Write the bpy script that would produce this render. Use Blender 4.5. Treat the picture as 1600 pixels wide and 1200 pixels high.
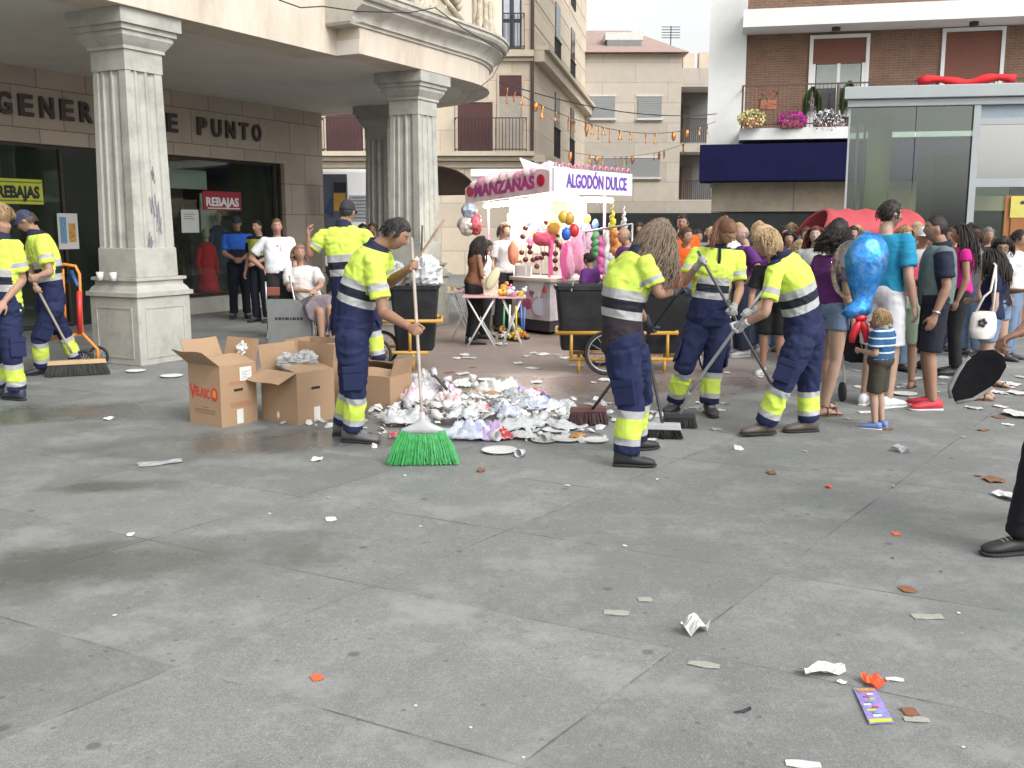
import bpy, math, random
import numpy as np
from mathutils import Vector, Matrix
R = math.radians
S = bpy.context.scene
for o in list(bpy.data.objects): bpy.data.objects.remove(o)
# ---------------------------------------------------------------- camera
F = 1550.0; PITCH = math.atan(245/F); CAMH = 1.6
cam = bpy.data.cameras.new('camera'); cam.sensor_width = 36; cam.lens = F/1600*36
cam.clip_start = .05; cam.clip_end = 600
camo = bpy.data.objects.new('camera', cam); S.collection.objects.link(camo)
camo.location = (0, 0, CAMH); camo.rotation_euler = (math.pi/2 - PITCH, 0, 0); S.camera = camo
# ---------------------------------------------------------------- sky, sun, exposure
SUN_EL, SUN_AZ = R(40), R(138)
w = bpy.data.worlds.new('World'); S.world = w; w.use_nodes = True
nt = w.node_tree; nt.nodes.clear()
sky = nt.nodes.new('ShaderNodeTexSky'); sky.sky_type = 'NISHITA'; sky.sun_disc = False
sky.sun_elevation = SUN_EL; sky.sun_rotation = SUN_AZ; sky.dust_density = 4; sky.air_density = 1.6
hs = nt.nodes.new('ShaderNodeHueSaturation'); hs.inputs['Saturation'].default_value = .12; hs.inputs['Value'].default_value = 1.3
bgn = nt.nodes.new('ShaderNodeBackground'); bgn.inputs[1].default_value = .15
wo = nt.nodes.new('ShaderNodeOutputWorld')
nt.links.new(sky.outputs[0], hs.inputs['Color']); nt.links.new(hs.outputs[0], bgn.inputs[0]); nt.links.new(bgn.outputs[0], wo.inputs[0])
sl = bpy.data.lights.new('sun', 'SUN'); sl.energy = .85; sl.angle = R(30); sl.color = (1, .95, .88)
so = bpy.data.objects.new('sun', sl); S.collection.objects.link(so)
sd = Vector((math.sin(SUN_AZ)*math.cos(SUN_EL), math.cos(SUN_AZ)*math.cos(SUN_EL), math.sin(SUN_EL)))
so.rotation_euler = sd.to_track_quat('Z', 'Y').to_euler(); so.location = (0, 0, 30)
S.view_settings.view_transform = 'Standard'; S.view_settings.look = 'None'
S.view_settings.exposure = 0.47; S.view_settings.gamma = 1
# ---------------------------------------------------------------- helpers
def ray(px, py):
    u = (px-800)/F; v = (py-600)/F; c, s = math.cos(PITCH), math.sin(PITCH)
    return u, c - v*s, -s - v*c
def P(px, py, Y):
    x, y, z = ray(px, py); k = Y/y
    return Vector((x*k, Y, CAMH + z*k))
def G(px, py, z=0):
    x, y, zz = ray(px, py); k = (z-CAMH)/zz
    return Vector((x*k, y*k, z))
def V(*a): return Vector(a)
rng = random.Random(7)
def hash3(ix, iy, iz):
    h = (ix.astype(np.int64)*374761393 + iy.astype(np.int64)*668265263 + iz.astype(np.int64)*2147483647 + 12345) & 0xffffffff
    h = ((h ^ (h >> 13))*1274126177) & 0xffffffff
    return ((h ^ (h >> 16)) & 0xffff)/65535.0
def vnoise(p):
    i = np.floor(p); f = p-i; f = f*f*(3-2*f); r = 0
    for a in (0, 1):
        for b in (0, 1):
            for c in (0, 1):
                wgt = (f[:, 0] if a else 1-f[:, 0])*(f[:, 1] if b else 1-f[:, 1])*(f[:, 2] if c else 1-f[:, 2])
                r = r + wgt*hash3(i[:, 0]+a, i[:, 1]+b, i[:, 2]+c)
    return r*2-1
MATS = {}
def mat(name, col, rough=.7, var=.12, scale=6, bump=.0, bscale=60, metal=0, spec=.5, dirt_or_glint=None, dscale=1.2, damt=.5, coord='Object', emit=0, alpha=1, trans=0, sheen=0, stretch=None):
    if name in MATS: return MATS[name]
    m = bpy.data.materials.new(name); m.use_nodes = True; n = m.node_tree.nodes; l = m.node_tree.links
    b = n['Principled BSDF']; b.inputs['Roughness'].default_value = rough; b.inputs['Metallic'].default_value = metal
    b.inputs['Specular IOR Level'].default_value = spec
    tc = n.new('ShaderNodeTexCoord'); src = tc.outputs[coord]
    if stretch:
        mp = n.new('ShaderNodeMapping'); mp.inputs['Scale'].default_value = stretch; l.new(src, mp.inputs[0]); src = mp.outputs[0]
    nz = n.new('ShaderNodeTexNoise'); nz.inputs['Scale'].default_value = scale; nz.inputs['Detail'].default_value = 6; nz.inputs['Roughness'].default_value = .65
    l.new(src, nz.inputs['Vector'])
    mr = n.new('ShaderNodeMapRange'); mr.inputs[1].default_value = .25; mr.inputs[2].default_value = .75
    mr.inputs[3].default_value = 1-var; mr.inputs[4].default_value = 1+var; l.new(nz.outputs[0], mr.inputs[0])
    mx = n.new('ShaderNodeMix'); mx.data_type = 'RGBA'; mx.blend_type = 'MULTIPLY'; mx.inputs[0].default_value = 1
    mx.inputs[6].default_value = (*col, 1); l.new(mr.outputs[0], mx.inputs[7]); out = mx.outputs[2]
    if dirt_or_glint:
        n2 = n.new('ShaderNodeTexNoise'); n2.inputs['Scale'].default_value = dscale; n2.inputs['Detail'].default_value = 8; n2.inputs['Roughness'].default_value = .7
        l.new(src, n2.inputs['Vector'])
        r2 = n.new('ShaderNodeMapRange'); r2.inputs[1].default_value = .48; r2.inputs[2].default_value = .68; r2.inputs[3].default_value = 0; r2.inputs[4].default_value = damt
        l.new(n2.outputs[0], r2.inputs[0])
        m2 = n.new('ShaderNodeMix'); m2.data_type = 'RGBA'; l.new(r2.outputs[0], m2.inputs[0]); l.new(out, m2.inputs[6]); m2.inputs[7].default_value = (*dirt_or_glint, 1); out = m2.outputs[2]
    l.new(out, b.inputs['Base Color'])
    if bump:
        n3 = n.new('ShaderNodeTexNoise'); n3.inputs['Scale'].default_value = bscale; n3.inputs['Detail'].default_value = 4; l.new(src, n3.inputs['Vector'])
        bp = n.new('ShaderNodeBump'); bp.inputs['Strength'].default_value = bump; bp.inputs['Distance'].default_value = .01
        l.new(n3.outputs[0], bp.inputs['Height']); l.new(bp.outputs[0], b.inputs['Normal'])
    if emit:
        l.new(out, b.inputs['Emission Color']); b.inputs['Emission Strength'].default_value = emit
    if trans: b.inputs['Transmission Weight'].default_value = trans
    if alpha < 1: b.inputs['Alpha'].default_value = alpha
    if sheen: b.inputs['Sheen Weight'].default_value = sheen
    MATS[name] = m; return m
def glass(name, tint=(.9, .95, .93), refl=.25, rough=.02):
    if name in MATS: return MATS[name]
    m = bpy.data.materials.new(name); m.use_nodes = True; n = m.node_tree.nodes; l = m.node_tree.links; n.clear()
    o = n.new('ShaderNodeOutputMaterial'); g = n.new('ShaderNodeBsdfGlossy'); g.inputs['Roughness'].default_value = rough
    t = n.new('ShaderNodeBsdfTransparent'); t.inputs[0].default_value = (*tint, 1)
    lw = n.new('ShaderNodeLayerWeight'); lw.inputs[0].default_value = .5; pw = n.new('ShaderNodeMath'); pw.operation = 'POWER'; pw.inputs[1].default_value = 4; l.new(lw.outputs['Facing'], pw.inputs[0]); fr = n.new('ShaderNodeMath'); fr.operation = 'MULTIPLY_ADD'; fr.inputs[1].default_value = .7; fr.inputs[2].default_value = .05; l.new(pw.outputs[0], fr.inputs[0])
    ad = n.new('ShaderNodeMath'); ad.operation = 'ADD'; ad.use_clamp = True; ad.inputs[1].default_value = refl; l.new(fr.outputs[0], ad.inputs[0])
    mx = n.new('ShaderNodeMixShader'); l.new(ad.outputs[0], mx.inputs[0]); l.new(t.outputs[0], mx.inputs[1]); l.new(g.outputs[0], mx.inputs[2]); l.new(mx.outputs[0], o.inputs[0])
    MATS[name] = m; return m
def ramp_mat(name, attr, stops, rough=.8, var=.10, bump=.55):
    if name in MATS: return MATS[name]
    m = mat(name, (1, 1, 1), rough, var, 14, bump, 17, spec=.25); n = m.node_tree.nodes; l = m.node_tree.links
    at = n.new('ShaderNodeAttribute'); at.attribute_name = attr
    r = n.new('ShaderNodeValToRGB'); r.color_ramp.interpolation = 'CONSTANT'; el = r.color_ramp.elements
    while len(el) > 1: el.remove(el[-1])
    el[0].position = stops[0][0]; el[0].color = (*stops[0][1], 1)
    for p, c in stops[1:]:
        e = el.new(p); e.color = (*c, 1)
    l.new(at.outputs['Fac'], r.inputs[0])
    for nd in n:
        if nd.type == 'MIX' and nd.blend_type == 'MULTIPLY': l.new(r.outputs[0], nd.inputs[6]); break
    return m
ORG = {}
class MB:
    def __init__(s): s.v = []; s.f = []; s.m = []
    def add(s, vs, fs, mi=0):
        o = len(s.v); s.v += [tuple(v) for v in vs]; s.f += [tuple(i+o for i in f) for f in fs]; s.m += [mi]*len(fs); return s
    def box(s, lo, hi, mi=0, tf=None):
        x0, y0, z0 = lo; x1, y1, z1 = hi
        vs = [(x0,y0,z0),(x1,y0,z0),(x1,y1,z0),(x0,y1,z0),(x0,y0,z1),(x1,y0,z1),(x1,y1,z1),(x0,y1,z1)]
        if tf: vs = [tf(*v) for v in vs]
        return s.add(vs, [(0,3,2,1),(4,5,6,7),(0,1,5,4),(1,2,6,5),(2,3,7,6),(3,0,4,7)], mi)
    def cbox(s, c, size, mi=0, M=None):
        c = Vector(c); h = [q/2 for q in size]; M = M or Matrix.Identity(3)
        return s.box([-q for q in h], h, mi, lambda x, y, z: c + M @ Vector((x, y, z)))
    def loft(s, rings, mi=0, cap=True):
        n = len(rings[0]); o = len(s.v)
        for r in rings: s.v += [tuple(p) for p in r]
        fs = []
        for k in range(len(rings)-1):
            for i in range(n):
                j = (i+1) % n; fs.append((o+k*n+i, o+k*n+j, o+(k+1)*n+j, o+(k+1)*n+i))
        if cap:
            fs.append(tuple(o+i for i in reversed(range(n)))); q = o+(len(rings)-1)*n; fs.append(tuple(q+i for i in range(n)))
        s.f += fs; s.m += [mi]*len(fs); return s
    def tube(s, pts, rad, n=8, mi=0, cap=True):
        pts = [Vector(p) for p in pts]
        if not hasattr(rad, '__len__'): rad = [rad]*len(pts)
        rings = []; ref = None
        for i, p in enumerate(pts):
            t = (pts[min(i+1, len(pts)-1)]-pts[max(i-1, 0)]).normalized()
            if ref is None: ref = Vector((0, 0, 1)) if abs(t.z) < .9 else Vector((1, 0, 0))
            a = (ref - t*ref.dot(t)).normalized(); b = t.cross(a); ref = a
            rings.append([p + (a*math.cos(2*math.pi*k/n)+b*math.sin(2*math.pi*k/n))*rad[i] for k in range(n)])
        return s.loft(rings, mi, cap)
    def ell(s, c, r, M=None, n=16, m=10, mi=0):
        c = Vector(c); M = M or Matrix.Identity(3); vs = []; fs = []
        vs.append(c + M @ Vector((0, 0, -r[2])))
        for i in range(1, m):
            t = -math.pi/2+math.pi*i/m
            for k in range(n):
                a = 2*math.pi*k/n; vs.append(c + M @ Vector((r[0]*math.cos(t)*math.cos(a), r[1]*math.cos(t)*math.sin(a), r[2]*math.sin(t))))
        vs.append(c + M @ Vector((0, 0, r[2])))
        for k in range(n):
            fs.append((0, 1+(k+1) % n, 1+k)); q = 1+(m-2)*n; fs.append((q+k, q+(k+1) % n, len(vs)-1))
            for i in range(m-2): a = 1+i*n; fs.append((a+k, a+(k+1) % n, a+n+(k+1) % n, a+n+k))
        return s.add(vs, fs, mi)
    def prism(s, poly, z0, z1, mi=0, tf=None):
        n = len(poly); vs = [(x, y, z0) for x, y in poly]+[(x, y, z1) for x, y in poly]
        if tf: vs = [tf(*v) for v in vs]
        fs = [tuple(reversed(range(n))), tuple(range(n, 2*n))]+[(i, (i+1) % n, (i+1) % n+n, i+n) for i in range(n)]
        return s.add(vs, fs, mi)
    def build(s, name, mats, parent=None, smooth=False, bevel=0, origin=None, autosm=None):
        if not isinstance(mats, (list, tuple)): mats = [mats]
        vs = np.array(s.v, dtype=float)
        if parent: o = ORG[parent.name]
        elif origin is not None: o = Vector(origin)
        else:
            lo = vs.min(0); hi = vs.max(0); o = Vector(((lo[0]+hi[0])/2, (lo[1]+hi[1])/2, lo[2]))
        me = bpy.data.meshes.new(name); me.from_pydata([tuple(q) for q in (vs-np.array(o))], [], s.f)
        for m_ in mats: me.materials.append(m_)
        if len(mats) > 1: me.polygons.foreach_set('material_index', s.m)
        if smooth: me.polygons.foreach_set('use_smooth', [True]*len(me.polygons))
        ob = bpy.data.objects.new(name, me); S.collection.objects.link(ob); ORG[ob.name] = o
        if parent: ob.parent = parent
        else: ob.location = o
        if autosm:
            md = ob.modifiers.new('es', 'EDGE_SPLIT'); md.split_angle = R(autosm); me.polygons.foreach_set('use_smooth', [True]*len(me.polygons))
        if bevel:
            md = ob.modifiers.new('bv', 'BEVEL'); md.width = bevel; md.segments = 2; md.limit_method = 'ANGLE'; md.angle_limit = R(40)
        return ob
def tag(o, label=None, cat=None, group=None, kind=None):
    if label: o['label'] = label
    if cat: o['category'] = cat
    if group: o['group'] = group
    if kind: o['kind'] = kind
    return o
def thing(name, label, cat, loc=(0, 0, 0), group=None):
    o = bpy.data.objects.new(name, None); S.collection.objects.link(o); o.location = loc; o.empty_display_size = .2
    ORG[o.name] = Vector(loc); return tag(o, label, cat, group)
def struct(name, mb, m, **k): return tag(mb.build(name, m, **k), kind='structure')
def frame(o, ang):
    o = Vector(o); c, s_ = math.cos(ang), math.sin(ang)
    return lambda s, t, z: Vector((o.x+s*c-t*s_, o.y+s*s_+t*c, o.z+z))
def text_mb(txt, size, tf, depth=.02, mi=0, width=None, bold=0, shear=0):
    cu = bpy.data.curves.new('t', 'FONT'); cu.body = txt; cu.size = size; cu.extrude = depth/2; cu.offset = bold; cu.align_x = 'CENTER'; cu.shear = shear; cu.resolution_u = 3
    o = bpy.data.objects.new('t', cu); S.collection.objects.link(o); dg = bpy.context.evaluated_depsgraph_get()
    me = bpy.data.meshes.new_from_object(o.evaluated_get(dg)); vs = [v.co.copy() for v in me.vertices]; fs = [tuple(p.vertices) for p in me.polygons]
    if width and vs:
        x0 = min(v.x for v in vs); x1 = max(v.x for v in vs); k = width/(x1-x0)
        for v in vs: v.x = (v.x-(x0+x1)/2)*k
    bpy.data.objects.remove(o); bpy.data.curves.remove(cu); bpy.data.meshes.remove(me)
    return [tf(v.x, v.z, v.y) for v in vs], fs
def textpart(txt, size, tf, m, parent, name='lettering', **k):
    b = MB(); vs, fs = text_mb(txt, size, tf, **k); b.add(vs, fs); return b.build(name, m, parent)
YEL = (.54, .69, .10); NAVY = (.012, .016, .055); SIL = (.36, .37, .37)
# ================================================================= SETTING
def plaza_material():
    m = bpy.data.materials.new('plaza paving'); m.use_nodes = True; n = m.node_tree.nodes; l = m.node_tree.links; b = n['Principled BSDF']
    tc = n.new('ShaderNodeTexCoord')
    def N(t, **k):
        q = n.new(t)
        for a, v in k.items(): setattr(q, a, v)
        return q
    def math_(op, a, b_=None, clamp=False):
        q = N('ShaderNodeMath', operation=op, use_clamp=clamp)
        for i, x in enumerate((a, b_)):
            if x is None: continue
            if isinstance(x, (int, float)): q.inputs[i].default_value = x
            else: l.new(x, q.inputs[i])
        return q.outputs[0]
    def noise(sc, det=6, ro=.65, vec=None):
        q = N('ShaderNodeTexNoise'); q.inputs['Scale'].default_value = sc; q.inputs['Detail'].default_value = det; q.inputs['Roughness'].default_value = ro
        l.new(vec or tc.outputs['Object'], q.inputs['Vector']); return q.outputs[0]
    def mr(x, a, b_, c=0, d=1):
        q = N('ShaderNodeMapRange'); l.new(x, q.inputs[0])
        for i, v in enumerate((a, b_, c, d)): q.inputs[i+1].default_value = v
        return q.outputs[0]
    def mix(f, a, b_, mode='MIX'):
        q = N('ShaderNodeMix', data_type='RGBA', blend_type=mode)
        for i, x in ((0, f), (6, a), (7, b_)):
            if isinstance(x, (int, float)): q.inputs[i].default_value = x
            elif isinstance(x, tuple): q.inputs[i].default_value = (*x, 1)
            else: l.new(x, q.inputs[i])
        return q.outputs[2]
    col = mix(mr(noise(2.2, 9, .7), .3, .7), (.145, .153, .153), (.250, .260, .257))
    col = mix(mr(noise(55, 4, .85), .38, .62, 0, .8), col, (.14, .146, .142)); col = mix(mr(noise(7, 7, .8), .48, .66, 0, .5), col, (.15, .156, .148)); col = mix(mr(noise(24, 6, .8), .52, .66, 0, .45), col, (.32, .325, .315))
    col = mix(mr(noise(150, 2, .6), .54, .68, 0, .55), col, (.42, .43, .42))
    col = mix(mr(noise(.6, 7, .7), .45, .66, 0, .6), col, (.155, .165, .158)); col = mix(mr(noise(1.7, 8, .75), .5, .62, 0, .45), col, (.32, .33, .325))
    # slab to slab tone
    def cell(ang, off, sp):
        mp = N('ShaderNodeMapping'); mp.inputs['Rotation'].default_value = (0, 0, ang); l.new(tc.outputs['Object'], mp.inputs[0]); sx = N('ShaderNodeSeparateXYZ'); l.new(mp.outputs[0], sx.inputs[0]); return math_('FLOOR', math_('DIVIDE', math_('SUBTRACT', sx.outputs[0], off), sp))
    cb = N('ShaderNodeCombineXYZ'); l.new(cell(JA, JA_off, JA_sp), cb.inputs[0]); l.new(cell(JB, JB_off, JB_sp), cb.inputs[1]); wn = N('ShaderNodeTexWhiteNoise'); l.new(cb.outputs[0], wn.inputs['Vector'])
    sl_ = mr(wn.outputs['Value'], 0, 1, .86, 1.10); gg = N('ShaderNodeCombineColor'); [l.new(sl_, gg.inputs[q]) for q in range(3)]; col = mix(1.0, col, gg.outputs[0], 'MULTIPLY')
    # dark gum spots
    vo = N('ShaderNodeTexVoronoi'); vo.inputs['Scale'].default_value = 2.6; l.new(tc.outputs['Object'], vo.inputs['Vector'])
    spot = mr(vo.outputs['Distance'], .045, .075, .55, 0)
    col = mix(spot, col, (.055, .055, .055))
    vo2 = N('ShaderNodeTexVoronoi'); vo2.inputs['Scale'].default_value = 9; l.new(tc.outputs['Object'], vo2.inputs['Vector'])
    col = mix(mr(vo2.outputs['Distance'], .05, .12, .55, 0), col, (.06, .06, .062))
    vo3 = N('ShaderNodeTexVoronoi'); vo3.inputs['Scale'].default_value = 28; l.new(tc.outputs['Object'], vo3.inputs['Vector']); col = mix(mr(vo3.outputs['Distance'], .05, .16, .45, 0), col, (.09, .09, .09))
    # joints
    def lines(ang, off, sp, wd):
        mp = N('ShaderNodeMapping'); mp.inputs['Rotation'].default_value = (0, 0, ang); l.new(tc.outputs['Object'], mp.inputs[0])
        sx = N('ShaderNodeSeparateXYZ'); l.new(mp.outputs[0], sx.inputs[0])
        a = math_('ADD', sx.outputs[0], -off+sp*100+sp/2); a = math_('MODULO', a, sp); a = math_('SUBTRACT', a, sp/2); a = math_('ABSOLUTE', a)
        return mr(a, wd*.5, wd, 1, 0)
    j1 = lines(JA, JA_off, JA_sp, .007); j2 = lines(JB, JB_off, JB_sp, .007)
    j = math_('MAXIMUM', j1, j2); j = math_('MULTIPLY', j, mr(noise(1.3), .46, .60, .03, .75))
    col = mix(j, col, (.05, .05, .048))
    # wet / stained patches with their own ragged outline
    sx = N('ShaderNodeSeparateXYZ'); l.new(tc.outputs['Object'], sx.inputs[0]); wet = None
    wob = mr(noise(1.4, 7, .65), .2, .8, -.9, .9)
    for (px, py, rx, ry, ang) in ((120, 885, 1.1, .34, .2), (430, 690, 1.1, .45, .2), (90, 645, 1.3, .5, .1), (570, 690, .9, .4, 0), (700, 640, 1.9, .9, .1), (170, 760, .5, .15, .2), (900, 600, 2.2, .8, 0)):
        c = G(px, py)
        mp = N('ShaderNodeMapping', vector_type='TEXTURE'); mp.inputs['Location'].default_value = (c.x, c.y, 0); mp.inputs['Rotation'].default_value = (0, 0, ang); mp.inputs['Scale'].default_value = (rx, ry, 1)
        l.new(tc.outputs['Object'], mp.inputs[0]); ln = N('ShaderNodeVectorMath', operation='LENGTH'); l.new(mp.outputs[0], ln.inputs[0])
        d = math_('ADD', ln.outputs['Value'], wob); f = mr(d, .5, 1.3, 1, 0)
        wet = f if wet is None else math_('MAXIMUM', wet, f)
    col = mix(math_('MULTIPLY', wet, .55), col, (.05, .054, .05))
    # reddish brown band of small pavers in the middle distance
    c = G(800, 545); mp = N('ShaderNodeMapping', vector_type='TEXTURE'); mp.inputs['Location'].default_value = (c.x, c.y, 0); mp.inputs['Scale'].default_value = (3.6, 4.6, 1)
    l.new(tc.outputs['Object'], mp.inputs[0]); ln = N('ShaderNodeVectorMath', operation='LENGTH'); l.new(mp.outputs[0], ln.inputs[0])
    d = math_('ADD', ln.outputs['Value'], math_('MULTIPLY', wob, .35)); f = mr(d, .7, 1.1, .75, 0)
    col = mix(f, col, (.235, .175, .15))
    l.new(col, b.inputs['Base Color'])
    ro = mr(wet, 0, 1, .72, .18); l.new(ro, b.inputs['Roughness']); b.inputs['Specular IOR Level'].default_value = .4
    bp = N('ShaderNodeBump'); bp.inputs['Strength'].default_value = .35; bp.inputs['Distance'].default_value = .006
    h = math_('SUBTRACT', noise(90, 4, .7), math_('MULTIPLY', j, 1.5)); l.new(h, bp.inputs['Height']); l.new(bp.outputs[0], b.inputs['Normal'])
    return m
# joint lattice measured on the ground
_a0, _a1 = G(805, 1200), G(1212, 897); _d = (_a1-_a0).normalized(); _b0, _b1 = G(620, 900), G(20, 1128)
print('joint dirs', _d, (_b0-_b1).normalized(), (G(1600, 960)-_a1).normalized())
_ang = math.atan2(_d.y, _d.x)                       # direction of the long joints
_bb = (G(1600, 960)-_a1).normalized(); JA = math.pi/2-_ang; JB = math.pi/2-math.atan2(_bb.y, _bb.x)
def rotx(p, a): return p.x*math.cos(a)-p.y*math.sin(a)
JA_off = rotx(_a1, JA); JA_sp = abs(rotx(G(620, 900), JA)-JA_off)
JB_off = rotx(_a1, JB); JB_sp = abs(rotx(G(1020, 775), JB)-JB_off)
print('joint spacing', JA_sp, JB_sp)
g = MB(); g.add([(-150, -30, 0), (150, -30, 0), (150, 250, 0), (-150, 250, 0)], [(0, 1, 2, 3)])
struct('plaza_ground', g, plaza_material(), origin=(0, 0, 0))
# ---------------- stone materials
stone = mat('granite', (.385, .385, .35), .75, .16, 3.5, .3, 120, dirt_or_glint=(.20, .21, .19), dscale=2.5, damt=.6)
stoneL = mat('pale sandstone', (.56, .50, .42), .8, .12, 2.0, .25, 50, dirt_or_glint=(.40, .33, .26), dscale=1.6, damt=.7, stretch=(1, 1, .35))
soffm = mat('grey plaster', (.62, .59, .54), .9, .08, 1.0, .1, 30, dirt_or_glint=(.50, .48, .44), dscale=.8)
dark = mat('dark interior', (.03, .035, .03), .8, .3, 2)
def slab_mat(name, col, w_, h_, mort=(.2, .18, .15), msize=.012, rough=.8, var=.1, off=.5, bump=.4, axis='XZ', ang=0):
    m = mat(name, col, rough, var, 2.5); n = m.node_tree.nodes; l = m.node_tree.links; b = n['Principled BSDF']
    tc = n.new('ShaderNodeTexCoord'); mp = n.new('ShaderNodeMapping'); mp.inputs['Rotation'].default_value = (0, 0, -ang); l.new(tc.outputs['Object'], mp.inputs[0])
    sx = n.new('ShaderNodeSeparateXYZ'); l.new(mp.outputs[0], sx.inputs[0]); cx = n.new('ShaderNodeCombineXYZ'); l.new(sx.outputs[0 if axis[0] == 'X' else 1], cx.inputs[0]); l.new(sx.outputs[2], cx.inputs[1])
    br = n.new('ShaderNodeTexBrick'); br.inputs['Scale'].default_value = 1; br.inputs['Brick Width'].default_value = w_; br.inputs['Row Height'].default_value = h_; br.inputs['Mortar Size'].default_value = msize; br.offset = off
    br.inputs['Color1'].default_value = (1, 1, 1, 1); br.inputs['Color2'].default_value = (.80, .82, .84, 1); br.inputs['Mortar'].default_value = (*[q/max(c, .01) for q, c in zip(mort, col)], 1)
    l.new(cx.outputs[0], br.inputs[0]); old = b.inputs['Base Color'].links[0].from_socket
    mx = n.new('ShaderNodeMix'); mx.data_type = 'RGBA'; mx.blend_type = 'MULTIPLY'; mx.inputs[0].default_value = 1; l.new(old, mx.inputs[6]); l.new(br.outputs[0], mx.inputs[7]); l.new(mx.outputs[2], b.inputs['Base Color'])
    bp = n.new('ShaderNodeBump'); bp.inputs['Strength'].default_value = bump; bp.inputs['Distance'].default_value = .01; bp.invert = True; l.new(br.outputs['Fac'], bp.inputs['Height']); l.new(bp.outputs[0], b.inputs['Normal'])
    return m
# ---------------- arcade building, local frame a (along front, away), b (towards plaza)
UA = R(27.9); OU = Vector((-4.3, 11.4, 0)); U = Vector((math.sin(UA), math.cos(UA), 0)); NN = Vector((math.cos(UA), -math.sin(UA), 0))
def L(a, b, z): return OU + U*a + NN*b + Vector((0, 0, z))
ARC_ANG = math.pi/2-UA
arc = thing('arcade_building', 'stone building with a pillared arcade and rounded corner above a shop', 'building', L(2, -2, 0))
SZ = 4.0
shopwall = slab_mat('shop wall slabs', (.47, .395, .32), .9, .62, (.17, .15, .13), .008, ang=ARC_ANG)
# path of the front
arcpts = [(6.6+3.13*math.sin(t), -2.63+3.13*math.cos(t), math.sin(t), math.cos(t)) for t in [math.pi/2*i/18 for i in range(19)]]
bow = [(3.7, .5, 0, 1)]+arcpts+[(9.73, -9, 1, 0)]
def sweep(path, prof, mb, mi=0, endcap=True):
    cols = [[L(a+na*o, b+nb*o, z) for o, z in prof] for a, b, na, nb in path]; n = len(prof); vs = [p for c in cols for p in c]
    fs = [(i*n+k, (i+1)*n+k, (i+1)*n+k+1, i*n+k+1) for i in range(len(cols)-1) for k in range(n-1)]
    if endcap: fs.append(tuple(range(n)))
    mb.add(vs, fs, mi)
f = MB(); f.box((-9, -.5, SZ), (3.7, .1, 9), tf=L); f.build('front_wall', stoneL, arc)
f = MB(); sweep(bow, [(-.5, SZ), (0, SZ), (0, SZ+.36), (-.5, SZ+.36)], f); f.box((3.698, .09, SZ), (3.702, .5, SZ+.36), tf=L); f.build('fascia', stoneL, arc, autosm=35)
prof = [(-.6, SZ+.362), (.03, SZ+.362), (.03, SZ+.40), (.07, SZ+.41), (.07, SZ+.44), (.10, SZ+.50), (.16, SZ+.55), (.24, SZ+.60), (.24, SZ+.65), (.30, SZ+.66), (.33, SZ+.70), (.33, SZ+.75), (.36, SZ+.76), (.36, SZ+.80), (-.6, SZ+.86)]
cpath = [(3.45, .5, 0, 1)]+bow[1:]
f = MB(); sweep(cpath, prof, f); f.box((3.45, .1, SZ+.36), (3.46, .78, SZ+.40), tf=L); f.build('cornice', mat('weathered cornice stone', (.47, .45, .40), .8, .14, 3, .3, 70, dirt_or_glint=(.28, .25, .20), dscale=2.2, damt=.7, stretch=(1, 1, .5)), arc, autosm=35)
f = MB(); sweep([(a, b, na, nb) for a, b, na, nb in bow], [(-.6, SZ+.8), (-.06, SZ+.8), (-.06, 9), (-.6, 9)], f); f.build('upper_wall', stoneL, arc, autosm=35)
# pilasters, carved gable and balusters above the cornice
f = MB()
for a0 in (3.75, 6.3): f.box((a0, .4, SZ+.84), (a0+.42, .56, 9), tf=L)
for t in (.55, 1.1):
    a, b = 6.6+3.13*math.sin(t), -2.63+3.13*math.cos(t); f.cbox(L(a, b, 6.9), (.42, .3, 4.1), M=Matrix.Rotation(-UA-t, 3, 'Z'))
f.build('pilaster', stoneL, arc, bevel=.01)
f = MB(); orn = mat('carved stone', (.50, .45, .36), .85, .25, 14, .8, 40, dirt_or_glint=(.22, .18, .12), dscale=9, damt=.7)
poly = [(4.55, SZ+.84), (6.25, SZ+.84), (5.4, SZ+1.22)]
vs = [L(a, .46, z) for a, z in poly]+[L(a, .62, z) for a, z in poly]; f.add(vs, [(0, 1, 2), (5, 4, 3), (0, 3, 4, 1), (1, 4, 5, 2), (2, 5, 3, 0)])
for (a0, z0), (a1, z1) in ((poly[0], poly[2]), (poly[2], poly[1])): f.tube([L(a0, .64, z0+.03), L(a1, .64, z1+.03)], .045, 8)
for i in range(26):
    t = i/25; a = 4.5+1.8*t; z = SZ+1.15+.35*math.sin(t*math.pi); f.ell(L(a, .55, z+rng.uniform(-.06, .06)), (rng.uniform(.05, .10), .07, rng.uniform(.05, .11)), n=8, m=6)
for i in range(12): f.ell(L(4.9+.09*i, .6, SZ+.92+.1*math.sin(i*1.3)+.03), (.045, .04, .06), n=8, m=6)
f.build('carved_gable', orn, arc, smooth=True)
for i in range(7):
    f = MB(); a = 6.78; t = .1+.1*i+.02; a, b = 6.6+3.2*math.sin(t), -2.63+3.2*math.cos(t)
    f.tube([L(a, b, SZ+.84), L(a, b, SZ+.9), L(a, b, SZ+1.0), L(a, b, SZ+1.15), L(a, b, SZ+1.3), L(a, b, SZ+1.45)], [.06, .035, .075, .04, .035, .06], 10); f.build('baluster', orn, arc, smooth=True)
f = MB(); poly = [(-9, .099), (3.69, .099), (3.69, .499)]+[(a, b-.001) for a, b, _, _ in arcpts]+[(9.72, -9), (-9, -9)]
f.prism(poly, SZ+.002, SZ+.2, tf=L); f.build('soffit', soffm, arc)
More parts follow.
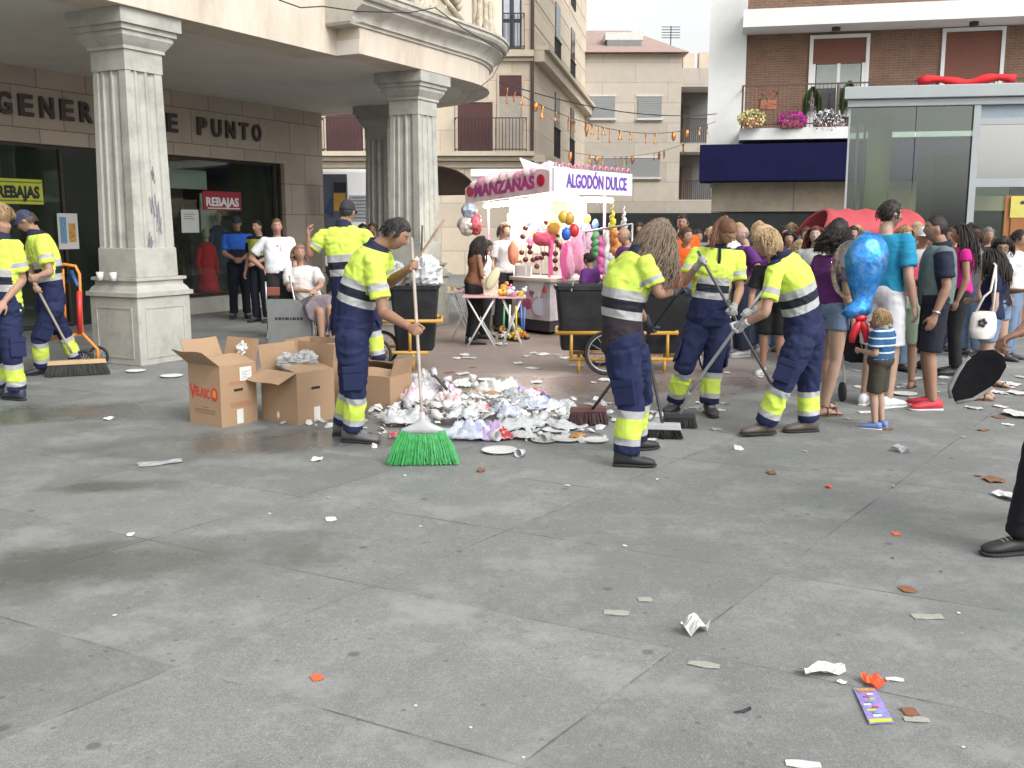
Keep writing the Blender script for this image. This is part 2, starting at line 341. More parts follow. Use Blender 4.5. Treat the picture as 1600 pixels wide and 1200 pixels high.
# shop wall with two openings
f = MB(); wb = -4.7
f.box((-9, wb-.3, 2.88), (9.34, wb, SZ), tf=L); f.box((-9, wb-.3, 0), (-3.2, wb, 2.88), tf=L); f.box((4.35, wb-.3, 0), (4.97, wb, 2.88), tf=L)
f.box((8.1, wb-.3, 0), (9.34, wb, 2.88), tf=L); f.build('wall', shopwall, arc)
f = MB(); f.box((4.97, wb-.28, 0), (8.1, wb+.02, .30), tf=L); f.build('window_plinth', stone, arc, bevel=.01)
metal_dk = mat('dark bronze frame', (.06, .05, .04), .4, .1, metal=.6)
def wframe(a0, a1, z0, z1, cols, name='window_frame'):
    f = MB(); q = .05; b0, b1 = wb-.16, wb-.10
    f.box((a0, b0, z0), (a0+q, b1, z1), tf=L); f.box((a1-q, b0, z0), (a1, b1, z1), tf=L); f.box((a0+q, b0, z1-q), (a1-q, b1, z1), tf=L); f.box((a0+q, b0, z0), (a1-q, b1, z0+q), tf=L)
    for c in cols: f.box((c-q/2, b0, z0+q), (c+q/2, b1, z1-q), tf=L)
    o = f.build(name, metal_dk, arc); p = MB(); p.box((a0+q, wb-.135, z0+q), (a1-q, wb-.125, z1-q), tf=L); p.build('pane', glass('shop glass', (.82, .88, .84), -.01), o)
wframe(4.97, 8.1, .30, 2.88, [7.9]); wframe(-3.2, 2.9, .02, 2.88, [-.6, .9])
f = MB(); f.box((2.9, wb-.2, .0), (4.35, wb-.12, 2.88), tf=L); f.build('door', mat('black door glass', (.02, .025, .022), .15, .2), arc)
# shop interior: room shell, shelves, garments, lit strip
f = MB(); f.box((-6, wb-4, -.01), (9.2, wb-3.9, 3.2), tf=L); f.box((-6, wb-3.9, 3.0), (9.2, wb-.31, 3.2), tf=L); f.box((9.1, wb-3.9, 0), (9.2, wb-.31, 3), tf=L); f.box((-6, wb-3.9, .01), (9.1, wb-.31, .04), tf=L); f.box((4.5, wb-3.9, .04), (4.6, wb-.31, 3), tf=L)
f.build('shop_room', mat('shop room paint', (.30, .31, .26), .8, .1), arc)
f = MB()
for a in (5.2, 6.3, 7.3): 
    f.box((a, wb-2.3, .05), (a+.8, wb-1.9, 1.9), tf=L)
for a in (-2, 0, 1.6): f.box((a, wb-2.6, .05), (a+1.1, wb-2.2, 2.3), tf=L)
f.build('shop_shelving', mat('shelf unit', (.16, .14, .11), .6, .5, 9), arc)
cl = [(.35, .02, .03), (.08, .08, .09), (.30, .28, .24), (.05, .07, .12), (.28, .10, .12)]
def mannequin(a, b, z, col, label):
    t = thing('mannequin', label, 'mannequin', L(a, b, z)); f = MB(); c = L(a, b, z)
    f.tube([c, c+V(0, 0, .05)], .16, 14); f.tube([c+V(0, 0, .05), c+V(0, 0, .5)], .015, 8); f.build('stand', metal_dk, t)
    f = MB(); f.tube([c+V(0, 0, .35), c+V(0, 0, .55), c+V(0, 0, .8), c+V(0, 0, 1.0), c+V(0, 0, 1.22), c+V(0, 0, 1.32)], [.24, .2, .15, .17, .19, .07], 14)
    for s in (-1, 1): f.tube([c+U*.17*s+V(0, 0, 1.2), c+U*.24*s+V(0, 0, .95), c+U*.22*s+NN*.05+V(0, 0, .72)], [.06, .05, .04], 8)
    f.build('garment', mat('garment %.2f%.2f' % col[:2], col, .9, .2, 12, .4, 20), t, smooth=True)
    f = MB(); f.tube([c+V(0, 0, 1.3), c+V(0, 0, 1.38)], .05, 10); f.ell(c+V(0, 0, 1.48), (.075, .085, .11)); f.build('head', mat('mannequin skin', (.45, .38, .32), .5), t, smooth=True)
mannequin(6.25, wb-.42, .0, (.62, .02, .03), 'mannequin in a long red dress in the shop window right of the near pillar')
mannequin(5.3, wb-.85, .32, cl[2], 'mannequin in pale clothes in the shop window beside the near pillar')
mannequin(7.2, wb-1.0, .32, cl[3], 'mannequin in dark clothes in the shop window behind the police officers')
mannequin(3.5, wb+.35, .02, (.42, .38, .12), 'mannequin in mustard top by the dark shop door left of the near pillar')
# shop lettering
txt = 'GENEROS DE PUNTO'; x0 = 1.86; pit = .362
lm = mat('dark bronze letters', (.06, .05, .045), .5, .1)
for i, ch in enumerate(txt):
    if ch == ' ': continue
    a = x0+pit*i
    textpart(ch, .44, (lambda a: lambda x, y, z: L(a+x, wb+.03-y, 3.28+z))(a), lm, arc, 'sign_letter', depth=.05, bold=.012, width=.24)
# soft furnishing signs
def flat_sign(name, label, cat, a0, a1, z0, z1, b, m, lines, thick=.02, group=None):
    t = thing(name, label, cat, L((a0+a1)/2, b, z0), group); f = MB(); f.box((a0, b, z0), (a1, b+thick, z1), tf=L); f.build('board', m, t)
    for (txt, size, za, mm, wd, bold) in lines:
        textpart(txt, size, lambda x, y, z: L((a0+a1)/2+x, b+thick+.004-y, za+z), mm, t, depth=.004, width=wd, bold=bold)
    return t
ysign = mat('yellow sign', (.50, .56, .06), .6, .08); blk = mat('black print', (.02, .02, .025), .6); wht = mat('white print', (.75, .75, .75), .6, .04)
rsign = mat('red sign', (.30, .025, .04), .6, .08)
t = flat_sign('sale_sign', 'yellow sale sign reading REBAJAS hanging in the left shop window', 'sign', 1.62, 2.46, 1.95, 2.33, wb-.06, ysign, [('REBAJAS', .24, 2.05, blk, .72, .012)])
f = MB(); f.box((1.64, wb-.038, 2.27), (2.44, wb-.034, 2.29), tf=L); f.box((1.64, wb-.038, 1.99), (2.44, wb-.034, 2.01), tf=L); f.build('stripe', mat('olive print', (.14, .17, .03), .6), t)
t = flat_sign('sale_sign', 'red sale sign reading Rebajas hanging in the window above the police officers', 'sign', 5.85, 6.85, 1.92, 2.27, wb-.06, rsign, [('REBAJAS', .22, 2.0, wht, .86, .008)])
f = MB(); f.box((5.95, wb-.038, 1.945), (6.8, wb-.034, 1.965), tf=L); f.build('stripe', wht, t)
paper = mat('paper', (.62, .64, .62), .8, .06)
_pt = flat_sign('shop_poster', 'white poster with small print stuck to the shop window under the red sale sign', 'poster', 5.35, 5.78, 1.5, 1.92, wb-.11, paper, [], .004); f = MB(); [f.box((5.42, wb-.105, z_), (5.42+w_, wb-.103, z_+.012), tf=L) for z_, w_ in ((1.83, .26), (1.79, .2), (1.75, .24))]; f.build('small_print', mat('grey small print', (.2, .2, .22), .7), _pt)
_pp = flat_sign('shop_poster', 'pale poster with a coloured picture on the dark door left of the near pillar', 'poster', 2.72, 3.1, 1.25, 1.82, wb-.09, paper, [], .004); f = MB(); f.box((2.76, wb-.085, 1.34), (2.88, wb-.083, 1.76), tf=L); f.build('blue_column', mat('blue print', (.15, .30, .45), .6, .5, 30), _pp); f = MB(); f.box((2.92, wb-.085, 1.36), (3.05, wb-.083, 1.66), tf=L); f.build('picture', mat('orange print', (.6, .3, .05), .6, .6, 25, dirt_or_glint=(.1, .15, .2), dscale=18, damt=1), _pp)
f = MB(); f.box((5.95, wb-1.2, 2.35), (7.1, wb-1.17, 2.72), tf=L); f.box((6.9, wb-1.2, 1.5), (7.35, wb-1.17, 2.28), tf=L); f.build('reflection_panel', mat('plain white panel', (.75, .78, .76), .7, .05), arc)  # white sheets stand in for pale reflections in the shop window
# pillars
def pillar(a, b, hcap=SZ):
    r = MB(); s = .8
    r.box((a, b-s, 0), (a+s, b, .80), tf=L)
    o = r.build('pillar', stone, arc, bevel=.012)
    def ring(d, z): return [L(a-d, b-s-d, z), L(a+s+d, b-s-d, z), L(a+s+d, b+d, z), L(a-d, b+d, z)]
    f = MB(); f.loft([ring(.03, .802), ring(.03, .85), ring(.0, .86), ring(-.02, .90), ring(-.05, .93), ring(-.05, .98), ring(-.02, .985), ring(-.02, 1.02)]); f.build('base_moulding', stone, o)
    f = MB()   # raised panels on the plinth
    for (p0, p1) in (((a+.10, b+.004), (a+s-.10, b+.006)),):
        q = .02
        f.box((p0[0], b-.001, .08), (p1[0], b+.008, .10), tf=L); f.box((p0[0], b-.001, .66), (p1[0], b+.008, .68), tf=L); f.box((p0[0], b-.001, .10), (p0[0]+q, b+.008, .66), tf=L); f.box((p1[0]-q, b-.001, .10), (p1[0], b+.008, .66), tf=L)
    f.box((a-.008, b-s+.1, .66), (a+.001, b-.1, .68), tf=L); f.box((a-.008, b-s+.1, .08), (a+.001, b-.1, .10), tf=L); f.box((a-.008, b-s+.1, .10), (a+.001, b-s+.12, .66), tf=L); f.box((a-.008, b-.12, .10), (a+.001, b-.1, .66), tf=L)
    f.build('plinth_panel', stone, o)
    # lower block + fluted shaft
    f = MB(); f.loft([ring(-.085, 1.02), ring(-.09, 1.36)]); f.build('shaft_foot', stone, o, bevel=.008)
    def fl(d, z):
        pts = []; c0, c1 = a-d, a+s+d; e0, e1 = b-s-d, b+d; dep = .022
        corners = [(c0, e0), (c1, e0), (c1, e1), (c0, e1)]; nrm = [(0, 1), (-1, 0), (0, -1), (1, 0)]
        for i in range(4):
            (x0, y0), (x1, y1) = corners[i], corners[(i+1) % 4]; nx, ny = nrm[i]
            for t, k in ((0, 0), (.2, 0), (.215, 1), (.32, 1.6), (.40, 1), (.415, 0), (.47, 0), (.485, 1), (.58, 1.6), (.68, 1), (.695, 0), (.74, 0), (.755, 1), (.85, 1), (.865, 0)):
                pts.append(L(x0+(x1-x0)*t+nx*dep*k, y0+(y1-y0)*t+ny*dep*k, z))
        return pts
    f = MB(); f.loft([fl(-.105, 1.36), fl(-.135, 3.36)]); f.build('shaft', stone, o)
    f = MB(); f.loft([ring(-.125, 3.36), ring(-.125, 3.58), ring(-.10, 3.585), ring(-.10, 3.62), ring(-.07, 3.66), ring(-.03, 3.72), ring(-.03, 3.77), ring(.0, 3.775), ring(.0, 3.83), ring(.04, 3.835), ring(.04, hcap-.002)]); f.build('capital', stone, o)
pillar(0, 0); pillar(5.3, .6-.15); pillar(8.75, -2.55)
# graffiti scrawl on the near pillar
f = MB(); rr = random.Random(3)
for k, (b0, z0) in enumerate(((-.14+.14, 0),)): pass
def scr(pts): f.tube([L(a, -.112+.003, z) for a, z in pts], .0055, 5)
scr([(.36, 1.95), (.38, 1.75), (.40, 1.95), (.42, 1.7), (.44, 1.98), (.46, 1.65), (.49, 1.9), (.50, 1.55), (.52, 1.72)]); scr([(.34, 1.55), (.31, 1.38), (.36, 1.5), (.33, 1.3), (.38, 1.45)]); scr([(.41, 2.25), (.42, 2.15), (.43, 2.3), (.45, 2.1)]); scr([(.42, 1.75), (.45, 1.72), (.44, 1.55), (.5, 1.6), (.52, 1.52)])
tag(f.build('graffiti', mat('violet marker ink', (.17, .17, .22), .7)), 'dark violet scrawl drawn on the shaft of the near pillar', 'graffiti')
# ---------------- beige building behind (front at Y=34)
beige = mat('beige render', (.56, .42, .34), .85, .08, 1.2, .1, 40, dirt_or_glint=(.40, .33, .26), dscale=.7, damt=.5)
beigeD = mat('beige trim', (.56, .48, .38), .8, .1, 3)
b2 = thing('balcony_building', 'beige building with iron balconies and a corner downpipe behind the pillars', 'building', (-4, 36, 0))
Y2 = 34.0; cx = .72; sdv = Vector((.175, .985, 0)).normalized(); rail = mat('black iron', (.03, .03, .035), .5, .1)
maroon = mat('maroon shutter', (.09, .035, .035), .7, .15); paleb = mat('pale blind', (.42, .38, .32), .8)
f = MB(); f.box((-14, Y2, 0), (cx, Y2+14, 16)); vs = [(cx, Y2, 0), (cx+16.2*.178, Y2+16.2, 0), (cx-2, Y2+16.2, 0), (cx-2, Y2+.01, 0)]; f.prism([v[:2] for v in vs], .0, 15.99); f.build('wall', slab_mat('beige ashlar', (.66, .56, .44), 1.6, .8, (.40, .33, .27), .012, var=.08), b2)
def on2(px, py): return P(px, py, Y2)
def rect2(px0, py0, px1, py1, d0, d1, mb, mi=0):
    a = on2(px0, py1); b = on2(px1, py0); mb.box((a.x, Y2+d0, a.z), (b.x, Y2+d1, b.z), mi)
f = MB(); rect2(380, 238, 834, 245, -.55, 0, f); rect2(380, 246, 834, 252, -.35, 0, f); rect2(380, 253, 832, 262, -.12, 0, f); rect2(770, 80, 834, 90, -.3, 0, f); rect2(770, 91, 833, 96, -.15, 0, f); f.build('ledge', beigeD, b2)
for (x0, y0, x1, y1, m_) in ((508, 150, 568, 237, maroon), (715, 160, 770, 237, maroon), (780, 118, 815, 237, paleb), (778, -5, 815, 76, mat('dark window', (.03, .035, .045), .2))):
    f = MB(); rect2(x0, y0, x1, y1, -.03, .0, f); o = f.build('window', m_, b2)
    f = MB(); rect2(x0-3, y0-4, x1+3, y0, -.06, 0, f); rect2(x0-3, y0, x0, y1, -.06, 0, f); rect2(x1, y0, x1+3, y1, -.06, 0, f); f.build('frame', beigeD, o)
f = MB()
for xx in (787, 803): rect2(xx, 0, xx+9, 30, -.05, -.031, f); rect2(xx, 36, xx+9, 74, -.05, -.031, f)
f.build('pane', mat('curtained pane', (.5, .53, .6), .3), b2)
f = MB(); rect2(778, 118, 815, 150, -.05, -.031, f); f.build('blind', maroon, b2)
def railing(x0, x1, ytop, ybot, step, off=-.5, name='railing'):
    f = MB(); a = on2(x0, ybot); b = on2(x1, ytop); yy = Y2+off
    for z in (a.z+.06, b.z): f.box((a.x, yy-.02, z-.01), (b.x, yy+.02, z+.02))
    n = int((b.x-a.x)/step)
    for i in range(n+1): x = a.x+(b.x-a.x)*i/n; f.tube([(x, yy, a.z), (x, yy, b.z)], .012, 5)
    for x in (a.x, b.x): f.box((x-.02, yy, b.z-.01), (x+.02, Y2, b.z+.02)); f.box((x-.02, yy, a.z+.04), (x+.02, Y2, a.z+.08))
    return f.build(name, rail, b2)
railing(506, 573, 187, 238, .11); railing(712, 822, 187, 238, .11); railing(774, 819, 24, 78, .10, -.3)
f = MB(); c = on2(832, 80); f.tube([(c.x, Y2-.08, 3.2), (c.x, Y2-.08, 15)], .06, 8); f.build('downpipe', mat('brown downpipe', (.07, .05, .04), .5), b2)
def side2(t0, t1, z0, z1, d, mb, mi=0):
    p = Vector((cx, Y2, 0)); nrm = Vector((.985, -.175, 0))
    q = [p+sdv*t0+nrm*.002, p+sdv*t1+nrm*.002, p+sdv*t1+nrm*d, p+sdv*t0+nrm*d]
    mb.prism([(v.x, v.y) for v in q], z0, z1, mi)
f = MB()
for z0, z1, d in ((7.0, 7.35, .35), (7.36, 7.5, .5), (3.75, 4.0, .4), (3.55, 3.74, .2)): side2(0, 16.4, z0, z1, d, f)
for k in range(10): side2(0, 16.3, 8.2+k*.8, 8.24+k*.8, .02, f)
f.build('side_ledge', beigeD, b2)
for t0, t1 in ((5.2, 6.5), (10.2, 11.5)):
    for z0 in (4.4, 7.7, 11.0):
        f = MB(); side2(t0, t1, z0, z0+2.3, .04, f); o = f.build('window', mat('dark window', (0, 0, 0)), b2)
        f = MB()
        for i in range(9): side2(t0-.1+i*.18, t0-.07+i*.18, z0-.1, z0+.95, .06, f); 
        side2(t0-.15, t1+.15, z0+.951, z0+.99, .09, f); f.build('railing', rail, b2)
# ---------------- far cream building with tiled roof
b3 = thing('corner_building', 'cream building with grey shutters and red tiled roof at the street end', 'building', (6, 54, 0)); Y3 = 50.0
cream = slab_mat('cream stone cladding', (.54, .49, .42), 3.2, .95, (.38, .34, .30), .02, var=.08)
def r3(px0, py0, px1, py1, d0, d1, mb, mi=0):
    a = P(px0, py1, Y3); b = P(px1, py0, Y3); mb.box((a.x, Y3+d0, a.z), (b.x, Y3+d1, b.z), mi)
f = MB(); zt = P(900, 84, Y3).z; xl = P(870, 84, Y3).x; xr = P(1066, 84, Y3).x; f.box((xl, Y3, 0), (xr, Y3+12, zt)); f.build('wall', cream, b3)
f = MB(); xe = P(1135, 84, Y3).x
f.box((xr+.002, Y3+.5, 0), (xe, Y3+12, P(0, 312, Y3+.5).z)); f.box((xr+.002, Y3+.5, P(0, 222, Y3).z), (xe, Y3+12, P(0, 236, Y3).z)); f.box((xr+.002, Y3+.5, P(0, 133, Y3).z), (xe, Y3+12, zt-.6)); f.box((xr+.002, Y3+2.8, 0), (xe, Y3+12, zt-.7)); f.build('balcony_wall', cream, b3)
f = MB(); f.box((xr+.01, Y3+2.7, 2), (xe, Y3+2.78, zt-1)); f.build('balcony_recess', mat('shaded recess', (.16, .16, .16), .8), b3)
f = MB(); r3(1080, 155, 1093, 220, 2.55, 2.69, f); r3(1078, 255, 1096, 312, 2.55, 2.69, f); f.build('door', mat('brown door', (.12, .09, .07), .6), b3)
for (y0, y1) in ((185, 222), (282, 312)):
    f = MB(); a = P(1068, y1, Y3+.55); b = P(1135, y0, Y3+.55)
    f.box((a.x, Y3+.52, b.z-.04), (b.x, Y3+.58, b.z))
    for i in range(22): x = a.x+(b.x-a.x)*i/21; f.tube([(x, Y3+.55, a.z), (x, Y3+.55, b.z)], .02, 4)
    f.build('railing', rail, b3)
shut = mat('grey roller shutter', (.30, .32, .33), .6, .05); 
for (x0, y0, x1, y1) in ((923, 151, 961, 185), (996, 151, 1034, 185), (923, 247, 975, 277), (978, 247, 1031, 277)):
    f = MB(); r3(x0, y0, x1, y1, -.02, .0, f)
    a = P(x0, y1, Y3); b = P(x1, y0, Y3); k = int((b.z-a.z)/.1)
    for i in range(k): z = a.z+i*.1; f.box((a.x, Y3-.04, z+.01), (b.x, Y3-.021, z+.085))
    o = f.build('window', shut, b3); f = MB(); r3(x0-2, y1, x1+2, y1+3, -.15, 0, f); f.build('sill', mat('white sill', (.6, .6, .58), .6), o); f = MB(); r3(x0-2, y0-3, x1+2, y0, -.06, 0, f); f.build('lintel', MATS['white sill'], o)
f = MB(); r3(905, 333, 1140, 420, -.35, -.01, f); f.build('ground_floor', mat('dark shopfront', (.025, .03, .03), .4, .3), b3)
tile = mat('red roof tile', (.36, .26, .23), .85, .25, 5, .6, 30)
f = MB(); za = zt+.02; e = P(1075, 82, Y3); rz = P(950, 42, Y3+5).z
vs = [(xl, Y3-.4, za), (e.x, Y3-.4, za), (P(985, 0, Y3+6).x, Y3+6, rz), (xl, Y3+6, rz), (xl, Y3+12, za), (e.x, Y3+12, za)]
f.add(vs, [(0, 1, 2, 3), (3, 2, 5, 4), (1, 5, 2), (0, 3, 4), (0, 4, 5, 1)]); f.build('roof', tile, b3)
f = MB(); a = P(945, 64, Y3+1.5); b = P(1004, 52, Y3+1.5); f.box((a.x, Y3+1.2, a.z), (b.x, Y3+4, b.z)); f.build('dormer', mat('white sill', (.6, .6, .6)), b3)
f = MB(); f.box((a.x+.1, Y3+1.15, a.z-.35), (b.x-.1, Y3+3, a.z-.01)); f.build('dormer_window', mat('grey slate', (.2, .21, .22), .5), b3)
f = MB()
for q in ((1075, 88), (1100, 86)): c = P(q[0], q[1], Y3+6); f.box((c.x-.3, Y3+5.7, c.z-2), (c.x+.3, Y3+6.3, c.z+.1))
f.build('chimney', beigeD, b3)
f = MB(); c = P(1048, 62, Y3+6); f.tube([(c.x, Y3+6, c.z-1.5), (c.x, Y3+6, c.z+.7)], .03, 5)
for k in range(5): f.tube([(c.x-.5, Y3+6, c.z+.1+k*.14), (c.x+.5, Y3+6, c.z+.1+k*.14)], .02, 4)
f.build('aerial', rail, b3)
# ================================================================= brick building on the right
b4 = thing('brick_apartment_building', 'brown brick apartment building with a white flower balcony on the right', 'building', (12, 27, 0))
A4 = -R(12); O4 = P(1152, 300, 26.5); O4.z = 0; FB = frame(O4, A4)     # s to the right, t away, front of the balcony at t=0
def s4(px, py=200, t=0):                        # s of a pixel column on the plane t
    x, y, z = ray(px, py); k = x/y; o = FB(0, t, 0); d = Vector((math.cos(A4), math.sin(A4)))
    s = (k*o.y-o.x)/(d.x-k*d.y); return s
def z4(px, py, t=0):
    p = FB(s4(px, py, t), t, 0); x, y, z = ray(px, py); return CAMH+z/y*p.y
brick = slab_mat('brown brick', (.21, .115, .075), .24, .065, (.24, .17, .12), .009, var=.2, ang=A4, bump=.5)
white = mat('white painted concrete', (.72, .73, .72), .7, .05, 1.5, .05, 30, dirt_or_glint=(.55, .56, .54), dscale=1, damt=.4)
WT = 1.1   # wall plane behind the balcony
f = MB(); f.box((-.35, WT, 0), (22, WT+9, 15), tf=FB); f.build('brick_wall', brick, b4)
f = MB(); f.box((-.85, WT-.15, 3.0), (.12, WT+9.01, 15), tf=FB); f.build('corner_wall', white, b4)
zs = z4(1200, 200), z4(1200, 218); zu = z4(1300, 12), z4(1300, 37)
f = MB(); f.box((0, 0, zs[1]), (22, WT, zs[0]+.0), tf=FB); f.build('balcony_slab', white, b4)
f = MB(); f.box((0, 0, zu[1]), (22, WT, zu[0]+.05), tf=FB); f.build('upper_balcony_slab', white, b4)
f = MB(); f.box((.15, .02, zu[0]+.05), (22, .1, zu[0]+1.0), tf=FB); f.build('upper_parapet', brick, b4)
f = MB()
for px in (1307, 1522):
    s = s4(px, 35, .5); c = FB(s, .5, zu[1]-.03); f.tube([c+V(0, 0, .04), c-V(0, 0, .05)], .11, 12)
f.build('ceiling_lamp', mat('black lamp', (.03, .03, .03), .5), b4)
shb = mat('brown roller shutter', (.19, .075, .052), .7, .06); wf = mat('white window frame', (.75, .76, .76), .5, .03)
def win4(x0, x1, y0, y1, shut_to, zb=None):
    sa, sb = s4(x0, y0, WT), s4(x1, y0, WT); zt_, zb_ = z4(x0, y0, WT), z4(x0, y1, WT) if zb is None else zb; q = .09
    f = MB(); f.box((sa, WT-.06, zb_), (sa+q, WT, zt_), tf=FB); f.box((sb-q, WT-.06, zb_), (sb, WT, zt_), tf=FB); f.box((sa+q, WT-.06, zt_-q), (sb-q, WT, zt_), tf=FB)
    o = f.build('window', wf, b4); zsh = z4(x0, shut_to, WT); f = MB(); z = zsh
    while z < zt_-q-.05: f.box((sa+q, WT-.03, z), (sb-q, WT-.003, z+.05), tf=FB); z += .056
    f.build('shutter', shb, o)
    if zsh > zb_+.1:
        f = MB(); f.box((sa+q, WT-.02, zb_), (sb-q, WT-.005, zsh), tf=FB); f.build('pane', mat('room glimpse', (.06, .065, .07), .12, .4, 1.2), o)
        m_ = (sa+sb)/2; f = MB()
        for s_ in (sa+q+.04, m_, sb-q-.04): f.box((s_-.04, WT-.05, zb_), (s_+.04, WT-.021, zsh), tf=FB)
        f.build('sash', wf, o); f = MB(); f.box((sa+.2, WT-.04, zsh-.62), (sb-.2, WT-.022, zsh-.02), tf=FB); f.build('curtain', mat('grey net curtain', (.35, .38, .36), .8), o)
win4(1266, 1360, 56, 205, 101, zs[0]); win4(1473, 1572, 45, 205, 130, zs[0]+.0); win4(1690, 1790, 40, 200, 130, zs[0])
# balcony railing
f = MB(); zr = z4(1200, 133, .03)
f.box((.03, .02, zr-.02), (9.5, .05, zr+.015), tf=FB); f.box((.03, .02, zs[0]+.08), (9.5, .05, zs[0]+.11), tf=FB)
for i in range(96): f.tube([FB(.05+i*.1, .035, zs[0]), FB(.05+i*.1, .035, zr)], .006, 4)
for i in range(5): f.box((.03+i*2.35, .01, zs[0]), (.08+i*2.35, .06, zr), tf=FB)
f.box((.03, .05, zr-.02), (.06, WT, zr+.01), tf=FB); f.build('balcony_railing', mat('rusty iron rail', (.09, .055, .045), .6), b4)
f = MB(); a_ = s4(1435, 128, -.02); b_ = s4(1586, 122, -.02); zc = z4(1500, 126, -.02)
f.tube([FB(a_+(b_-a_)*i/12, .0, zc+.06*math.sin(i*.8)) for i in range(13)], [.10+.025*math.sin(i*1.7) for i in range(13)], 10); tag(f.build('rolled_banner', mat('red banner cloth', (.62, .02, .03), .8, .15, 8), smooth=True), 'long red cloth rolled along the balcony railing above the glass pavilion', 'banner')
# shop below
f = MB(); n0, n1 = s4(1093, 250, -.5), s4(1330, 250, -.5); zt_, zb_ = z4(1100, 226, -.5), z4(1100, 283, -.5)
f.box((n0, -.5, zb_), (s4(1600, 250, -.5), WT-.16, zt_), tf=FB); f.build('shop_fascia', mat('navy fascia', (.008, .009, .045), .9, .2, 2, spec=.15), b4, bevel=.01)
f = MB(); f.box((s4(1112, 300, .3), .3, z4(1112, 331, .3)), (12, WT-.01, zb_-.01), tf=FB); f.build('shop_stone_panel', slab_mat('veined stone panels', (.46, .38, .28), 2.2, 2.0, (.22, .2, .17), .02, var=.22, off=0, ang=A4), b4)
f = MB(); f.box((s4(1112, 300, .4), .4, 0), (12, WT-.01, z4(1112, 332, .3)), tf=FB); f.build('shopfront', mat('dark shopfront', (0, 0, 0)), b4)
# flower boxes
def blob_flowers(name, label, px, py, w_, h_, col, cat='flowers', n=260, leafn=90):
    c = P(px, py, 26.2); t = thing(name, label, cat, c); s_ = 26.2/F
    rx, rz = w_*s_/2, h_*s_/2; r = random.Random(int(px)); f = MB(); g2 = MB()
    for i in range(n):
        u = r.uniform(-1, 1); a = r.uniform(0, 2*math.pi); q = math.sqrt(1-u*u); rad = r.uniform(.75, 1.06)
        p = c+V(rx*q*math.cos(a)*rad, .22*q*math.sin(a)*rad-.02, rz*u*rad); R_ = Matrix.Rotation(r.uniform(0, 6), 3, 'Z') @ Matrix.Rotation(r.uniform(-1, 1)+math.pi/2, 3, 'X')
        k = r.uniform(.022, .038); f.add([p+R_@V(k*math.cos(2*math.pi*j/5)*(1 if j % 2 else .8), k*math.sin(2*math.pi*j/5), .012 if j % 2 else 0) for j in range(5)]+[p+R_@V(0, 0, -.012)], [(j, (j+1) % 5, 5) for j in range(5)])
    for i in range(leafn):
        p = c+V(rx*r.uniform(-.9, .9), r.uniform(-.18, .18), rz*r.uniform(-1, .6)); k = .04; R_ = Matrix.Rotation(r.uniform(0, 6), 3, 'Z') @ Matrix.Rotation(r.uniform(-2, 2), 3, 'X')
        g2.add([p+R_@V(-k, 0, 0), p+R_@V(0, -k*.4, 0), p+R_@V(k, 0, 0), p+R_@V(0, k*.4, 0)], [(0, 1, 2, 3)])
    f.build('blossoms', mat('petal %.2f %.2f' % (col[0], col[2]), col, .7, .25, 30), t); g2.build('leaves', mat('leaf green', (.05, .11, .03), .6, .3, 20), t)
    p = MB(); p.box((c.x-rx*.7, c.y-.08, c.z-rz*.9), (c.x+rx*.7, c.y+.1, c.z-rz*.1)); p.build('trough', mat('terracotta', (.3, .12, .07), .8), t)
blob_flowers('flower_box', 'round mass of pale yellow flowers on the left end of the balcony', 1175, 185, 44, 26, (.68, .64, .30))
blob_flowers('flower_box', 'bright magenta flowers in the middle of the balcony edge', 1238, 187, 46, 27, (.60, .03, .42))
blob_flowers('flower_box', 'white flowers at the balcony edge beside the green potted shrub', 1295, 190, 46, 38, (.72, .72, .75))
blob_flowers('flower_box', 'sparse red geraniums behind the balcony railing', 1200, 155, 34, 34, (.45, .03, .04), n=26, leafn=50)
def shrub(px, py0, py1, wpx, label):
    base = P(px, py1, 26.6); top = P(px, py0, 26.6); t = thing('potted_shrub', label, 'shrub', base); h = top.z-base.z; r = random.Random(5); f = MB(); w_ = wpx*26.6/F/2
    for i in range(3000):
        z = r.random()**.8; ww = w_*math.sin(min(1, (1-z)*1.6)*math.pi/2)*r.uniform(.6, 1.08); a = r.uniform(0, 6.28); p = base+V(ww*math.cos(a), ww*math.sin(a), .06+h*z*.9); k = .05
        d = V(math.cos(a)*.5, math.sin(a)*.5, 1).normalized(); q = d.cross(V(math.sin(a), -math.cos(a), .2)).normalized()
        f.add([p-q*.012, p+q*.012, p+d*k*1.6], [(0, 1, 2)])
    f.build('foliage', mat('conifer green', (.05, .10, .02), .6, .4, 14), t); f = MB(); f.tube([base, base+V(0, 0, .22)], [.11, .15], 12); f.build('pot', mat('white pot', (.6, .6, .6), .5), t)
    f = MB(); f.tube([base+V(0, 0, .15), base+V(0, 0, h*.8)], [.02, .01], 6); f.build('trunk', mat('bark', (.1, .07, .05), .9), t)
shrub(1268, 138, 182, 26, 'green conical potted shrub in front of the balcony door'); shrub(1325, 128, 182, 26, 'green potted shrub at the corner where the glass pavilion begins')
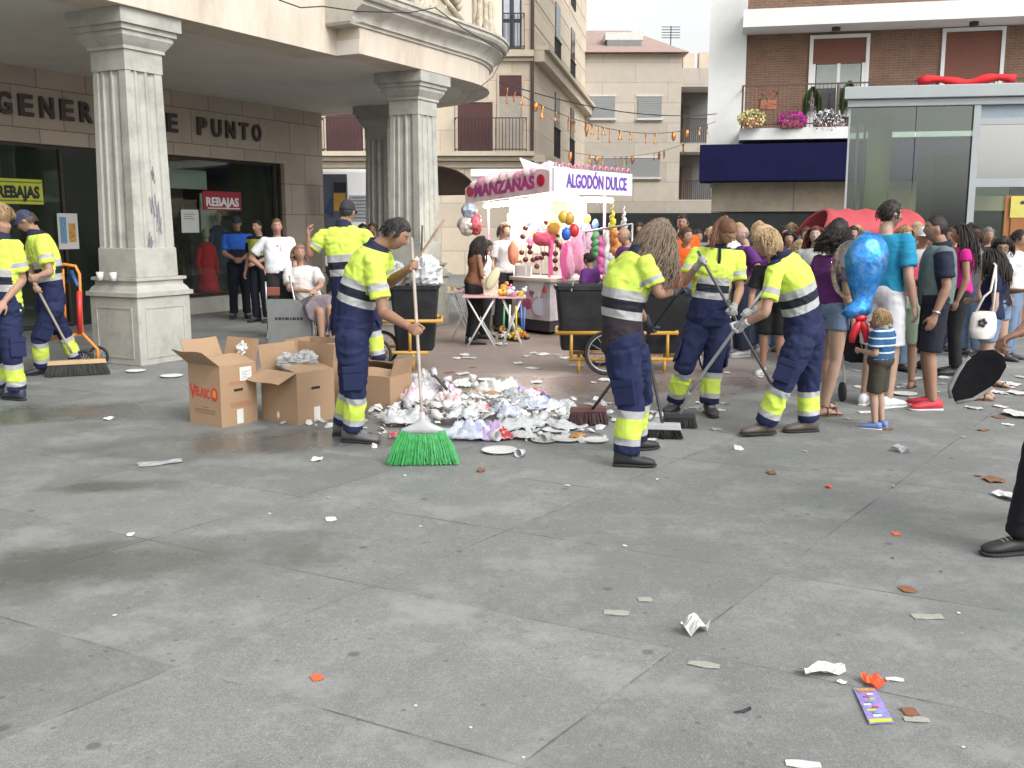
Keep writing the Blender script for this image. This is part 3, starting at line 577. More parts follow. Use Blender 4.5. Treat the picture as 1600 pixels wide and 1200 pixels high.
# ================================================================= glass pavilion
b5 = thing('glass_pavilion', 'glass and steel pavilion with a flat metal roof and wooden door', 'building', (7, 17, 0))
A5 = -R(10); O5 = P(1318, 300, 16.2); O5.z = 0; FP0 = frame(O5, A5); FP = lambda s, t, z: FP0(s+.24*t, t, z)
def s5(px, py=200, t=0):
    x, y, z = ray(px, py); k = x/y; o = FP(0, t, 0); d = Vector((math.cos(A5), math.sin(A5))); return (k*o.y-o.x)/(d.x-k*d.y)
def z5(px, py, t=0):
    p = FP(s5(px, py, t), t, 0); x, y, z = ray(px, py); return CAMH+z/y*p.y
steel = mat('grey painted steel', (.34, .37, .38), .45, .06, 3, metal=.3); zr5 = z5(1330, 168); zt5 = z5(1330, 142)
f = MB(); f.box((-.05, -.12, zt5-.14), (5.6, 4.6, zt5+.05), tf=FP); f.box((0, -.04, zr5), (5.55, 4.4, zt5-.142), tf=FP); f.build('roof', steel, b5, bevel=.01)
sm = s5(1523, 240)
f = MB(); f.box((sm-.05, -.02, 0), (sm+.05, .1, zr5), tf=FP); f.box((.02, .02, 0), (.05, .05, zr5), tf=FP); f.box((5.4, 0, 0), (5.5, .1, zr5), tf=FP)
ztr = z5(1560, 292); f.box((sm+.05, .0, ztr), (5.4, .08, ztr+.13), tf=FP); f.box((sm+.05, .0, ztr+.95), (5.4, .06, ztr+1.05), tf=FP)
for t_ in (1.5, 3, 4.3): f.box((.02, t_, 0), (.06, t_+.04, zr5), tf=FP)
f.build('steel_frame', steel, b5)
gp = glass('pavilion glass', (.66, .76, .70), .06)
f = MB(); s1 = s5(1428, 240)
for q0, q1 in ((.055, s1-.006), (s1+.006, sm-.052)): f.box((q0, .03, .03), (q1, .042, zr5-.002), tf=FP)
f.box((.025, .06, .03), (.037, 4.3, zr5-.002), tf=FP); f.build('glass_wall', gp, b5)
f = MB(); f.box((sm+.05, .03, ztr+.131), (5.4, .042, ztr+.949), tf=FP); f.build('upper_pane', glass('milky glass', (.5, .55, .55), .35), b5)
f = MB(); f.box((sm+.05, .05, ztr+1.051), (5.4, .06, zr5-.002), tf=FP); f.build('louvre', mat('blue grey louvre', (.25, .31, .36), .5), b5)
f = MB(); f.box((sm+.055, .6, ztr+.65), (5.3, .65, zr5), tf=FP); f.box((5.0, 1.2, 0), (5.3, 4, zr5), tf=FP); f.build('inner_wall', mat('black panel', (.02, .022, .03), .5), b5)
f = MB(); f.box((sm+.055, 1.4, ztr-.1), (5.3, 1.5, ztr+.6), tf=FP); f.build('inner_panel', mat('plain white panel', (0, 0, 0)), b5)
f = MB(); f.box((sm+.05, .03, .03), (s5(1569, 400), .042, ztr-.002), tf=FP); f.build('door_pane', gp, b5)
f = MB(); sd0 = s5(1570, 320); zd = z5(1570, 306); f.box((sd0, -.03, .02), (5.39, .06, zd), tf=FP)
f.box((sd0+.10, -.05, .9), (5.3, -.031, zd-.12), tf=FP); f.box((sd0+.1, -.05, .12), (5.3, -.031, .8), tf=FP); f.build('wooden_door', mat('orange varnished wood', (.32, .125, .035), .4, .2, 3, stretch=(1, 1, .15)), b5, bevel=.006)
c = FP(s5(1592, 322, -.06), -.06, z5(1592, 340, -.06))
f = MB(); f.box((-.12, 0, 0), (.22, .004, .33), tf=frame(c, A5)); tag(f.build('notice', mat('yellow notice', (.55, .5, .12), .6, .1)), 'small yellow notice with a dark bird mark on the wooden door', 'notice')
f = MB(); f.ell(c+V(.06, -.01, .23), (.045, .004, .03)); f.ell(c+V(.1, -.01, .26), (.02, .004, .015)); 
tag(f.build('door_mark', blk), 'dark bird shaped mark printed on the yellow notice', 'mark')
c = FP(s5(1372, 260, 1.6), 1.6, 0); f = MB(); f.tube([c, c+V(0, 0, zr5)], .2, 24); f.build('inner_column', mat('brass column', (.62, .54, .30), .45, .08), b5, smooth=True)
for px, m_, w_ in ((1455, mat('grey inner panel', (.12, .15, .14), .5), .25), (1485, mat('navy inner panel', (.02, .03, .09), .5), .3)):
    s = s5(px, 300, 2.2); f = MB(); f.box((s-w_, 2.2, 0), (s+w_, 2.25, zr5-.6), tf=FP); f.build('inner_partition', m_, b5)
# ================================================================= red canopy of a stall behind the crowd
f = MB(); Yc = 15.4; a = P(1282, 368, Yc); b = P(1455, 326, Yc); n = 14; rings = []
for j in range(9):
    t = j/8; yy = Yc+1.5*t; zz = a.z+(b.z-a.z)*math.sin(math.pi*min(1, max(0, t))**.8) if 0 else a.z+(b.z-a.z)*math.sin(math.pi*t)**.5
    rings.append([V(a.x+.26*math.sin(math.pi*t)**.6+(b.x-a.x-.3*math.sin(math.pi*t)**.6)*i/n, yy, zz+.02*math.sin(i*2.1)*math.sin(math.pi*t)) for i in range(n+1)])
vs = [p for r_ in rings for p in r_]; m_ = n+1
f.add(vs, [(j*m_+i, j*m_+i+1, (j+1)*m_+i+1, (j+1)*m_+i) for j in range(8) for i in range(n)])
can = thing('market_canopy', 'rounded red fabric canopy rising behind the crowd before the pavilion', 'canopy', ((a.x+b.x)/2, Yc+.7, 0))
o = f.build('fabric', mat('red canopy fabric', (.42, .06, .075), .75, .12, 3, .2, 30), can, smooth=True); md = o.modifiers.new('s', 'SOLIDIFY'); md.thickness = .02
f = MB()
for x in (a.x+.1, b.x-.1):
    for y in (Yc+.05, Yc+1.45): f.tube([(x, y, 0), (x, y, a.z)], .02, 6)
f.build('poles', steel, can)
# ================================================================= white van behind the pillars, brown awning, street shop strip
van = thing('white_van', 'white catering van with a louvred hatch parked behind the pillars', 'van', P(540, 430, 24)+V(0, 1, 0)); Yv = 24.0
def rv(x0, y0, x1, y1, d0, d1, mb, Y=Yv):
    a = P(x0, y1, Y); b = P(x1, y0, Y); mb.box((a.x, Y+d0, a.z), (b.x, Y+d1, b.z))
f = MB(); a = P(470, 264, Yv); b = P(650, 264, Yv); f.box((a.x, Yv, .45), (b.x, Yv+2.2, a.z)); f.build('body', mat('white van paint', (.86, .87, .88), .3, .03), van, bevel=.08)
f = MB(); rv(548, 304, 582, 345, -.03, -.002, f); f.build('hatch', mat('grey hatch', (.5, .52, .54), .4), van, bevel=.01)
f = MB()
for k in range(7): rv(551, 307+k*5.3, 578, 309+k*5.3, -.05, -.031, f)
f.build('louvre_slats', mat('dark slat', (.2, .2, .22), .5), van)
for x in (500, 620):
    f = MB(); c = P(x, 400, Yv); f.tube([(c.x, Yv-.05, .36), (c.x, Yv+.2, .36)], .36, 20); w_ = f.build('wheel', mat('black rubber', (.02, .02, .02), .8), van); f = MB(); f.tube([(c.x, Yv-.06, .36), (c.x, Yv-.04, .36)], .2, 16); f.build('rim', mat('rim metal', (.5, .5, .5), .3, metal=.8), w_)
f = MB(); rv(735, 264, 820, 276, 0, .4, f, 26); rv(740, 277, 800, 284, .1, .3, f, 26); tag(f.build('shop_awning', mat('white awning box', (.7, .72, .74), .6), bevel=.01), 'white shop awning box behind the sweet stall', 'awning')
f = MB(); c = P(716, 300, 20)
rings = []
for j in range(9):
    t = j/8*math.pi/2; rings.append([V(c.x-.5+.85*math.sin(t)*math.cos(s_), 20+.5-.9*math.sin(t)*math.sin(s_) if 0 else 20+.4*s_, c.z+.55*math.cos(t)-.05) for s_ in [i/8*math.pi/2 for i in range(9)]])
vs = [p for r_ in rings for p in r_]; f.add(vs, [(j*9+i, j*9+i+1, (j+1)*9+i+1, (j+1)*9+i) for j in range(8) for i in range(8)])
o = f.build('round_awning', mat('brown canvas', (.14, .10, .08), .9, .1), smooth=True); o.modifiers.new('s', 'SOLIDIFY').thickness = .02; tag(o, 'brown round topped shop awning just right of the second pillar', 'awning')
# advertising totem behind worker with cap
tt_ = thing('advertising_totem', 'blue and orange advertising board at the arcade edge behind the capped sweeper', 'sign', P(540, 420, 21))
f = MB(); rv(508, 272, 541, 400, 0, .12, f, 21); f.build('board', mat('slate blue board', (.10, .12, .16), .5), tt_, bevel=.01)
f = MB(); rv(522, 302, 539, 330, -.03, -.002, f, 21); f.build('orange_panel', mat('amber panel', (.55, .3, .05), .5), tt_)
f = MB(); rv(523, 285, 541, 300, -.04, -.002, f, 21); f.build('black_panel', blk, tt_)
f = MB(); a = P(508, 330, 21); b = P(520, 306, 21); c = P(522, 340, 21); f.add([(a.x, 20.96, a.z), (b.x, 20.96, b.z), (c.x, 20.96, c.z)], [(0, 2, 1)]); f.build('blue_triangle', mat('blue panel', (.03, .06, .16), .5), tt_).modifiers.new('s', 'SOLIDIFY').thickness = .01
# ================================================================= cables and bunting
f = MB()
def cable(pts, r=.008): f.tube(pts, r, 5)
def cat(p0, p1, sag, n=16): return [p0.lerp(p1, i/n)-V(0, 0, sag*4*(i/n)*(1-i/n)) for i in range(n+1)]
pa, pb = P(832, 130, 33.5), P(1120, 195, 26)
cable(cat(P(780, 128, 19), P(1120, 178, 26.2), .25), .012); tag(f.build('overhead_cable', rail), 'black cable strung across the street above the flag bunting', 'cable')
f = MB(); bline = cat(P(780, 130, 18.6), P(1118, 190, 26.2), .55, 40); cable(bline, .008); tag(f.build('bunting_string', rail), 'thin string that carries the red and yellow flags', 'string')
flagm = ramp_mat('flag stripes', 'fs', [(0, (.50, .10, .06)), (.25, (.68, .40, .12)), (.75, (.50, .10, .06))], .8)
def flag(p, wv, hh, label, grp, ang):
    n = 6; vs = []; fs = []; at = []
    for i in range(n+1):
        for j in range(4):
            u = j/3; t = i/n; q = V(math.cos(ang)*wv*(u-.5), math.sin(ang)*wv*(u-.5), 0); vs.append(p+q+V(.02*math.sin(t*4+u*3), .03*math.sin(t*5+ang)+.015*math.cos(u*6), -hh*t)); at.append(u)
    fs = [(i*4+j, i*4+j+1, i*4+j+5, i*4+j+4) for i in range(n) for j in range(3)]
    f = MB(); f.add(vs, fs); o = f.build('bunting_flag', flagm, smooth=True); a = o.data.attributes.new('fs', 'FLOAT', 'POINT'); a.data.foreach_set('value', at)
    o.modifiers.new('s', 'SOLIDIFY').thickness = .004; tag(o, label, 'flag', grp)
rf = random.Random(11); GB = 'red and yellow flags strung across the street'
for i in range(1, 40):
    if rf.random() < (.30 if i < 20 else .58): continue
    p = bline[i]; flag(p, rf.uniform(.05, .085), rf.uniform(.16, .30), 'small red and yellow flag hanging from the string across the street', GB, rf.uniform(0, 3))
f = MB(); b2l = cat(P(880, 235, 27), P(1075, 222, 34), .3, 22); cable(b2l, .007); tag(f.build('bunting_string', rail), 'lower string of bunting in front of the cream building', 'string')
for i in range(1, 22):
    if rf.random() < .35: continue
    flag(b2l[i], rf.uniform(.05, .09), rf.uniform(.2, .34), 'small faded flag on the lower string before the cream building', 'faded flags on the lower string', rf.uniform(0, 3))
f = MB(); pts = [P(436, 0, 13.0), P(470, 12, 13.4), P(505, 10, 13.8), P(560, 18, 14.2), P(640, 20, 14.6), P(680, 12, 14.9), P(725, 45, 15.8), P(770, 72, 16.9), P(788, 85, 17.4)]
cable(pts, .009); cable([P(788, 85, 17.4), P(770, 120, 17.0), P(733, 150, 16.2), P(715, 170, 15.9)], .007)
tag(f.build('facade_cable', rail), 'loose black cable sagging along the stone cornice of the arcade', 'cable')
# ================================================================= PEOPLE
def nrm(v): v = Vector(v); return v.normalized() if v.length > 1e-9 else Vector((0, 0, 1))
def skin_mat(tone):
    tone = (tone[0]*.80, tone[1]*.75, tone[2]*.70); name = 'skin %.2f %.2f' % tone[:2]
    if name in MATS: return MATS[name]
    m = mat(name, tone, .55, .07, 9, .12, 60, spec=.35); n = m.node_tree.nodes; l = m.node_tree.links
    m.node_tree.nodes['Principled BSDF'].inputs['Subsurface Weight'].default_value = .0
    at = n.new('ShaderNodeAttribute'); at.attribute_name = 'face'
    mx = n.new('ShaderNodeMix'); mx.data_type = 'RGBA'; l.new(at.outputs['Fac'], mx.inputs[0]); b = n['Principled BSDF']
    old = b.inputs['Base Color'].links[0].from_socket; l.new(old, mx.inputs[6]); mx.inputs[7].default_value = (tone[0]*.62, tone[1]*.42, tone[2]*.42, 1); l.new(mx.outputs[2], b.inputs['Base Color'])
    a2 = n.new('ShaderNodeAttribute'); a2.attribute_name = 'stubble'
    m2 = n.new('ShaderNodeMix'); m2.data_type = 'RGBA'; l.new(a2.outputs['Fac'], m2.inputs[0]); l.new(mx.outputs[2], m2.inputs[6]); m2.inputs[7].default_value = (.06, .045, .04, 1); l.new(m2.outputs[2], b.inputs['Base Color'])
    return m
def remesh(mb, name, voxel, parent, mats, folds=0, fscale=9, smooth_it=2, post=None, grav=False):
    o0 = Vector(ORG[parent.name]); vs = [tuple(Vector(v)-o0) for v in mb.v]
    me = bpy.data.meshes.new('tmp'); me.from_pydata(vs, [], mb.f); ob = bpy.data.objects.new('tmp', me); S.collection.objects.link(ob)
    md = ob.modifiers.new('r', 'REMESH'); md.mode = 'VOXEL'; md.voxel_size = voxel; md.use_smooth_shade = True
    if smooth_it: ms = ob.modifiers.new('s', 'SMOOTH'); ms.factor = .6; ms.iterations = smooth_it
    dg = bpy.context.evaluated_depsgraph_get(); out = bpy.data.meshes.new_from_object(ob.evaluated_get(dg)); bpy.data.objects.remove(ob); bpy.data.meshes.remove(me)
    out.name = name; out.materials.clear()
    for m_ in mats: out.materials.append(m_)
    n = len(out.vertices); co = np.empty(n*3); out.vertices.foreach_get('co', co); co = co.reshape(-1, 3)
    if folds:
        no = np.empty(n*3); out.vertices.foreach_get('normal', no); no = no.reshape(-1, 3)
        q = co+np.array([o0.x*3.1, o0.y*1.7, 0]); s = fscale
        wv = np.stack([vnoise(q*4+11), vnoise(q*4+37), vnoise(q*4+73)], 1)*.12
        a = vnoise((q+wv)*np.array([s, s, s*.55])); b = 1-np.abs(vnoise((q+wv)*np.array([s*1.5, s*1.5, s*2.2])+5))*2
        co = co+no*((a*.55+b*.45)*folds)[:, None]; out.vertices.foreach_set('co', co.ravel())
    out.polygons.foreach_set('use_smooth', [True]*len(out.polygons))
    ob = bpy.data.objects.new(name, out); S.collection.objects.link(ob); ob.parent = parent
    if post: post(out, co+np.array(o0))
    return ob
def setattr_f(me, name, arr):
    a = me.attributes.new(name, 'FLOAT', 'POINT'); a.data.foreach_set('value', np.asarray(arr, dtype=np.float32))
def basis(r, f, u): return Matrix((r, f, u)).transposed()
def spline(pts, n):
    out = []
    for i in range(len(pts)-1):
        p0 = pts[max(i-1, 0)]; p1 = pts[i]; p2 = pts[i+1]; p3 = pts[min(i+2, len(pts)-1)]
        for k in range(n):
            t = k/n; out.append(.5*((2*p1)+(p2-p0)*t+(2*p0-5*p1+4*p2-p3)*t*t+(3*p1-p0-3*p2+p3)*t**3))
    out.append(pts[-1]); return out
def torso(mb, J, s, inf=0., prof=None, t0=-.1, t1=1.0, nseg=20, fat=0, fem=False):
    P0, N0 = J['pelvis'], J['neck']; C0 = J.get('chest') or (P0.lerp(N0, .6))
    hr = nrm(J['rhip']-J['lhip']); sr = nrm(J['rsh']-J['lsh'])
    base = [(-.14, .105, .085), (-.05, .150, .112), (.05, .168, .122), (.18, .163, .112+.5*fat), (.32, .148+.4*fat, .102+fat), (.48, .155+.3*fat, .112+.7*fat), (.64, .170, .122+.2*fat), (.78, .178, .116), (.88, .168, .098), (.95, .125, .080), (1.0, .080, .066), (1.05, .062, .062)]
    if fem: base = [(-.14, .110, .09), (-.05, .158, .118), (.05, .172, .122), (.18, .155, .105+.5*fat), (.32, .128+.4*fat, .09+fat), (.48, .135+.3*fat, .10+.7*fat), (.62, .148, .128+.3*fat), (.70, .154, .128+.2*fat), (.80, .160, .102), (.88, .148, .088), (.95, .11, .072), (1.0, .070, .058), (1.05, .055, .055)]
    pts = spline([P0, C0, N0], 12) if C0 else [P0, N0]
    def at(t):
        if t <= 0: return P0+(pts[1]-pts[0]).normalized()*t*(N0-P0).length, (pts[1]-pts[0]).normalized()
        if t >= 1: return N0+(pts[-1]-pts[-2]).normalized()*(t-1)*(N0-P0).length, (pts[-1]-pts[-2]).normalized()
        x = t*(len(pts)-1); i = min(int(x), len(pts)-2); return pts[i].lerp(pts[i+1], x-i), (pts[i+1]-pts[i]).normalized()
    rings = []
    for t, a, b in base:
        if t < t0-.001 or t > t1+.001: continue
        c, up = at(t); r = nrm(hr.lerp(sr, min(1, max(0, t)))); r = nrm(r-up*r.dot(up)); f = nrm(up.cross(r))
        a, b = (a+inf)*s, (b+inf)*s
        ring = []
        for k in range(nseg):
            th = 2*math.pi*k/nseg; ct, st = math.cos(th), math.sin(th); e = .86
            ring.append(c+r*a*math.copysign(abs(ct)**e, ct)+f*b*math.copysign(abs(st)**e, st))
        rings.append(ring)
    mb.loft(rings)
    up = nrm(N0-P0); fw = nrm(up.cross(sr)); return up, fw
def limb(mb, pts, rad, n=14, sub=5):
    P_ = spline([Vector(p) for p in pts], sub); rr = []
    for i in range(len(P_)):
        x = i/sub; k = min(int(x), len(rad)-2); rr.append(rad[k]+(rad[k+1]-rad[k])*(x-k))
    mb.tube(P_, rr, n)
def interp_pts(a, b, ts): return [a.lerp(b, t) for t in ts]
def arm_pts(sh, el, wr):
    return interp_pts(sh, el, (0, .35, .8))+[el]+interp_pts(el, wr, (.22, .6, 1))
def leg_pts(hp, kn, an):
    return interp_pts(hp, kn, (0, .4, .85))+[kn]+interp_pts(kn, an, (.25, .6, 1))
def hand(mb, wr, h, n, side, s=1, curl=.6, inf=0., open_=False):
    """h: hand direction, n: palm normal (the way the palm faces), side: thumb side sign along h x n"""
    h = nrm(h); n = nrm(n-h*n.dot(h)); wv = h.cross(n)*side
    def sec(c, a, b, k=12):
        return [c+wv*(a+inf)*math.cos(2*math.pi*i/k)+n*(b+inf)*math.sin(2*math.pi*i/k) for i in range(k)]
    c = wr
    mb.loft([sec(c-h*.02*s, .026*s, .021*s), sec(c+h*.012*s, .029*s, .019*s), sec(c+h*.045*s, .040*s, .017*s), sec(c+h*.08*s, .041*s, .0145*s), sec(c+h*.096*s, .036*s, .012*s)])
    for i, (off, ln, r_) in enumerate(((.030, .070, .0095), (.0105, .080, .0098), (-.0105, .075, .0093), (-.030, .060, .0083))):
        p = c+h*(.088-abs(i-1.3)*.004)*s+wv*off*s; d = h; L_ = [ln*.45, ln*.32, ln*.26]; pts = [p-h*.012*s, p]; ang = 0
        for k in range(3):
            ang += curl*(1.0, 1.15, .8)[k]*(1+.08*(i-1)); d = h*math.cos(ang)+n*math.sin(ang); p = p+d*L_[k]*s; pts.append(p)
        mb.tube(spline(pts, 2), [(r_+inf)*s*(1-.035*q) for q in range(9)], 8); mb.ell(pts[-1], [(r_*.82+inf)*s]*3, n=8, m=6)
    p = c+h*.03*s+wv*.026*s; d0 = nrm(h*.75+wv*.75+n*.25); d1 = nrm(h*(.9-.3*curl)+wv*(.35-.45*curl)+n*(.25+.75*curl)); pts = [p-wv*.008*s, p+d0*.030*s, p+d0*.036*s+d1*.030*s, p+d0*.036*s+d1*.058*s]
    mb.tube(spline(pts, 3), [(.0125-.0004*q+inf)*s for q in range(10)], 8); mb.ell(pts[-1], [(.0098+inf)*s]*3, n=8, m=6)
def head_pt(x, y, z, fem=False, young=0):
    """x right, y forward, z up unit direction -> local offset in metres (adult)"""
    a, b, c = (.0745, .096, .118) if not fem else (.071, .092, .113)
    X, Y, Z = x*a, y*b, z*c
    if z < 0:
        k = -z; X *= 1-.34*k**1.4; 
        if y < 0: Y *= 1-.45*min(1, k*1.3)
        else: Y *= 1-.10*k
    if z > .2 and y < 0: Y *= 1.03
    if y > 0:
        g = lambda x0, z0, sx, sz: math.exp(-((x-x0)/sx)**2-((z-z0)/sz)**2)*y
        Y += .022*g(0, -.20, .13, .13)+.010*g(0, -.02, .11, .16)+.005*g(0, .28, .6, .10)
        Y -= .010*(g(.40, .07, .20, .12)+g(-.40, .07, .20, .12))
        Y += .006*g(0, -.52, .32, .055)+.006*g(0, -.63, .26, .05)-.004*g(0, -.575, .3, .025)
        Y += .009*g(0, -.85, .35, .16)+.004*(g(.5, -.2, .2, .2)+g(-.5, -.2, .2, .2))
    return X, Y, Z
def head_mesh(mb, H, M, s, fem=False, n=44, m=34, scale=1.0):
    vs = []; 
    for i in range(m+1):
        t = -math.pi/2+math.pi*i/m
        for k in range(n):
            a = 2*math.pi*k/n; x, y, z = math.cos(t)*math.cos(a), math.cos(t)*math.sin(a), math.sin(t)
            vs.append(H+M@(Vector(head_pt(x, y, z, fem))*s*scale))
    fs = [(i*n+k, i*n+(k+1) % n, (i+1)*n+(k+1) % n, (i+1)*n+k) for i in range(m) for k in range(n)]
    mb.add(vs, fs)
def ears(mb, H, M, s, fem=False):
    for sg in (-1, 1):
        c = H+M@(Vector((sg*(.073 if not fem else .069), -.008, -.004))*s); E = M@Matrix.Rotation(sg*R(-18), 3, 'Z')
        mb.ell(c, (.009*s, .019*s, .031*s), E, 10, 8)
def sstep(a, b, x): t = max(0, min(1, (x-a)/(b-a))); return t*t*(3-2*t)
def hair_cap(mb, H, M, s, style, fem, r, n=56, m=40):
    th = {'short': .10, 'crop': .05, 'bob': .2, 'long': .15, 'pony': .08, 'curly': .22, 'ring': .07, 'afro': .5}[style]
    vs = []
    for i in range(m+1):
        t = -math.pi/2+math.pi*i/m
        for k in range(n):
            a = 2*math.pi*k/n; x, y, z = math.cos(t)*math.cos(a), math.cos(t)*math.sin(a), math.sin(t)
            back = -y; front = .52 if style != 'ring' else 3
            if y > 0: line = .16+(front-.16)*sstep(.25, .75, y)-(.35 if abs(x) > .85 and style in ('short', 'bob') else 0)
            else: line = .16-(.62 if style in ('short', 'crop', 'ring') else .95 if style in ('bob', 'afro') else .7)*sstep(0, .55, back)
            if style in ('bob', 'long', 'curly', 'afro'): line -= .35*sstep(.15, -.25, y)+(.25 if y > 0 and y < .45 else 0)
            mk = sstep(line-.05, line+.09, z+.03*math.sin(a*9+t*7))
            if style == 'ring': mk *= 1-sstep(.25, .4, z)
            x2, y2, z2 = head_pt(x, y, z, fem); sc = 1+th*mk*(.75+.35*math.sin(a*3+t*4+r)*.3+.25*z) if mk > 0 else 1
            sc = sc if mk > .02 else .93; sc = sc*(1-.0) if mk >= .98 else (.93+(sc-.93)*mk)
            if style == 'short' and y > .2 and z > .45: sc += .03
            nz = (math.sin(a*23+z*17+r)*math.sin(a*11-z*31)*.012+r_noise(r, i, k)*.014)*mk*(1 if style not in ('curly', 'afro') else 4)
            vs.append(H+M@(Vector((x2, y2, z2))*s*(sc+nz)))
    fs = [(i*n+k, i*n+(k+1) % n, (i+1)*n+(k+1) % n, (i+1)*n+k) for i in range(m) for k in range(n)]
    mb.add(vs, fs)
def r_noise(r, i, k): return ((math.sin(i*12.9898+k*78.233+r)*43758.5453) % 1)*2-1
def strands(mb, H, M, s, count, length, r, fem=True, curl=.0, rad=.006, spread=1, drop=(0, 0, -1), ymax=.35, zmin=-.35, cfreq=9, out=.02, N_=9):
    rr = random.Random(r); dr = nrm(drop)
    for i in range(count):
        while True:
            a = rr.uniform(0, 2*math.pi); z = rr.uniform(zmin, .97); q = math.sqrt(1-z*z); x, y = q*math.cos(a), q*math.sin(a)
            if y < ymax or z > .62: break
        p = H+M@(Vector(head_pt(x, y, z, fem))*s*1.05); d = nrm(M@Vector((x, min(y, .1)*.6-.25, z*.35))); Lh = length*rr.uniform(.7, 1.1)*(1-.25*max(0, -z)); pts = []; ph = rr.uniform(0, 6.28)
        for k in range(N_):
            t = k/(N_-1); st = Lh/(N_-1)
            off = V(math.sin(ph+t*cfreq), math.cos(ph+t*cfreq), .4*math.sin(ph*2+t*cfreq))*curl*t**.5
            pts.append(p+off); d = nrm(d*(.62)+dr*.5+(M@V(x, min(0, y)-.1, 0))*out*spread); 
            cc = p-H; dd = cc.length; p = p+d*st
            v_ = p-H
            if v_.length < .118*s and (M.transposed()@v_).z > -.09: p = H+nrm(v_)*.118*s
        mb.tube(pts, [rad*(1-.55*(k/(N_-1))**2)*rr.uniform(.7, 1.2) for k in range(N_)], 5)
def shoe(name, an, toe_dir, s, parent, m, kind='shoe', up=None, label=None):
    d = nrm(toe_dir); upv = nrm(up or (V(0, 0, 1)-d*d.z)); w_ = nrm(d.cross(upv)); f = MB(); sole = MB()
    base = an-upv*.075*s
    def sec(x, wd, h0, h1, k=14):
        c = base+d*x*s; return [c+w_*wd*s*math.cos(2*math.pi*i/k)+upv*((h0+h1)/2+(h1-h0)/2*math.sin(2*math.pi*i/k))*s for i in range(k)]
    if kind == 'sandal':
        f.loft([sec(-.075, .012, .0, .02), sec(-.06, .032, .0, .045), sec(-.01, .034, 0, .085), sec(.05, .036, .004, .062), (sec(.10, .042, .004, .042)), sec(.14, .042, .004, .030), sec(.17, .03, .004, .022)])
        o = f.build('foot', m, parent, smooth=True); f = MB(); f.loft([sec(-.085, .02, -.018, .004), sec(-.06, .036, -.018, .006), sec(0, .036, -.018, .006), sec(.1, .048, -.018, .006), sec(.16, .042, -.018, .006), sec(.19, .02, -.018, .004)]); so_ = f.build('sandal', mat('sandal leather', (.10, .05, .03), .6), o); so_.location = (0, 0, 0)
        g2 = MB()
        for x in (.11, .02): g2.tube([base+d*x*s+w_*.046*s, base+d*x*s+w_*.03*s+upv*(.05 if x > .1 else .07)*s, base+d*x*s+upv*(.056 if x > .1 else .085)*s, base+d*x*s-w_*.03*s+upv*(.05 if x > .1 else .07)*s, base+d*x*s-w_*.046*s], .006, 6)
        g2.build('strap', MATS['sandal leather'], o); return o
    hb = .115 if kind == 'boot' else .085
    f.loft([sec(-.088, .015, .01, .05), sec(-.08, .034, -.0, hb), sec(-.03, .042, -.0, hb+.012), sec(.02, .043, .0, hb-.005), sec(.07, .046, .0, .072), sec(.12, .051, .0, .058), sec(.165, .047, .0, .048), sec(.195, .032, .002, .036), sec(.205, .012, .005, .022)])
    o = f.build(name, m, parent, smooth=True)
    if label: o['label'] = label
    sole.loft([sec(-.094, .02, -.016, .006), sec(-.085, .038, -.016, .008), sec(-.03, .044, -.014, .008), sec(.04, .043, -.014, .008), sec(.12, .054, -.016, .008), sec(.17, .050, -.014, .008), sec(.205, .033, -.010, .008), sec(.214, .015, -.004, .006)])
    sole.build('sole', mat('white sole', (.6, .6, .58), .7) if kind == 'trainer' else mat('black sole', (.02, .02, .022), .8), o, smooth=True)
    g2 = MB()
    for x in (.045, .065, .085, .105): g2.tube([base+d*x*s+w_*.022*s+upv*(.085-.35*(x-.045)-.006)*s, base+d*x*s+upv*(.088-.35*(x-.045)-.004)*s, base+d*x*s-w_*.022*s+upv*(.085-.35*(x-.045)-.006)*s], .003, 5)
    if kind != 'boot0': g2.build('laces', mat('laces', (.3, .3, .3) if kind != 'trainer' else (.6, .6, .6), .8), o)
    return o
def grip_hand(el, g_, pole, palm_sign, s):
    h = nrm(g_-el); n = nrm(pole.cross(h))*palm_sign; h2 = nrm(h-n*.25); return g_-h2*.082*s-n*.026*s, h2, n
HIVIS_T = [(0, NAVY), (.29, SIL), (.385, (.015, .018, .03)), (.49, SIL), (.59, YEL), (.985, NAVY)]
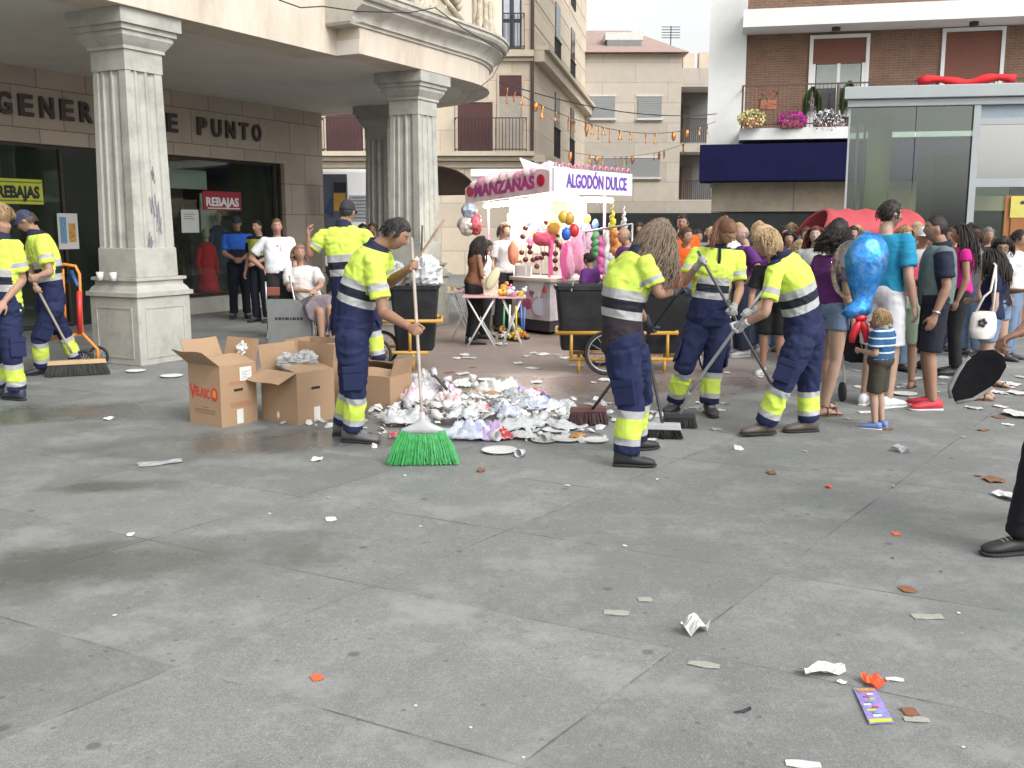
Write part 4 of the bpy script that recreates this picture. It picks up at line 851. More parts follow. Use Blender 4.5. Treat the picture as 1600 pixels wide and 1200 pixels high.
def person(label, J, s=1., skin=(.42, .26, .19), fem=False, hair=('short', (.03, .02, .015)), top=None, bottom=None, shoes=('shoe', (.05, .05, .055)), voxel=.012, cvox=.014, fat=0, hands=None, cap=None, belt=None, stubble=0, group=None, hi=False, extras=None, sleeve=.72, neckt=1.0, collar=None, glasses=False, seedv=1, gloves=None, eyes=True, hs=1.0, cat_='person', bag=None):
    """J: joints in world space. hands: {'l':(dir,n,curl)}"""
    J = dict(J); base = V(J['pelvis'].x, J['pelvis'].y, min(J['lan'].z, J['ran'].z)-.075*s)
    t = thing('person', label, cat_, base, group); fw_h, up_h = nrm(J['hf']), nrm(J['hu']); up_h = nrm(up_h-fw_h*up_h.dot(fw_h)); rt_h = fw_h.cross(up_h); MH = basis(rt_h, fw_h, up_h); H = J['head']
    b = MB(); up, fw = torso(b, J, s*.97, 0, fem=fem, fat=fat)
    hb = H+MH@V(0, -.03*s, -.075*s)
    b.tube(spline([J['neck']-up*.05*s, J['neck']+up*.02*s, hb.lerp(J['neck'], .3), hb], 3), [.066*s if not fem else .054*s, .060*s if not fem else .05*s]+[.056*s if not fem else .046*s]*8, 14)
    for sd_ in 'lr':
        sh, el, wr = J[sd_+'sh'], J[sd_+'el'], J[sd_+'wr']; k = s*(.88 if fem else 1)
        b.ell(sh, [.058*k]*3, n=12, m=8); limb(b, arm_pts(sh, el, wr), [.052*k, .051*k, .043*k, .041*k, .044*k, .036*k, .026*k])
        c_ = J['pelvis'].lerp(J['neck'], .86); b.tube([c_, sh], [.075*k, .056*k], 12)
        hd = (hands or {}).get(sd_) or (nrm(wr-el), None, .35)
        h_, n_, cu = hd
        if n_ is None:
            n_ = nrm((J['pelvis']-wr)-h_*(J['pelvis']-wr).dot(h_))
        side = 1 if (nrm(h_).cross(nrm(n_))).dot(fw) > 0 else -1
        if len(hd) > 3: pass
        hand(b, wr, h_, n_, side, k*1.0, cu)
        if gloves:
            q = MB(); hand(q, wr, h_, n_, side, k*1.02, cu, inf=.0035); q.tube([wr-h_*.05, wr-h_*.01, wr+h_*.01], [.036*k, .034*k, .031*k], 12)
            remesh(q, 'glove', .005, t, [mat('glove %.2f' % gloves[0], gloves, .85, .2, 30, .3, 90)], smooth_it=1)
        hp, kn, an = J[sd_+'hip'], J[sd_+'kn'], J[sd_+'an']
        limb(b, leg_pts(hp, kn, an), [.088*s, .084*s, .062*s, .056*s, .056*s, .046*s, .037*s])
    head_mesh(b, H, MH, s*hs, fem); ears(b, H, MH, s*hs, fem)
    def post(me, co):
        q = (co-np.array(H))@np.array(MH) / (s*hs)      # local coords: columns of MH are axes
        x, y, z = q[:, 0], q[:, 1], q[:, 2]
        lips = np.exp(-(x/.022)**4-((z+.068)/.0085)**4)*(y > .05)*(np.linalg.norm(q, axis=1) < .2)
        brow = np.exp(-((np.abs(x)-.03)/.018)**4-((z-.027)/.006)**2)*(y > .05)
        setattr_f(me, 'face', np.clip(lips*.8, 0, 1))
        st = np.clip((-z-.035)/.02, 0, 1)*np.clip((y+.02)/.03, 0, 1)*(np.abs(z) < .13)*(np.linalg.norm(q, axis=1) < .16)*stubble
        st = np.maximum(st, np.clip(brow*.8, 0, 1)); setattr_f(me, 'stubble', st*(1-lips))
    remesh(b, 'body', voxel, t, [skin_mat(skin)], smooth_it=1, post=post)
    if eyes:
        for sg in (-1, 1):
            e = MB(); e.ell(H+MH@(V(sg*.030, .0795 if not fem else .0755, .008)*s*hs), (.0125*s, .008*s, .0075*s), MH, 12, 8); eo = e.build('eye', mat('eye white', (.30, .28, .27), .3), t, smooth=True)
            e = MB(); e.ell(H+MH@(V(sg*.030, .0850 if not fem else .081, .007)*s*hs), (.006*s, .004*s, .006*s), MH, 10, 6); e.build('iris', mat('dark iris', (.02, .012, .01), .2), eo, smooth=True)
    # hair
    s_body = s; s = s*hs
    if hair:
        st, hc = hair[0], hair[1]; hm = mat('hair %.3f %.3f' % (hc[0], hc[2]), hc, .55, .4, 40, .5, 160, spec=.35, stretch=(1, 1, .3)); hbm = MB()
        if st != 'bald': hair_cap(hbm, H, MH, s, st if st in ('short', 'crop', 'bob', 'ring', 'afro') else {'curly': 'curly', 'pony': 'pony'}.get(st, 'long'), fem, seedv)
        back = nrm(MH@V(0, -1, 0)); dn = V(0, 0, -1)
        big = hi
        if st == 'curly': strands(hbm, H, MH, s, 900 if big else 160, hair[2] if len(hair) > 2 else .34, seedv, fem, .018, .0036 if big else .008, 1.2, ymax=.25, cfreq=15, out=.13, N_=16 if big else 9)
        elif st == 'afro': strands(hbm, H, MH, s, 420, .15, seedv, fem, .02, .0055, 1.5, ymax=.2, cfreq=10, out=.25)
        elif st == 'long': strands(hbm, H, MH, s, 150 if big else 230, hair[2] if len(hair) > 2 else .30, seedv, fem, .006, .006, 1, ymax=.15, out=.03)
        elif st in ('bob', 'short'): strands(hbm, H, MH, s, (240 if big else 120) if st == 'short' else (620 if big else 200), .030 if st == 'short' else .08, seedv, fem, .002 if st == 'short' else .005, .0030 if st == 'short' or big else .005, .3, ymax=.3, zmin=-.2 if st == 'short' else -.3, out=.02)
        elif st == 'pony':
            p0 = H+MH@(V(0, -.085, .075)*s); rr = random.Random(seedv); hbm.ell(p0, [.024*s]*3, n=10, m=8); dr = nrm(hair[3]) if len(hair) > 3 else dn
            for i in range(70):
                q = V(rr.gauss(0, 1), rr.gauss(0, 1), rr.gauss(0, 1))*.011; ln = hair[2]*rr.uniform(.75, 1.05); d0 = nrm(back+V(0, 0, .35))
                pts = [p0+q*.5]; d = d0
                for k in range(8): d = nrm(d*.55+dr*.6+q*1.5); pts.append(pts[-1]+d*ln/8)
                hbm.tube(pts, [.007*s*(1-.08*k) for k in range(9)], 5)
        if hbm.v: hbm.build('hair', hm, t, smooth=True)
    s = s_body
    # clothes
    def arm_frac(co, sd_):
        sh, el = np.array(J[sd_+'sh']), np.array(J[sd_+'el']); d = el-sh; L2 = d.dot(d); q = co-sh; tt = q@d/L2; dist = np.linalg.norm(q-np.outer(np.clip(tt, 0, 3), d), axis=1); return tt, dist
    if top:
        c = MB(); inf = top.get('inf', .018); sl_ = top.get('sleeve', sleeve); torso(c, J, s, inf, t0=top.get('t0', -.06), t1=top.get('t1', 1.0), fem=fem, fat=fat)
        for sd_ in 'lr':
            sh, el, wr = J[sd_+'sh'], J[sd_+'el'], J[sd_+'wr']; k = s*(.9 if fem else 1)
            if sl_ <= 0: continue
            c_ = J['pelvis'].lerp(J['neck'], .84); c.tube([c_, sh], [.085*k, .068*k], 12); c.ell(sh, [(.062+inf*.5)*k]*3, n=12, m=8)
            if sl_ <= 1: e = sh.lerp(el, sl_); c.tube(spline([sh, sh.lerp(e, .5), e], 3), [(.062+inf*.4)*k, (.064+inf*.4)*k, (.065+inf*.5)*k, (.066+inf*.5)*k, (.066+inf*.5)*k, (.066+inf*.6)*k, (.066+inf*.6)*k], 14)
            else: e = el.lerp(wr, sl_-1); limb(c, interp_pts(sh, el, (0, .5))+[el]+interp_pts(el, e, (.5, 1)), [.066*k, .06*k, .054*k, .048*k, .042*k])
        def post2(me, co):
            Pn, Nn = np.array(J['pelvis']), np.array(J['neck']); d = Nn-Pn; tt = (co-Pn)@d/d.dot(d); setattr_f(me, 'tt', np.clip(tt, 0, 1.2))
            ta = np.zeros(len(co)); cl = np.zeros(len(co), bool)
            for sd_ in 'lr':
                f_, dist = arm_frac(co, sd_); m_ = (f_ > .12) & (dist < .105*s); m_ &= ~cl; ta[m_] = np.clip(f_[m_]/max(sl_, .01), 0, 1); cl |= m_
            setattr_f(me, 'ta', ta); sr_ = np.array(nrm(J['rsh']-J['lsh'])); hw = (J['rsh']-J['lsh']).length/2; ad_ = np.full(len(co), 9.)
            for sd_ in 'lr':
                f_, dist = arm_frac(co, sd_); ad_ = np.minimum(ad_, dist/s+np.clip(-f_-.02, 0, 1)*.8)
            setattr_f(me, 'armd', np.clip(ad_, 0, 1))
            if len(me.materials) > 1:
                idx = [1 if cl[p.vertices[0]] else 0 for p in me.polygons]; me.polygons.foreach_set('material_index', idx)
        remesh(c, top.get('name', 'shirt'), cvox, t, top['mats'], folds=top.get('folds', .006), post=post2)
        if top.get('collar'):
            q = MB(); n0 = J['neck']+up*.0*s; rr_ = (.066 if not fem else .058)*s; sr = nrm(J['rsh']-J['lsh']); rg = []
            for (dz, kk) in ((-.03, 1.55), (.012, 1.25), (.042, 1.16), (.046, 1.06), (.01, 1.0), (-.03, 1.1)):
                rg.append([n0+up*(dz-.018*math.sin(2*math.pi*i/20))*s+sr*rr_*kk*math.cos(2*math.pi*i/20)+fw*rr_*kk*math.sin(2*math.pi*i/20) for i in range(20)])
            q.loft(rg, cap=False); q.build('collar', top['collar'], t, smooth=True)
            if top.get('placket'):
                q = MB(); pts = []
                for z0 in (.99, .93, .86, .79): 
                    pts.append(J['pelvis'].lerp(J['neck'], z0)+fw*((.145 if fem else .135)*s*(1 if z0 < .93 else .82 if z0 < .98 else .62)))
                q.tube(pts, .014*s, 6); q.build('placket', top['collar'], t, smooth=True)
    if bottom:
        c = MB(); kind = bottom['kind']; torso(c, J, s, bottom.get('inf', .012)*1.15, t0=-.14, t1=bottom.get('top', .18), fem=fem, fat=fat*.8)
        for sd_ in 'lr':
            hp, kn, an = J[sd_+'hip'], J[sd_+'kn'], J[sd_+'an']; c.ell(hp, [(.103+.008)*s]*3, n=14, m=10)
            if kind == 'trousers':
                q = bottom.get('baggy', .018); limb(c, leg_pts(hp, kn, an.lerp(kn, bottom.get('short', .03))), [(.098+q)*s, (.092+q)*s, (.072+q)*s, (.066+q)*s, (.064+q)*s, (.062+q)*s, (.064+q)*s])
            elif kind in ('shorts', 'hot', 'mid'):
                k = {'shorts': .92, 'hot': .32, 'mid': .55}[kind]; e = hp.lerp(kn, k); limb(c, interp_pts(hp, e, (0, .5, 1)), [.106*s, .104*s, .098*s if kind != 'hot' else .102*s])
        if kind == 'skirt':
            e = (J['lkn']+J['rkn'])/2; h0 = J['pelvis']; e = h0.lerp(e, bottom.get('len', .9)); r0 = nrm(J['rhip']-J['lhip']); u0 = nrm(h0-e); f0 = u0.cross(r0)
            rg = [[h0.lerp(e, k)+r0*(.19+.06*k)*s*math.cos(2*math.pi*i/32)*(1+.05*k*math.sin(i*1.6))+f0*(.14+.07*k)*s*math.sin(2*math.pi*i/32)*(1+.05*k*math.sin(i*1.6)) for i in range(32)] for k in (-.1, .2, .5, .8, 1)]; c.loft(rg)
        def post3(me, co):
            best = np.full(len(co), 9.); out = np.zeros(len(co))
            for sd_ in 'lr':
                a, b_ = np.array(J[sd_+'kn']), np.array(J[sd_+'an']); d = b_-a; q = co-a; tt = q@d/d.dot(d); dist = np.linalg.norm(q-np.outer(np.clip(tt, -.3, 1.3), d), axis=1); m_ = dist < best; out[m_] = tt[m_]; best = np.minimum(best, dist)
            setattr_f(me, 'tl', np.clip(out, 0, 1.2)); p = np.array(base); setattr_f(me, 'tt', co[:, 2]-p[2])
        remesh(c, bottom.get('name', kind if kind in ('trousers', 'skirt') else 'shorts'), cvox, t, [bottom['mat']], folds=bottom.get('folds', .007), fscale=8, post=post3)
        if bottom.get('pockets'):
            for sd_ in 'lr':
                hp, kn = J[sd_+'hip'], J[sd_+'kn']; c_ = hp.lerp(kn, .72); o_ = nrm(J['rhip']-J['lhip'])*(1 if sd_ == 'r' else -1); ax = nrm(kn-hp); o_ = nrm(o_-ax*o_.dot(ax)); q = MB(); q.cbox(c_+o_*.098*s, (.02*s, .15*s, .17*s), M=basis(o_, nrm(ax.cross(o_)), -ax)); q.cbox(c_+o_*.103*s-ax*.07*s, (.02*s, .155*s, .05*s), M=basis(o_, nrm(ax.cross(o_)), -ax)); q.build('cargo_pocket', bottom['mat'], t, bevel=.006, smooth=False)
    for sd_ in 'lr':
        kind, colr = shoes[0], shoes[1]; d = J.get(sd_+'toe') or V(0, 1, 0)
        mm = skin_mat(skin) if kind == 'sandal' else mat('shoe %.2f %.2f' % (colr[0], colr[2]), colr, .6, .2, 12, .2, 60)
        shoe('shoe', J[sd_+'an'], d, s, t, mm, kind, up=J.get(sd_+'fup'))
    if cap:
        c = MB(); cc = cap; k = 1.10
        n, m = 28, 12; vs = []
        for i in range(m+1):
            z = .12+.88*i/m; tt_ = math.asin(min(1, z))
            for q in range(n):
                a = 2*math.pi*q/n; x, y, zz = head_pt(math.cos(tt_)*math.cos(a), math.cos(tt_)*math.sin(a), z, fem); vs.append(H+MH@(V(x, y, zz)*s*k*(1.02 if z < .9 else 1)))
        c.add(vs, [(i*n+q, i*n+(q+1) % n, (i+1)*n+(q+1) % n, (i+1)*n+q) for i in range(m) for q in range(n)])
        co_ = c.build('cap' if len(cc) < 3 else cc[2], mat('cap %.2f %.2f' % (cc[0][0], cc[0][2]), cc[0], .8, .1, 10, .2, 80), t, smooth=True); co_.modifiers.new('s', 'SOLIDIFY').thickness = .006
        v = MB(); vs = []
        for i in range(9):
            a = math.pi*(i/8); 
            for (rr_, dz) in ((.9, 0), (1.0, -.01), (1.0 if cc[1] else 1.1, -.012)):
                ext = .075*math.sin(a)**.8*(0 if rr_ < .95 else (1 if (rr_, dz) != (1.0, -.01) else .5)); vs.append(H+MH@(V(math.cos(a)*.078, math.sin(a)*.1+ext*(1.0), .024+dz-.25*ext*.3)*s*1.04))
        v.add(vs, [(i*3+j, i*3+j+1, (i+1)*3+j+1, (i+1)*3+j) for i in range(8) for j in range(2)]); vo_ = v.build('visor', MATS['cap %.2f %.2f' % (cc[0][0], cc[0][2])], co_, smooth=True); vo_.modifiers.new('s', 'SOLIDIFY').thickness = .005
    if glasses:
        g_ = MB()
        for sg in (-1, 1):
            g_.tube([H+MH@(V(sg*.031+.021*math.cos(a), .092, .006+.017*math.sin(a))*s) for a in [2*math.pi*i/12 for i in range(13)]], .0022, 5); g_.tube([H+MH@(V(sg*.052, .09, .01)*s), H+MH@(V(sg*.076, 0, .01)*s)], .0022, 5)
        g_.tube([H+MH@(V(-.01, .094, .008)*s), H+MH@(V(.01, .094, .008)*s)], .0022, 5); g_.build('glasses', blk, t)
    return t
def std(base, h, yaw, arms=('down', 'down'), lean=0, step=.0, headyaw=0, headpitch=0, spread=.0, sit=False, bend=0, fem=False):
    """generic standing pose; yaw: facing angle, 0 = away from camera (+Y), clockwise; returns joints, scale"""
    s = h/1.75; fwd = V(math.sin(yaw), math.cos(yaw), 0); rt = V(math.cos(yaw), -math.sin(yaw), 0); up = V(0, 0, 1); B = Vector(base)
    def q(r, f, u): return B+rt*r*s+fwd*f*s+up*u*s
    J = {}; hipz = .90; sw = .185 if not fem else .16
    J['pelvis'] = q(0, 0, .98); J['chest'] = q(0, .0+lean*.6, 1.24); J['neck'] = q(0, -.02+lean, 1.475-lean*.15)
    J['lhip'] = q(-.09, 0, .93); J['rhip'] = q(.09, 0, .93)
    J['lkn'] = q(-.10-spread, .03+step*.5, .50); J['rkn'] = q(.10+spread, .03-step*.4, .50); J['lan'] = q(-.11-spread, -.02+step, .085); J['ran'] = q(.11+spread, -.02-step, .085)
    J['ltoe'] = nrm(fwd-rt*.25); J['rtoe'] = nrm(fwd+rt*.25)
    J['lsh'] = q(-sw, -.02+lean*.95, 1.415-lean*.12); J['rsh'] = q(sw, -.02+lean*.95, 1.415-lean*.12)
    J['head'] = q(0, .035+lean*1.15, 1.635-lean*.2); a = yaw+headyaw; hf = V(math.sin(a)*math.cos(headpitch), math.cos(a)*math.cos(headpitch), math.sin(headpitch)); J['hf'] = hf; J['hu'] = V(0, 0, 1)
    hands = {}
    for sd_, k, ar in (('l', -1, arms[0]), ('r', 1, arms[1])):
        sh = J[sd_+'sh']
        def o(r, f, u): return sh+rt*k*r*s+fwd*f*s+up*u*s
        if ar == 'down': e, w_ = o(.06, -.03, -.29), o(.08, .05, -.53); hands[sd_] = (nrm(w_-e), -rt*k, .3)
        elif ar == 'hip': e, w_ = o(.20, -.08, -.24), o(.02, .03, -.40); hands[sd_] = (nrm(w_-e), V(0, 0, -1), .3)
        elif ar == 'bent': e, w_ = o(.05, .0, -.29), o(.0, .24, -.27); hands[sd_] = (nrm(w_-e), -rt*k, .7)
        elif ar == 'cross': e, w_ = o(.06, .05, -.28), o(-.24, .20, -.22); hands[sd_] = (nrm(w_-e), -fwd, .4)
        elif ar == 'front': e, w_ = o(.04, .04, -.29), o(-.12, .22, -.38); hands[sd_] = (nrm(w_-e), -fwd, .5)
        elif ar == 'up': e, w_ = o(.06, .12, -.24), o(.0, .22, .02); hands[sd_] = (nrm(w_-e), -rt*k, .5)
        elif ar == 'phone': e, w_ = o(.05, .1, -.26), o(-.12, .22, .02); hands[sd_] = (nrm(w_-e), -fwd, .6)
        else: e, w_ = ar
        J[sd_+'el'], J[sd_+'wr'] = e, w_
    return J, s, hands
def cloth(name, col, var=.1, rough=.85): return mat('cloth '+name, col, rough, var, 8, .3, 140, spec=.2)
hv_t = ramp_mat('hi-vis shirt front', 'tt', HIVIS_T); hv_s = ramp_mat('hi-vis sleeve', 'ta', [(0, YEL), (.62, SIL), (.82, YEL)])
hv_l = ramp_mat('hi-vis trousers', 'tl', [(0, (.014, .020, .062)), (.10, SIL), (.26, YEL), (.66, SIL), (.80, (.014, .020, .062))], bump=.4)
navy_c = cloth('navy collar', (.02, .025, .05))
HV = dict(name='hi_vis_shirt', mats=[hv_t, hv_s], collar=navy_c, folds=.017, inf=.018)
HVL = dict(kind='trousers', name='work_trousers', mat=hv_l, baggy=.016, folds=.019, pockets=True, inf=.018)
def pole(name, label, cat_, p0, p1, r=.012, m=None, parent=None, group=None, n=12):
    f = MB(); f.tube([p0.lerp(p1, i/6) for i in range(7)], r, n)
    if parent: return f.build(name, m, parent, smooth=True)
    return tag(f.build(name, m, smooth=True), label, cat_, group)
def jd(**k): return k
# ---------------- the sweepers, joints read at their depth
wood = mat('worn broom wood', (.30, .20, .13), .6, .2, 6, stretch=(1, 1, .2)); woodL = mat('pale wood', (.45, .30, .17), .6, .15, 6, stretch=(.3, 1, 1))
black_plastic = mat('black plastic', (.022, .024, .026), .45, .2, 5, .1, 40); steelp = mat('bare aluminium', (.45, .46, .47), .35, .08, metal=.7)
HV_GROUP = None
def foot_dir(a): return V(math.sin(a), math.cos(a), 0)
def worker(label, Y, j, hr=(0, .1, 0), **k):
    """j: name -> (px, py, depth offset)"""
    J = {n: P(v[0], v[1], Y+v[2]) if isinstance(v, tuple) and len(v) == 3 and n not in ('hf', 'hu', 'ltoe', 'rtoe', 'lfup', 'rfup') else Vector(v) for n, v in j.items()}
    for sd_ in 'lr':
        a = J[sd_+'an']; 
        if not k.get('free_'+sd_): a.z = max(.088, a.z) if a.z > .12 else .088
    for q in ('free_l', 'free_r'): k.pop(q, None)
    return J, k
# --- W1 man with the green broom, facing right
Y1 = 7.35
broom_top = P(643, 372, Y1-.02); broom_bot = P(660, 655, Y1-.72); bd = nrm(broom_bot-broom_top)
def on_pole(p0, p1, py):
    lo, hi = 0., 1.
    for _ in range(40):
        m_ = (lo+hi)/2; q = p0.lerp(p1, m_); v = q-Vector((0, 0, CAMH)); c, s_ = math.cos(PITCH), math.sin(PITCH); d = v.y*c-v.z*s_; dn_ = -v.y*s_-v.z*c; y = 600+F*dn_/d
        if y < py: lo = m_
        else: hi = m_
    return p0.lerp(p1, lo)
gr = on_pole(broom_top, broom_bot, 518); gl = on_pole(broom_top, broom_bot, 414)
J, k = worker('', Y1, dict(pelvis=(553, 512, .02), chest=(562, 448, .02), neck=(590, 388, 0), lsh=(598, 402, .17), rsh=(583, 408, -.16), lel=(607, 442, .22), lwr=(632, 420, .1), rel=(599, 488, -.20), rwr=(630, 510, -.2),
    lhip=(553, 528, .09), rhip=(550, 528, -.09), lkn=(548, 608, .16), rkn=(555, 612, -.08), lan=(538, 682, .22), ran=(552, 690, -.03), head=(618, 366, .0), hf=(.86, -.12, -.50), hu=(.45, 0, .9), ltoe=(1, -.1, 0), rtoe=(.97, -.25, 0)))
rw, rh, rn = grip_hand(J['rel'], gr, bd, 1, 1); lw, lh, ln_ = grip_hand(J['lel'], gl, bd, 1, 1)
if rn.y < 0: rw, rh, rn = grip_hand(J['rel'], gr, bd, -1, 1)
if ln_.y > 0: lw, lh, ln_ = grip_hand(J['lel'], gl, bd, -1, 1)
J['rwr'], J['lwr'] = rw, lw
person('dark haired man in hi-vis bending over the green broom beside the boxes', J, 1.0, (.36, .21, .15), hair=('short', (.035, .032, .032)), top=HV, bottom=HVL, shoes=('boot', (.12, .12, .12)), voxel=.006, cvox=.010, fat=.018, hands={'r': (rh, rn, .95), 'l': (lh, ln_, .95)}, hi=True, stubble=.12)
t = thing('broom', 'broom with bright green bristles and a long handle before the rubbish pile', 'broom', V(broom_bot.x, broom_bot.y, 0))
pole('handle', '', '', broom_top, broom_bot, .012, mat('taped handle', (.36, .30, .26), .5, .2, 12), t)
f = MB(); bb = broom_bot; fr_d = V(.985, .05, 0).normalized(); ac = V(-.05, .985, 0)
def brs(c, w0, d0, k=20): return [c+fr_d*w0*math.copysign(abs(math.cos(2*math.pi*i/k))**.7, math.cos(2*math.pi*i/k))+ac*d0*math.sin(2*math.pi*i/k) for i in range(k)]
zt_ = P(663, 676, bb.y).z+.045; BZ = zt_-.03
f.loft([brs(V(bb.x, bb.y, zt_-.045), .155, .035), brs(V(bb.x, bb.y, zt_-.015), .145, .034), brs(V(bb.x, bb.y, zt_+.01), .08, .03), brs(V(bb.x, bb.y, zt_+.045), .022, .022), brs(V(bb.x, bb.y, zt_+.10), .018, .018)]); f.build('head_block', mat('grey plastic', (.38, .39, .40), .5), t, smooth=True)
f = MB(); rb = random.Random(4)
for i in range(2600):
    u = rb.uniform(-1, 1); v_ = rb.uniform(-1, 1); p = V(bb.x, bb.y, zt_-.03)+fr_d*.15*u+ac*.028*v_; e = V(bb.x, bb.y, 0.004+abs(rb.gauss(0, .012)))+fr_d*(.235*u+rb.gauss(0, .014))+ac*(.075*v_+rb.gauss(0, .01))
    m_ = p.lerp(e, .55)+fr_d*rb.gauss(0, .006)+V(0, 0, .0); f.tube([p, m_, e], [.0022, .0022, .0016], 3, cap=False)
tag(f.build('bristles', mat('green bristle', (.04, .33, .085), .5, .4, 40), t), kind='stuff')
# --- W2 man with cap, back to us, left forearm raised
Y2w = 10.6
J, k = worker('', Y2w, dict(pelvis=(548, 462, 0), chest=(538, 410, 0), neck=(537, 352, 0), lsh=(506, 368, 0), rsh=(570, 368, 0), lel=(484, 398, .0), lwr=(482, 372, -.05), rel=(588, 410, .05), rwr=(596, 440, .2),
    lhip=(536, 470, 0), rhip=(560, 470, 0), lkn=(530, 520, .05), rkn=(583, 512, .1), lan=(532, 566, .0), ran=(594, 564, .1), head=(543, 331, .03), hf=(.25, .95, -.1), hu=(0, 0, 1), ltoe=(.2, 1, 0), rtoe=(.8, .6, 0)))
person('capped sweeper in hi-vis seen from behind with his left forearm raised', J, 1.02, (.36, .22, .16), hair=('crop', (.03, .03, .03)), top=HV, bottom=HVL, shoes=('boot', (.06, .06, .06)), voxel=.009, cvox=.012, cap=((.02, .022, .03), 0), hands={'l': (V(-.05, 0, 1), V(1, 0, 0), .5), 'r': (V(.3, .8, -.3), V(-1, 0, 0), .6)})
# --- W3 woman with long curly hair, back to us
Y3w = 6.6
p30 = P(1068, 448, Y3w-.02); p31 = G(925, 640, .13); bd3 = nrm(p31-p30)
ga, gb = p30.lerp(p31, .04), p30.lerp(p31, .30)
J, k = worker('', Y3w, dict(pelvis=(974, 535, 0), chest=(973, 470, -.02), neck=(998, 398, 0), lsh=(962, 418, .10), rsh=(1010, 412, -.16), lel=(985, 462, .28), lwr=(1010, 480, .3), rel=(1030, 458, -.18), rwr=(1050, 452, -.1),
    lhip=(985, 545, .09), rhip=(972, 545, -.07), lkn=(1000, 620, .30), rkn=(985, 632, -.04), lan=(992, 690, .42), ran=(978, 722, -.05), head=(1028, 372, .05), hf=(.80, .50, -.35), hu=(.3, .1, .95), ltoe=(.9, .4, 0), rtoe=(.98, -.1, 0)))
rw, rh, rn = grip_hand(J['rel'], ga, bd3, 1, .9); J['rwr'] = rw
lw, lh, ln_ = grip_hand(J['lel'], gb, bd3, -1, .9); J['lwr'] = lw
HV3 = dict(HV); HV3['mats'] = [ramp_mat('hi-vis vest woman', 'tt', [(0, (.03, .022, .028)), (.28, SIL), (.375, (.012, .014, .02)), (.49, SIL), (.60, YEL)]), hv_s]
person('sweeper with long frizzy curls seen from behind, right of the rubbish pile', J, .97, (.36, .23, .17), fem=True, hair=('curly', (.17, .125, .09), .36), top=HV3, bottom=dict(HVL, baggy=.022), shoes=('boot', (.03, .03, .035)), voxel=.007, cvox=.010, fat=.03, hands={'r': (rh, rn, .95), 'l': (lh, ln_, .95)}, hi=True, seedv=5, gloves=(.035, .04, .05))
# dark oversleeves are part of her kit
t3 = thing('broom', 'dark broom the curly haired woman sweeps at the pile', 'broom', V(p31.x, p31.y, 0)); pole('handle', '', '', p30, p31, .013, black_plastic, t3)
def broom_head(t, c, d, w_, dep, zt, m_b, m_h, n=900, seed=1, flare=1.1):
    d = nrm(d); a = V(-d.y, d.x, 0); f = MB(); f.loft([[c+V(0, 0, zt-.0)+d*w_*x+a*dep*y for x, y in ((-1, -1), (1, -1), (1, 1), (-1, 1))], [c+V(0, 0, zt+.045)+d*w_*.95*x+a*dep*.9*y for x, y in ((-1, -1), (1, -1), (1, 1), (-1, 1))]]); f.build('head_block', m_h, t, bevel=.006); f = MB(); r = random.Random(seed)
    for i in range(n):
        u, v_ = r.uniform(-1, 1), r.uniform(-1, 1); p = c+V(0, 0, zt)+d*w_*.95*u+a*dep*.85*v_; e = c+d*w_*flare*(u+r.gauss(0, .03))+a*(dep*1.5*v_+r.gauss(0, .01)); e.z = .004+abs(r.gauss(0, .006)); f.tube([p, p.lerp(e, .6), e], [.003, .003, .002], 3, cap=False)
    tag(f.build('bristles', m_b, t), kind='stuff')
brb = mat('dark red bristle', (.06, .03, .03), .7, .4, 30); bbk = mat('black bristle', (.02, .022, .022), .7, .4, 30)
broom_head(t3, V(p31.x-.03, p31.y, 0), V(1, .08, 0), .15, .03, .11, brb, mat('dark red block', (.10, .04, .035), .6), seed=2)
f = MB()
# --- W4 woman with ponytail facing us, head bowed
Y4 = 8.55
p40, p41 = P(1090, 392, Y4-.28), P(1212, 612, Y4-.42); bd4 = nrm(p41-p40); g1, g2_ = p40.lerp(p41, .06), p40.lerp(p41, .44)
J, k = worker('', Y4, dict(pelvis=(1107, 498, 0), chest=(1112, 440, -.02), neck=(1122, 386, -.02), rsh=(1086, 397, -.01), lsh=(1152, 400, -.02), rel=(1070, 440, -.06), rwr=(1084, 412, -.22), lel=(1156, 452, -.04), lwr=(1146, 474, -.2),
    rhip=(1090, 508, 0), lhip=(1124, 508, 0), rkn=(1070, 572, -.12), lkn=(1114, 575, -.1), ran=(1054, 630, .05), lan=(1108, 640, -.1), head=(1136, 362, -.12), hf=(.30, -.62, -.72), hu=(.1, -.6, .8), rtoe=(-.5, -.85, 0), ltoe=(.05, -1, 0)))
rw, rh, rn = grip_hand(J['rel'], g1, bd4, 1, .95); J['rwr'] = rw; lw, lh, ln_ = grip_hand(J['lel'], g2_, bd4, 1, .95); J['lwr'] = lw
person('sweeper with a reddish ponytail facing us and holding a long dark pole', J, 1.0, (.40, .25, .18), fem=True, hair=('pony', (.16, .075, .045), .30, (-.25, -.35, -1)), top=dict(HV, placket=True), bottom=HVL, shoes=('boot', (.035, .035, .04)), voxel=.007, cvox=.010, fat=.015, hands={'r': (rh, rn, .95), 'l': (lh, ln_, .95)}, hi=True, gloves=(.33, .33, .34), seedv=2)
t4 = pole('pole', 'dark grey pole held by the woman with the ponytail', 'pole', p40, p41, .012, mat('dark grey pole', (.07, .07, .075), .4))
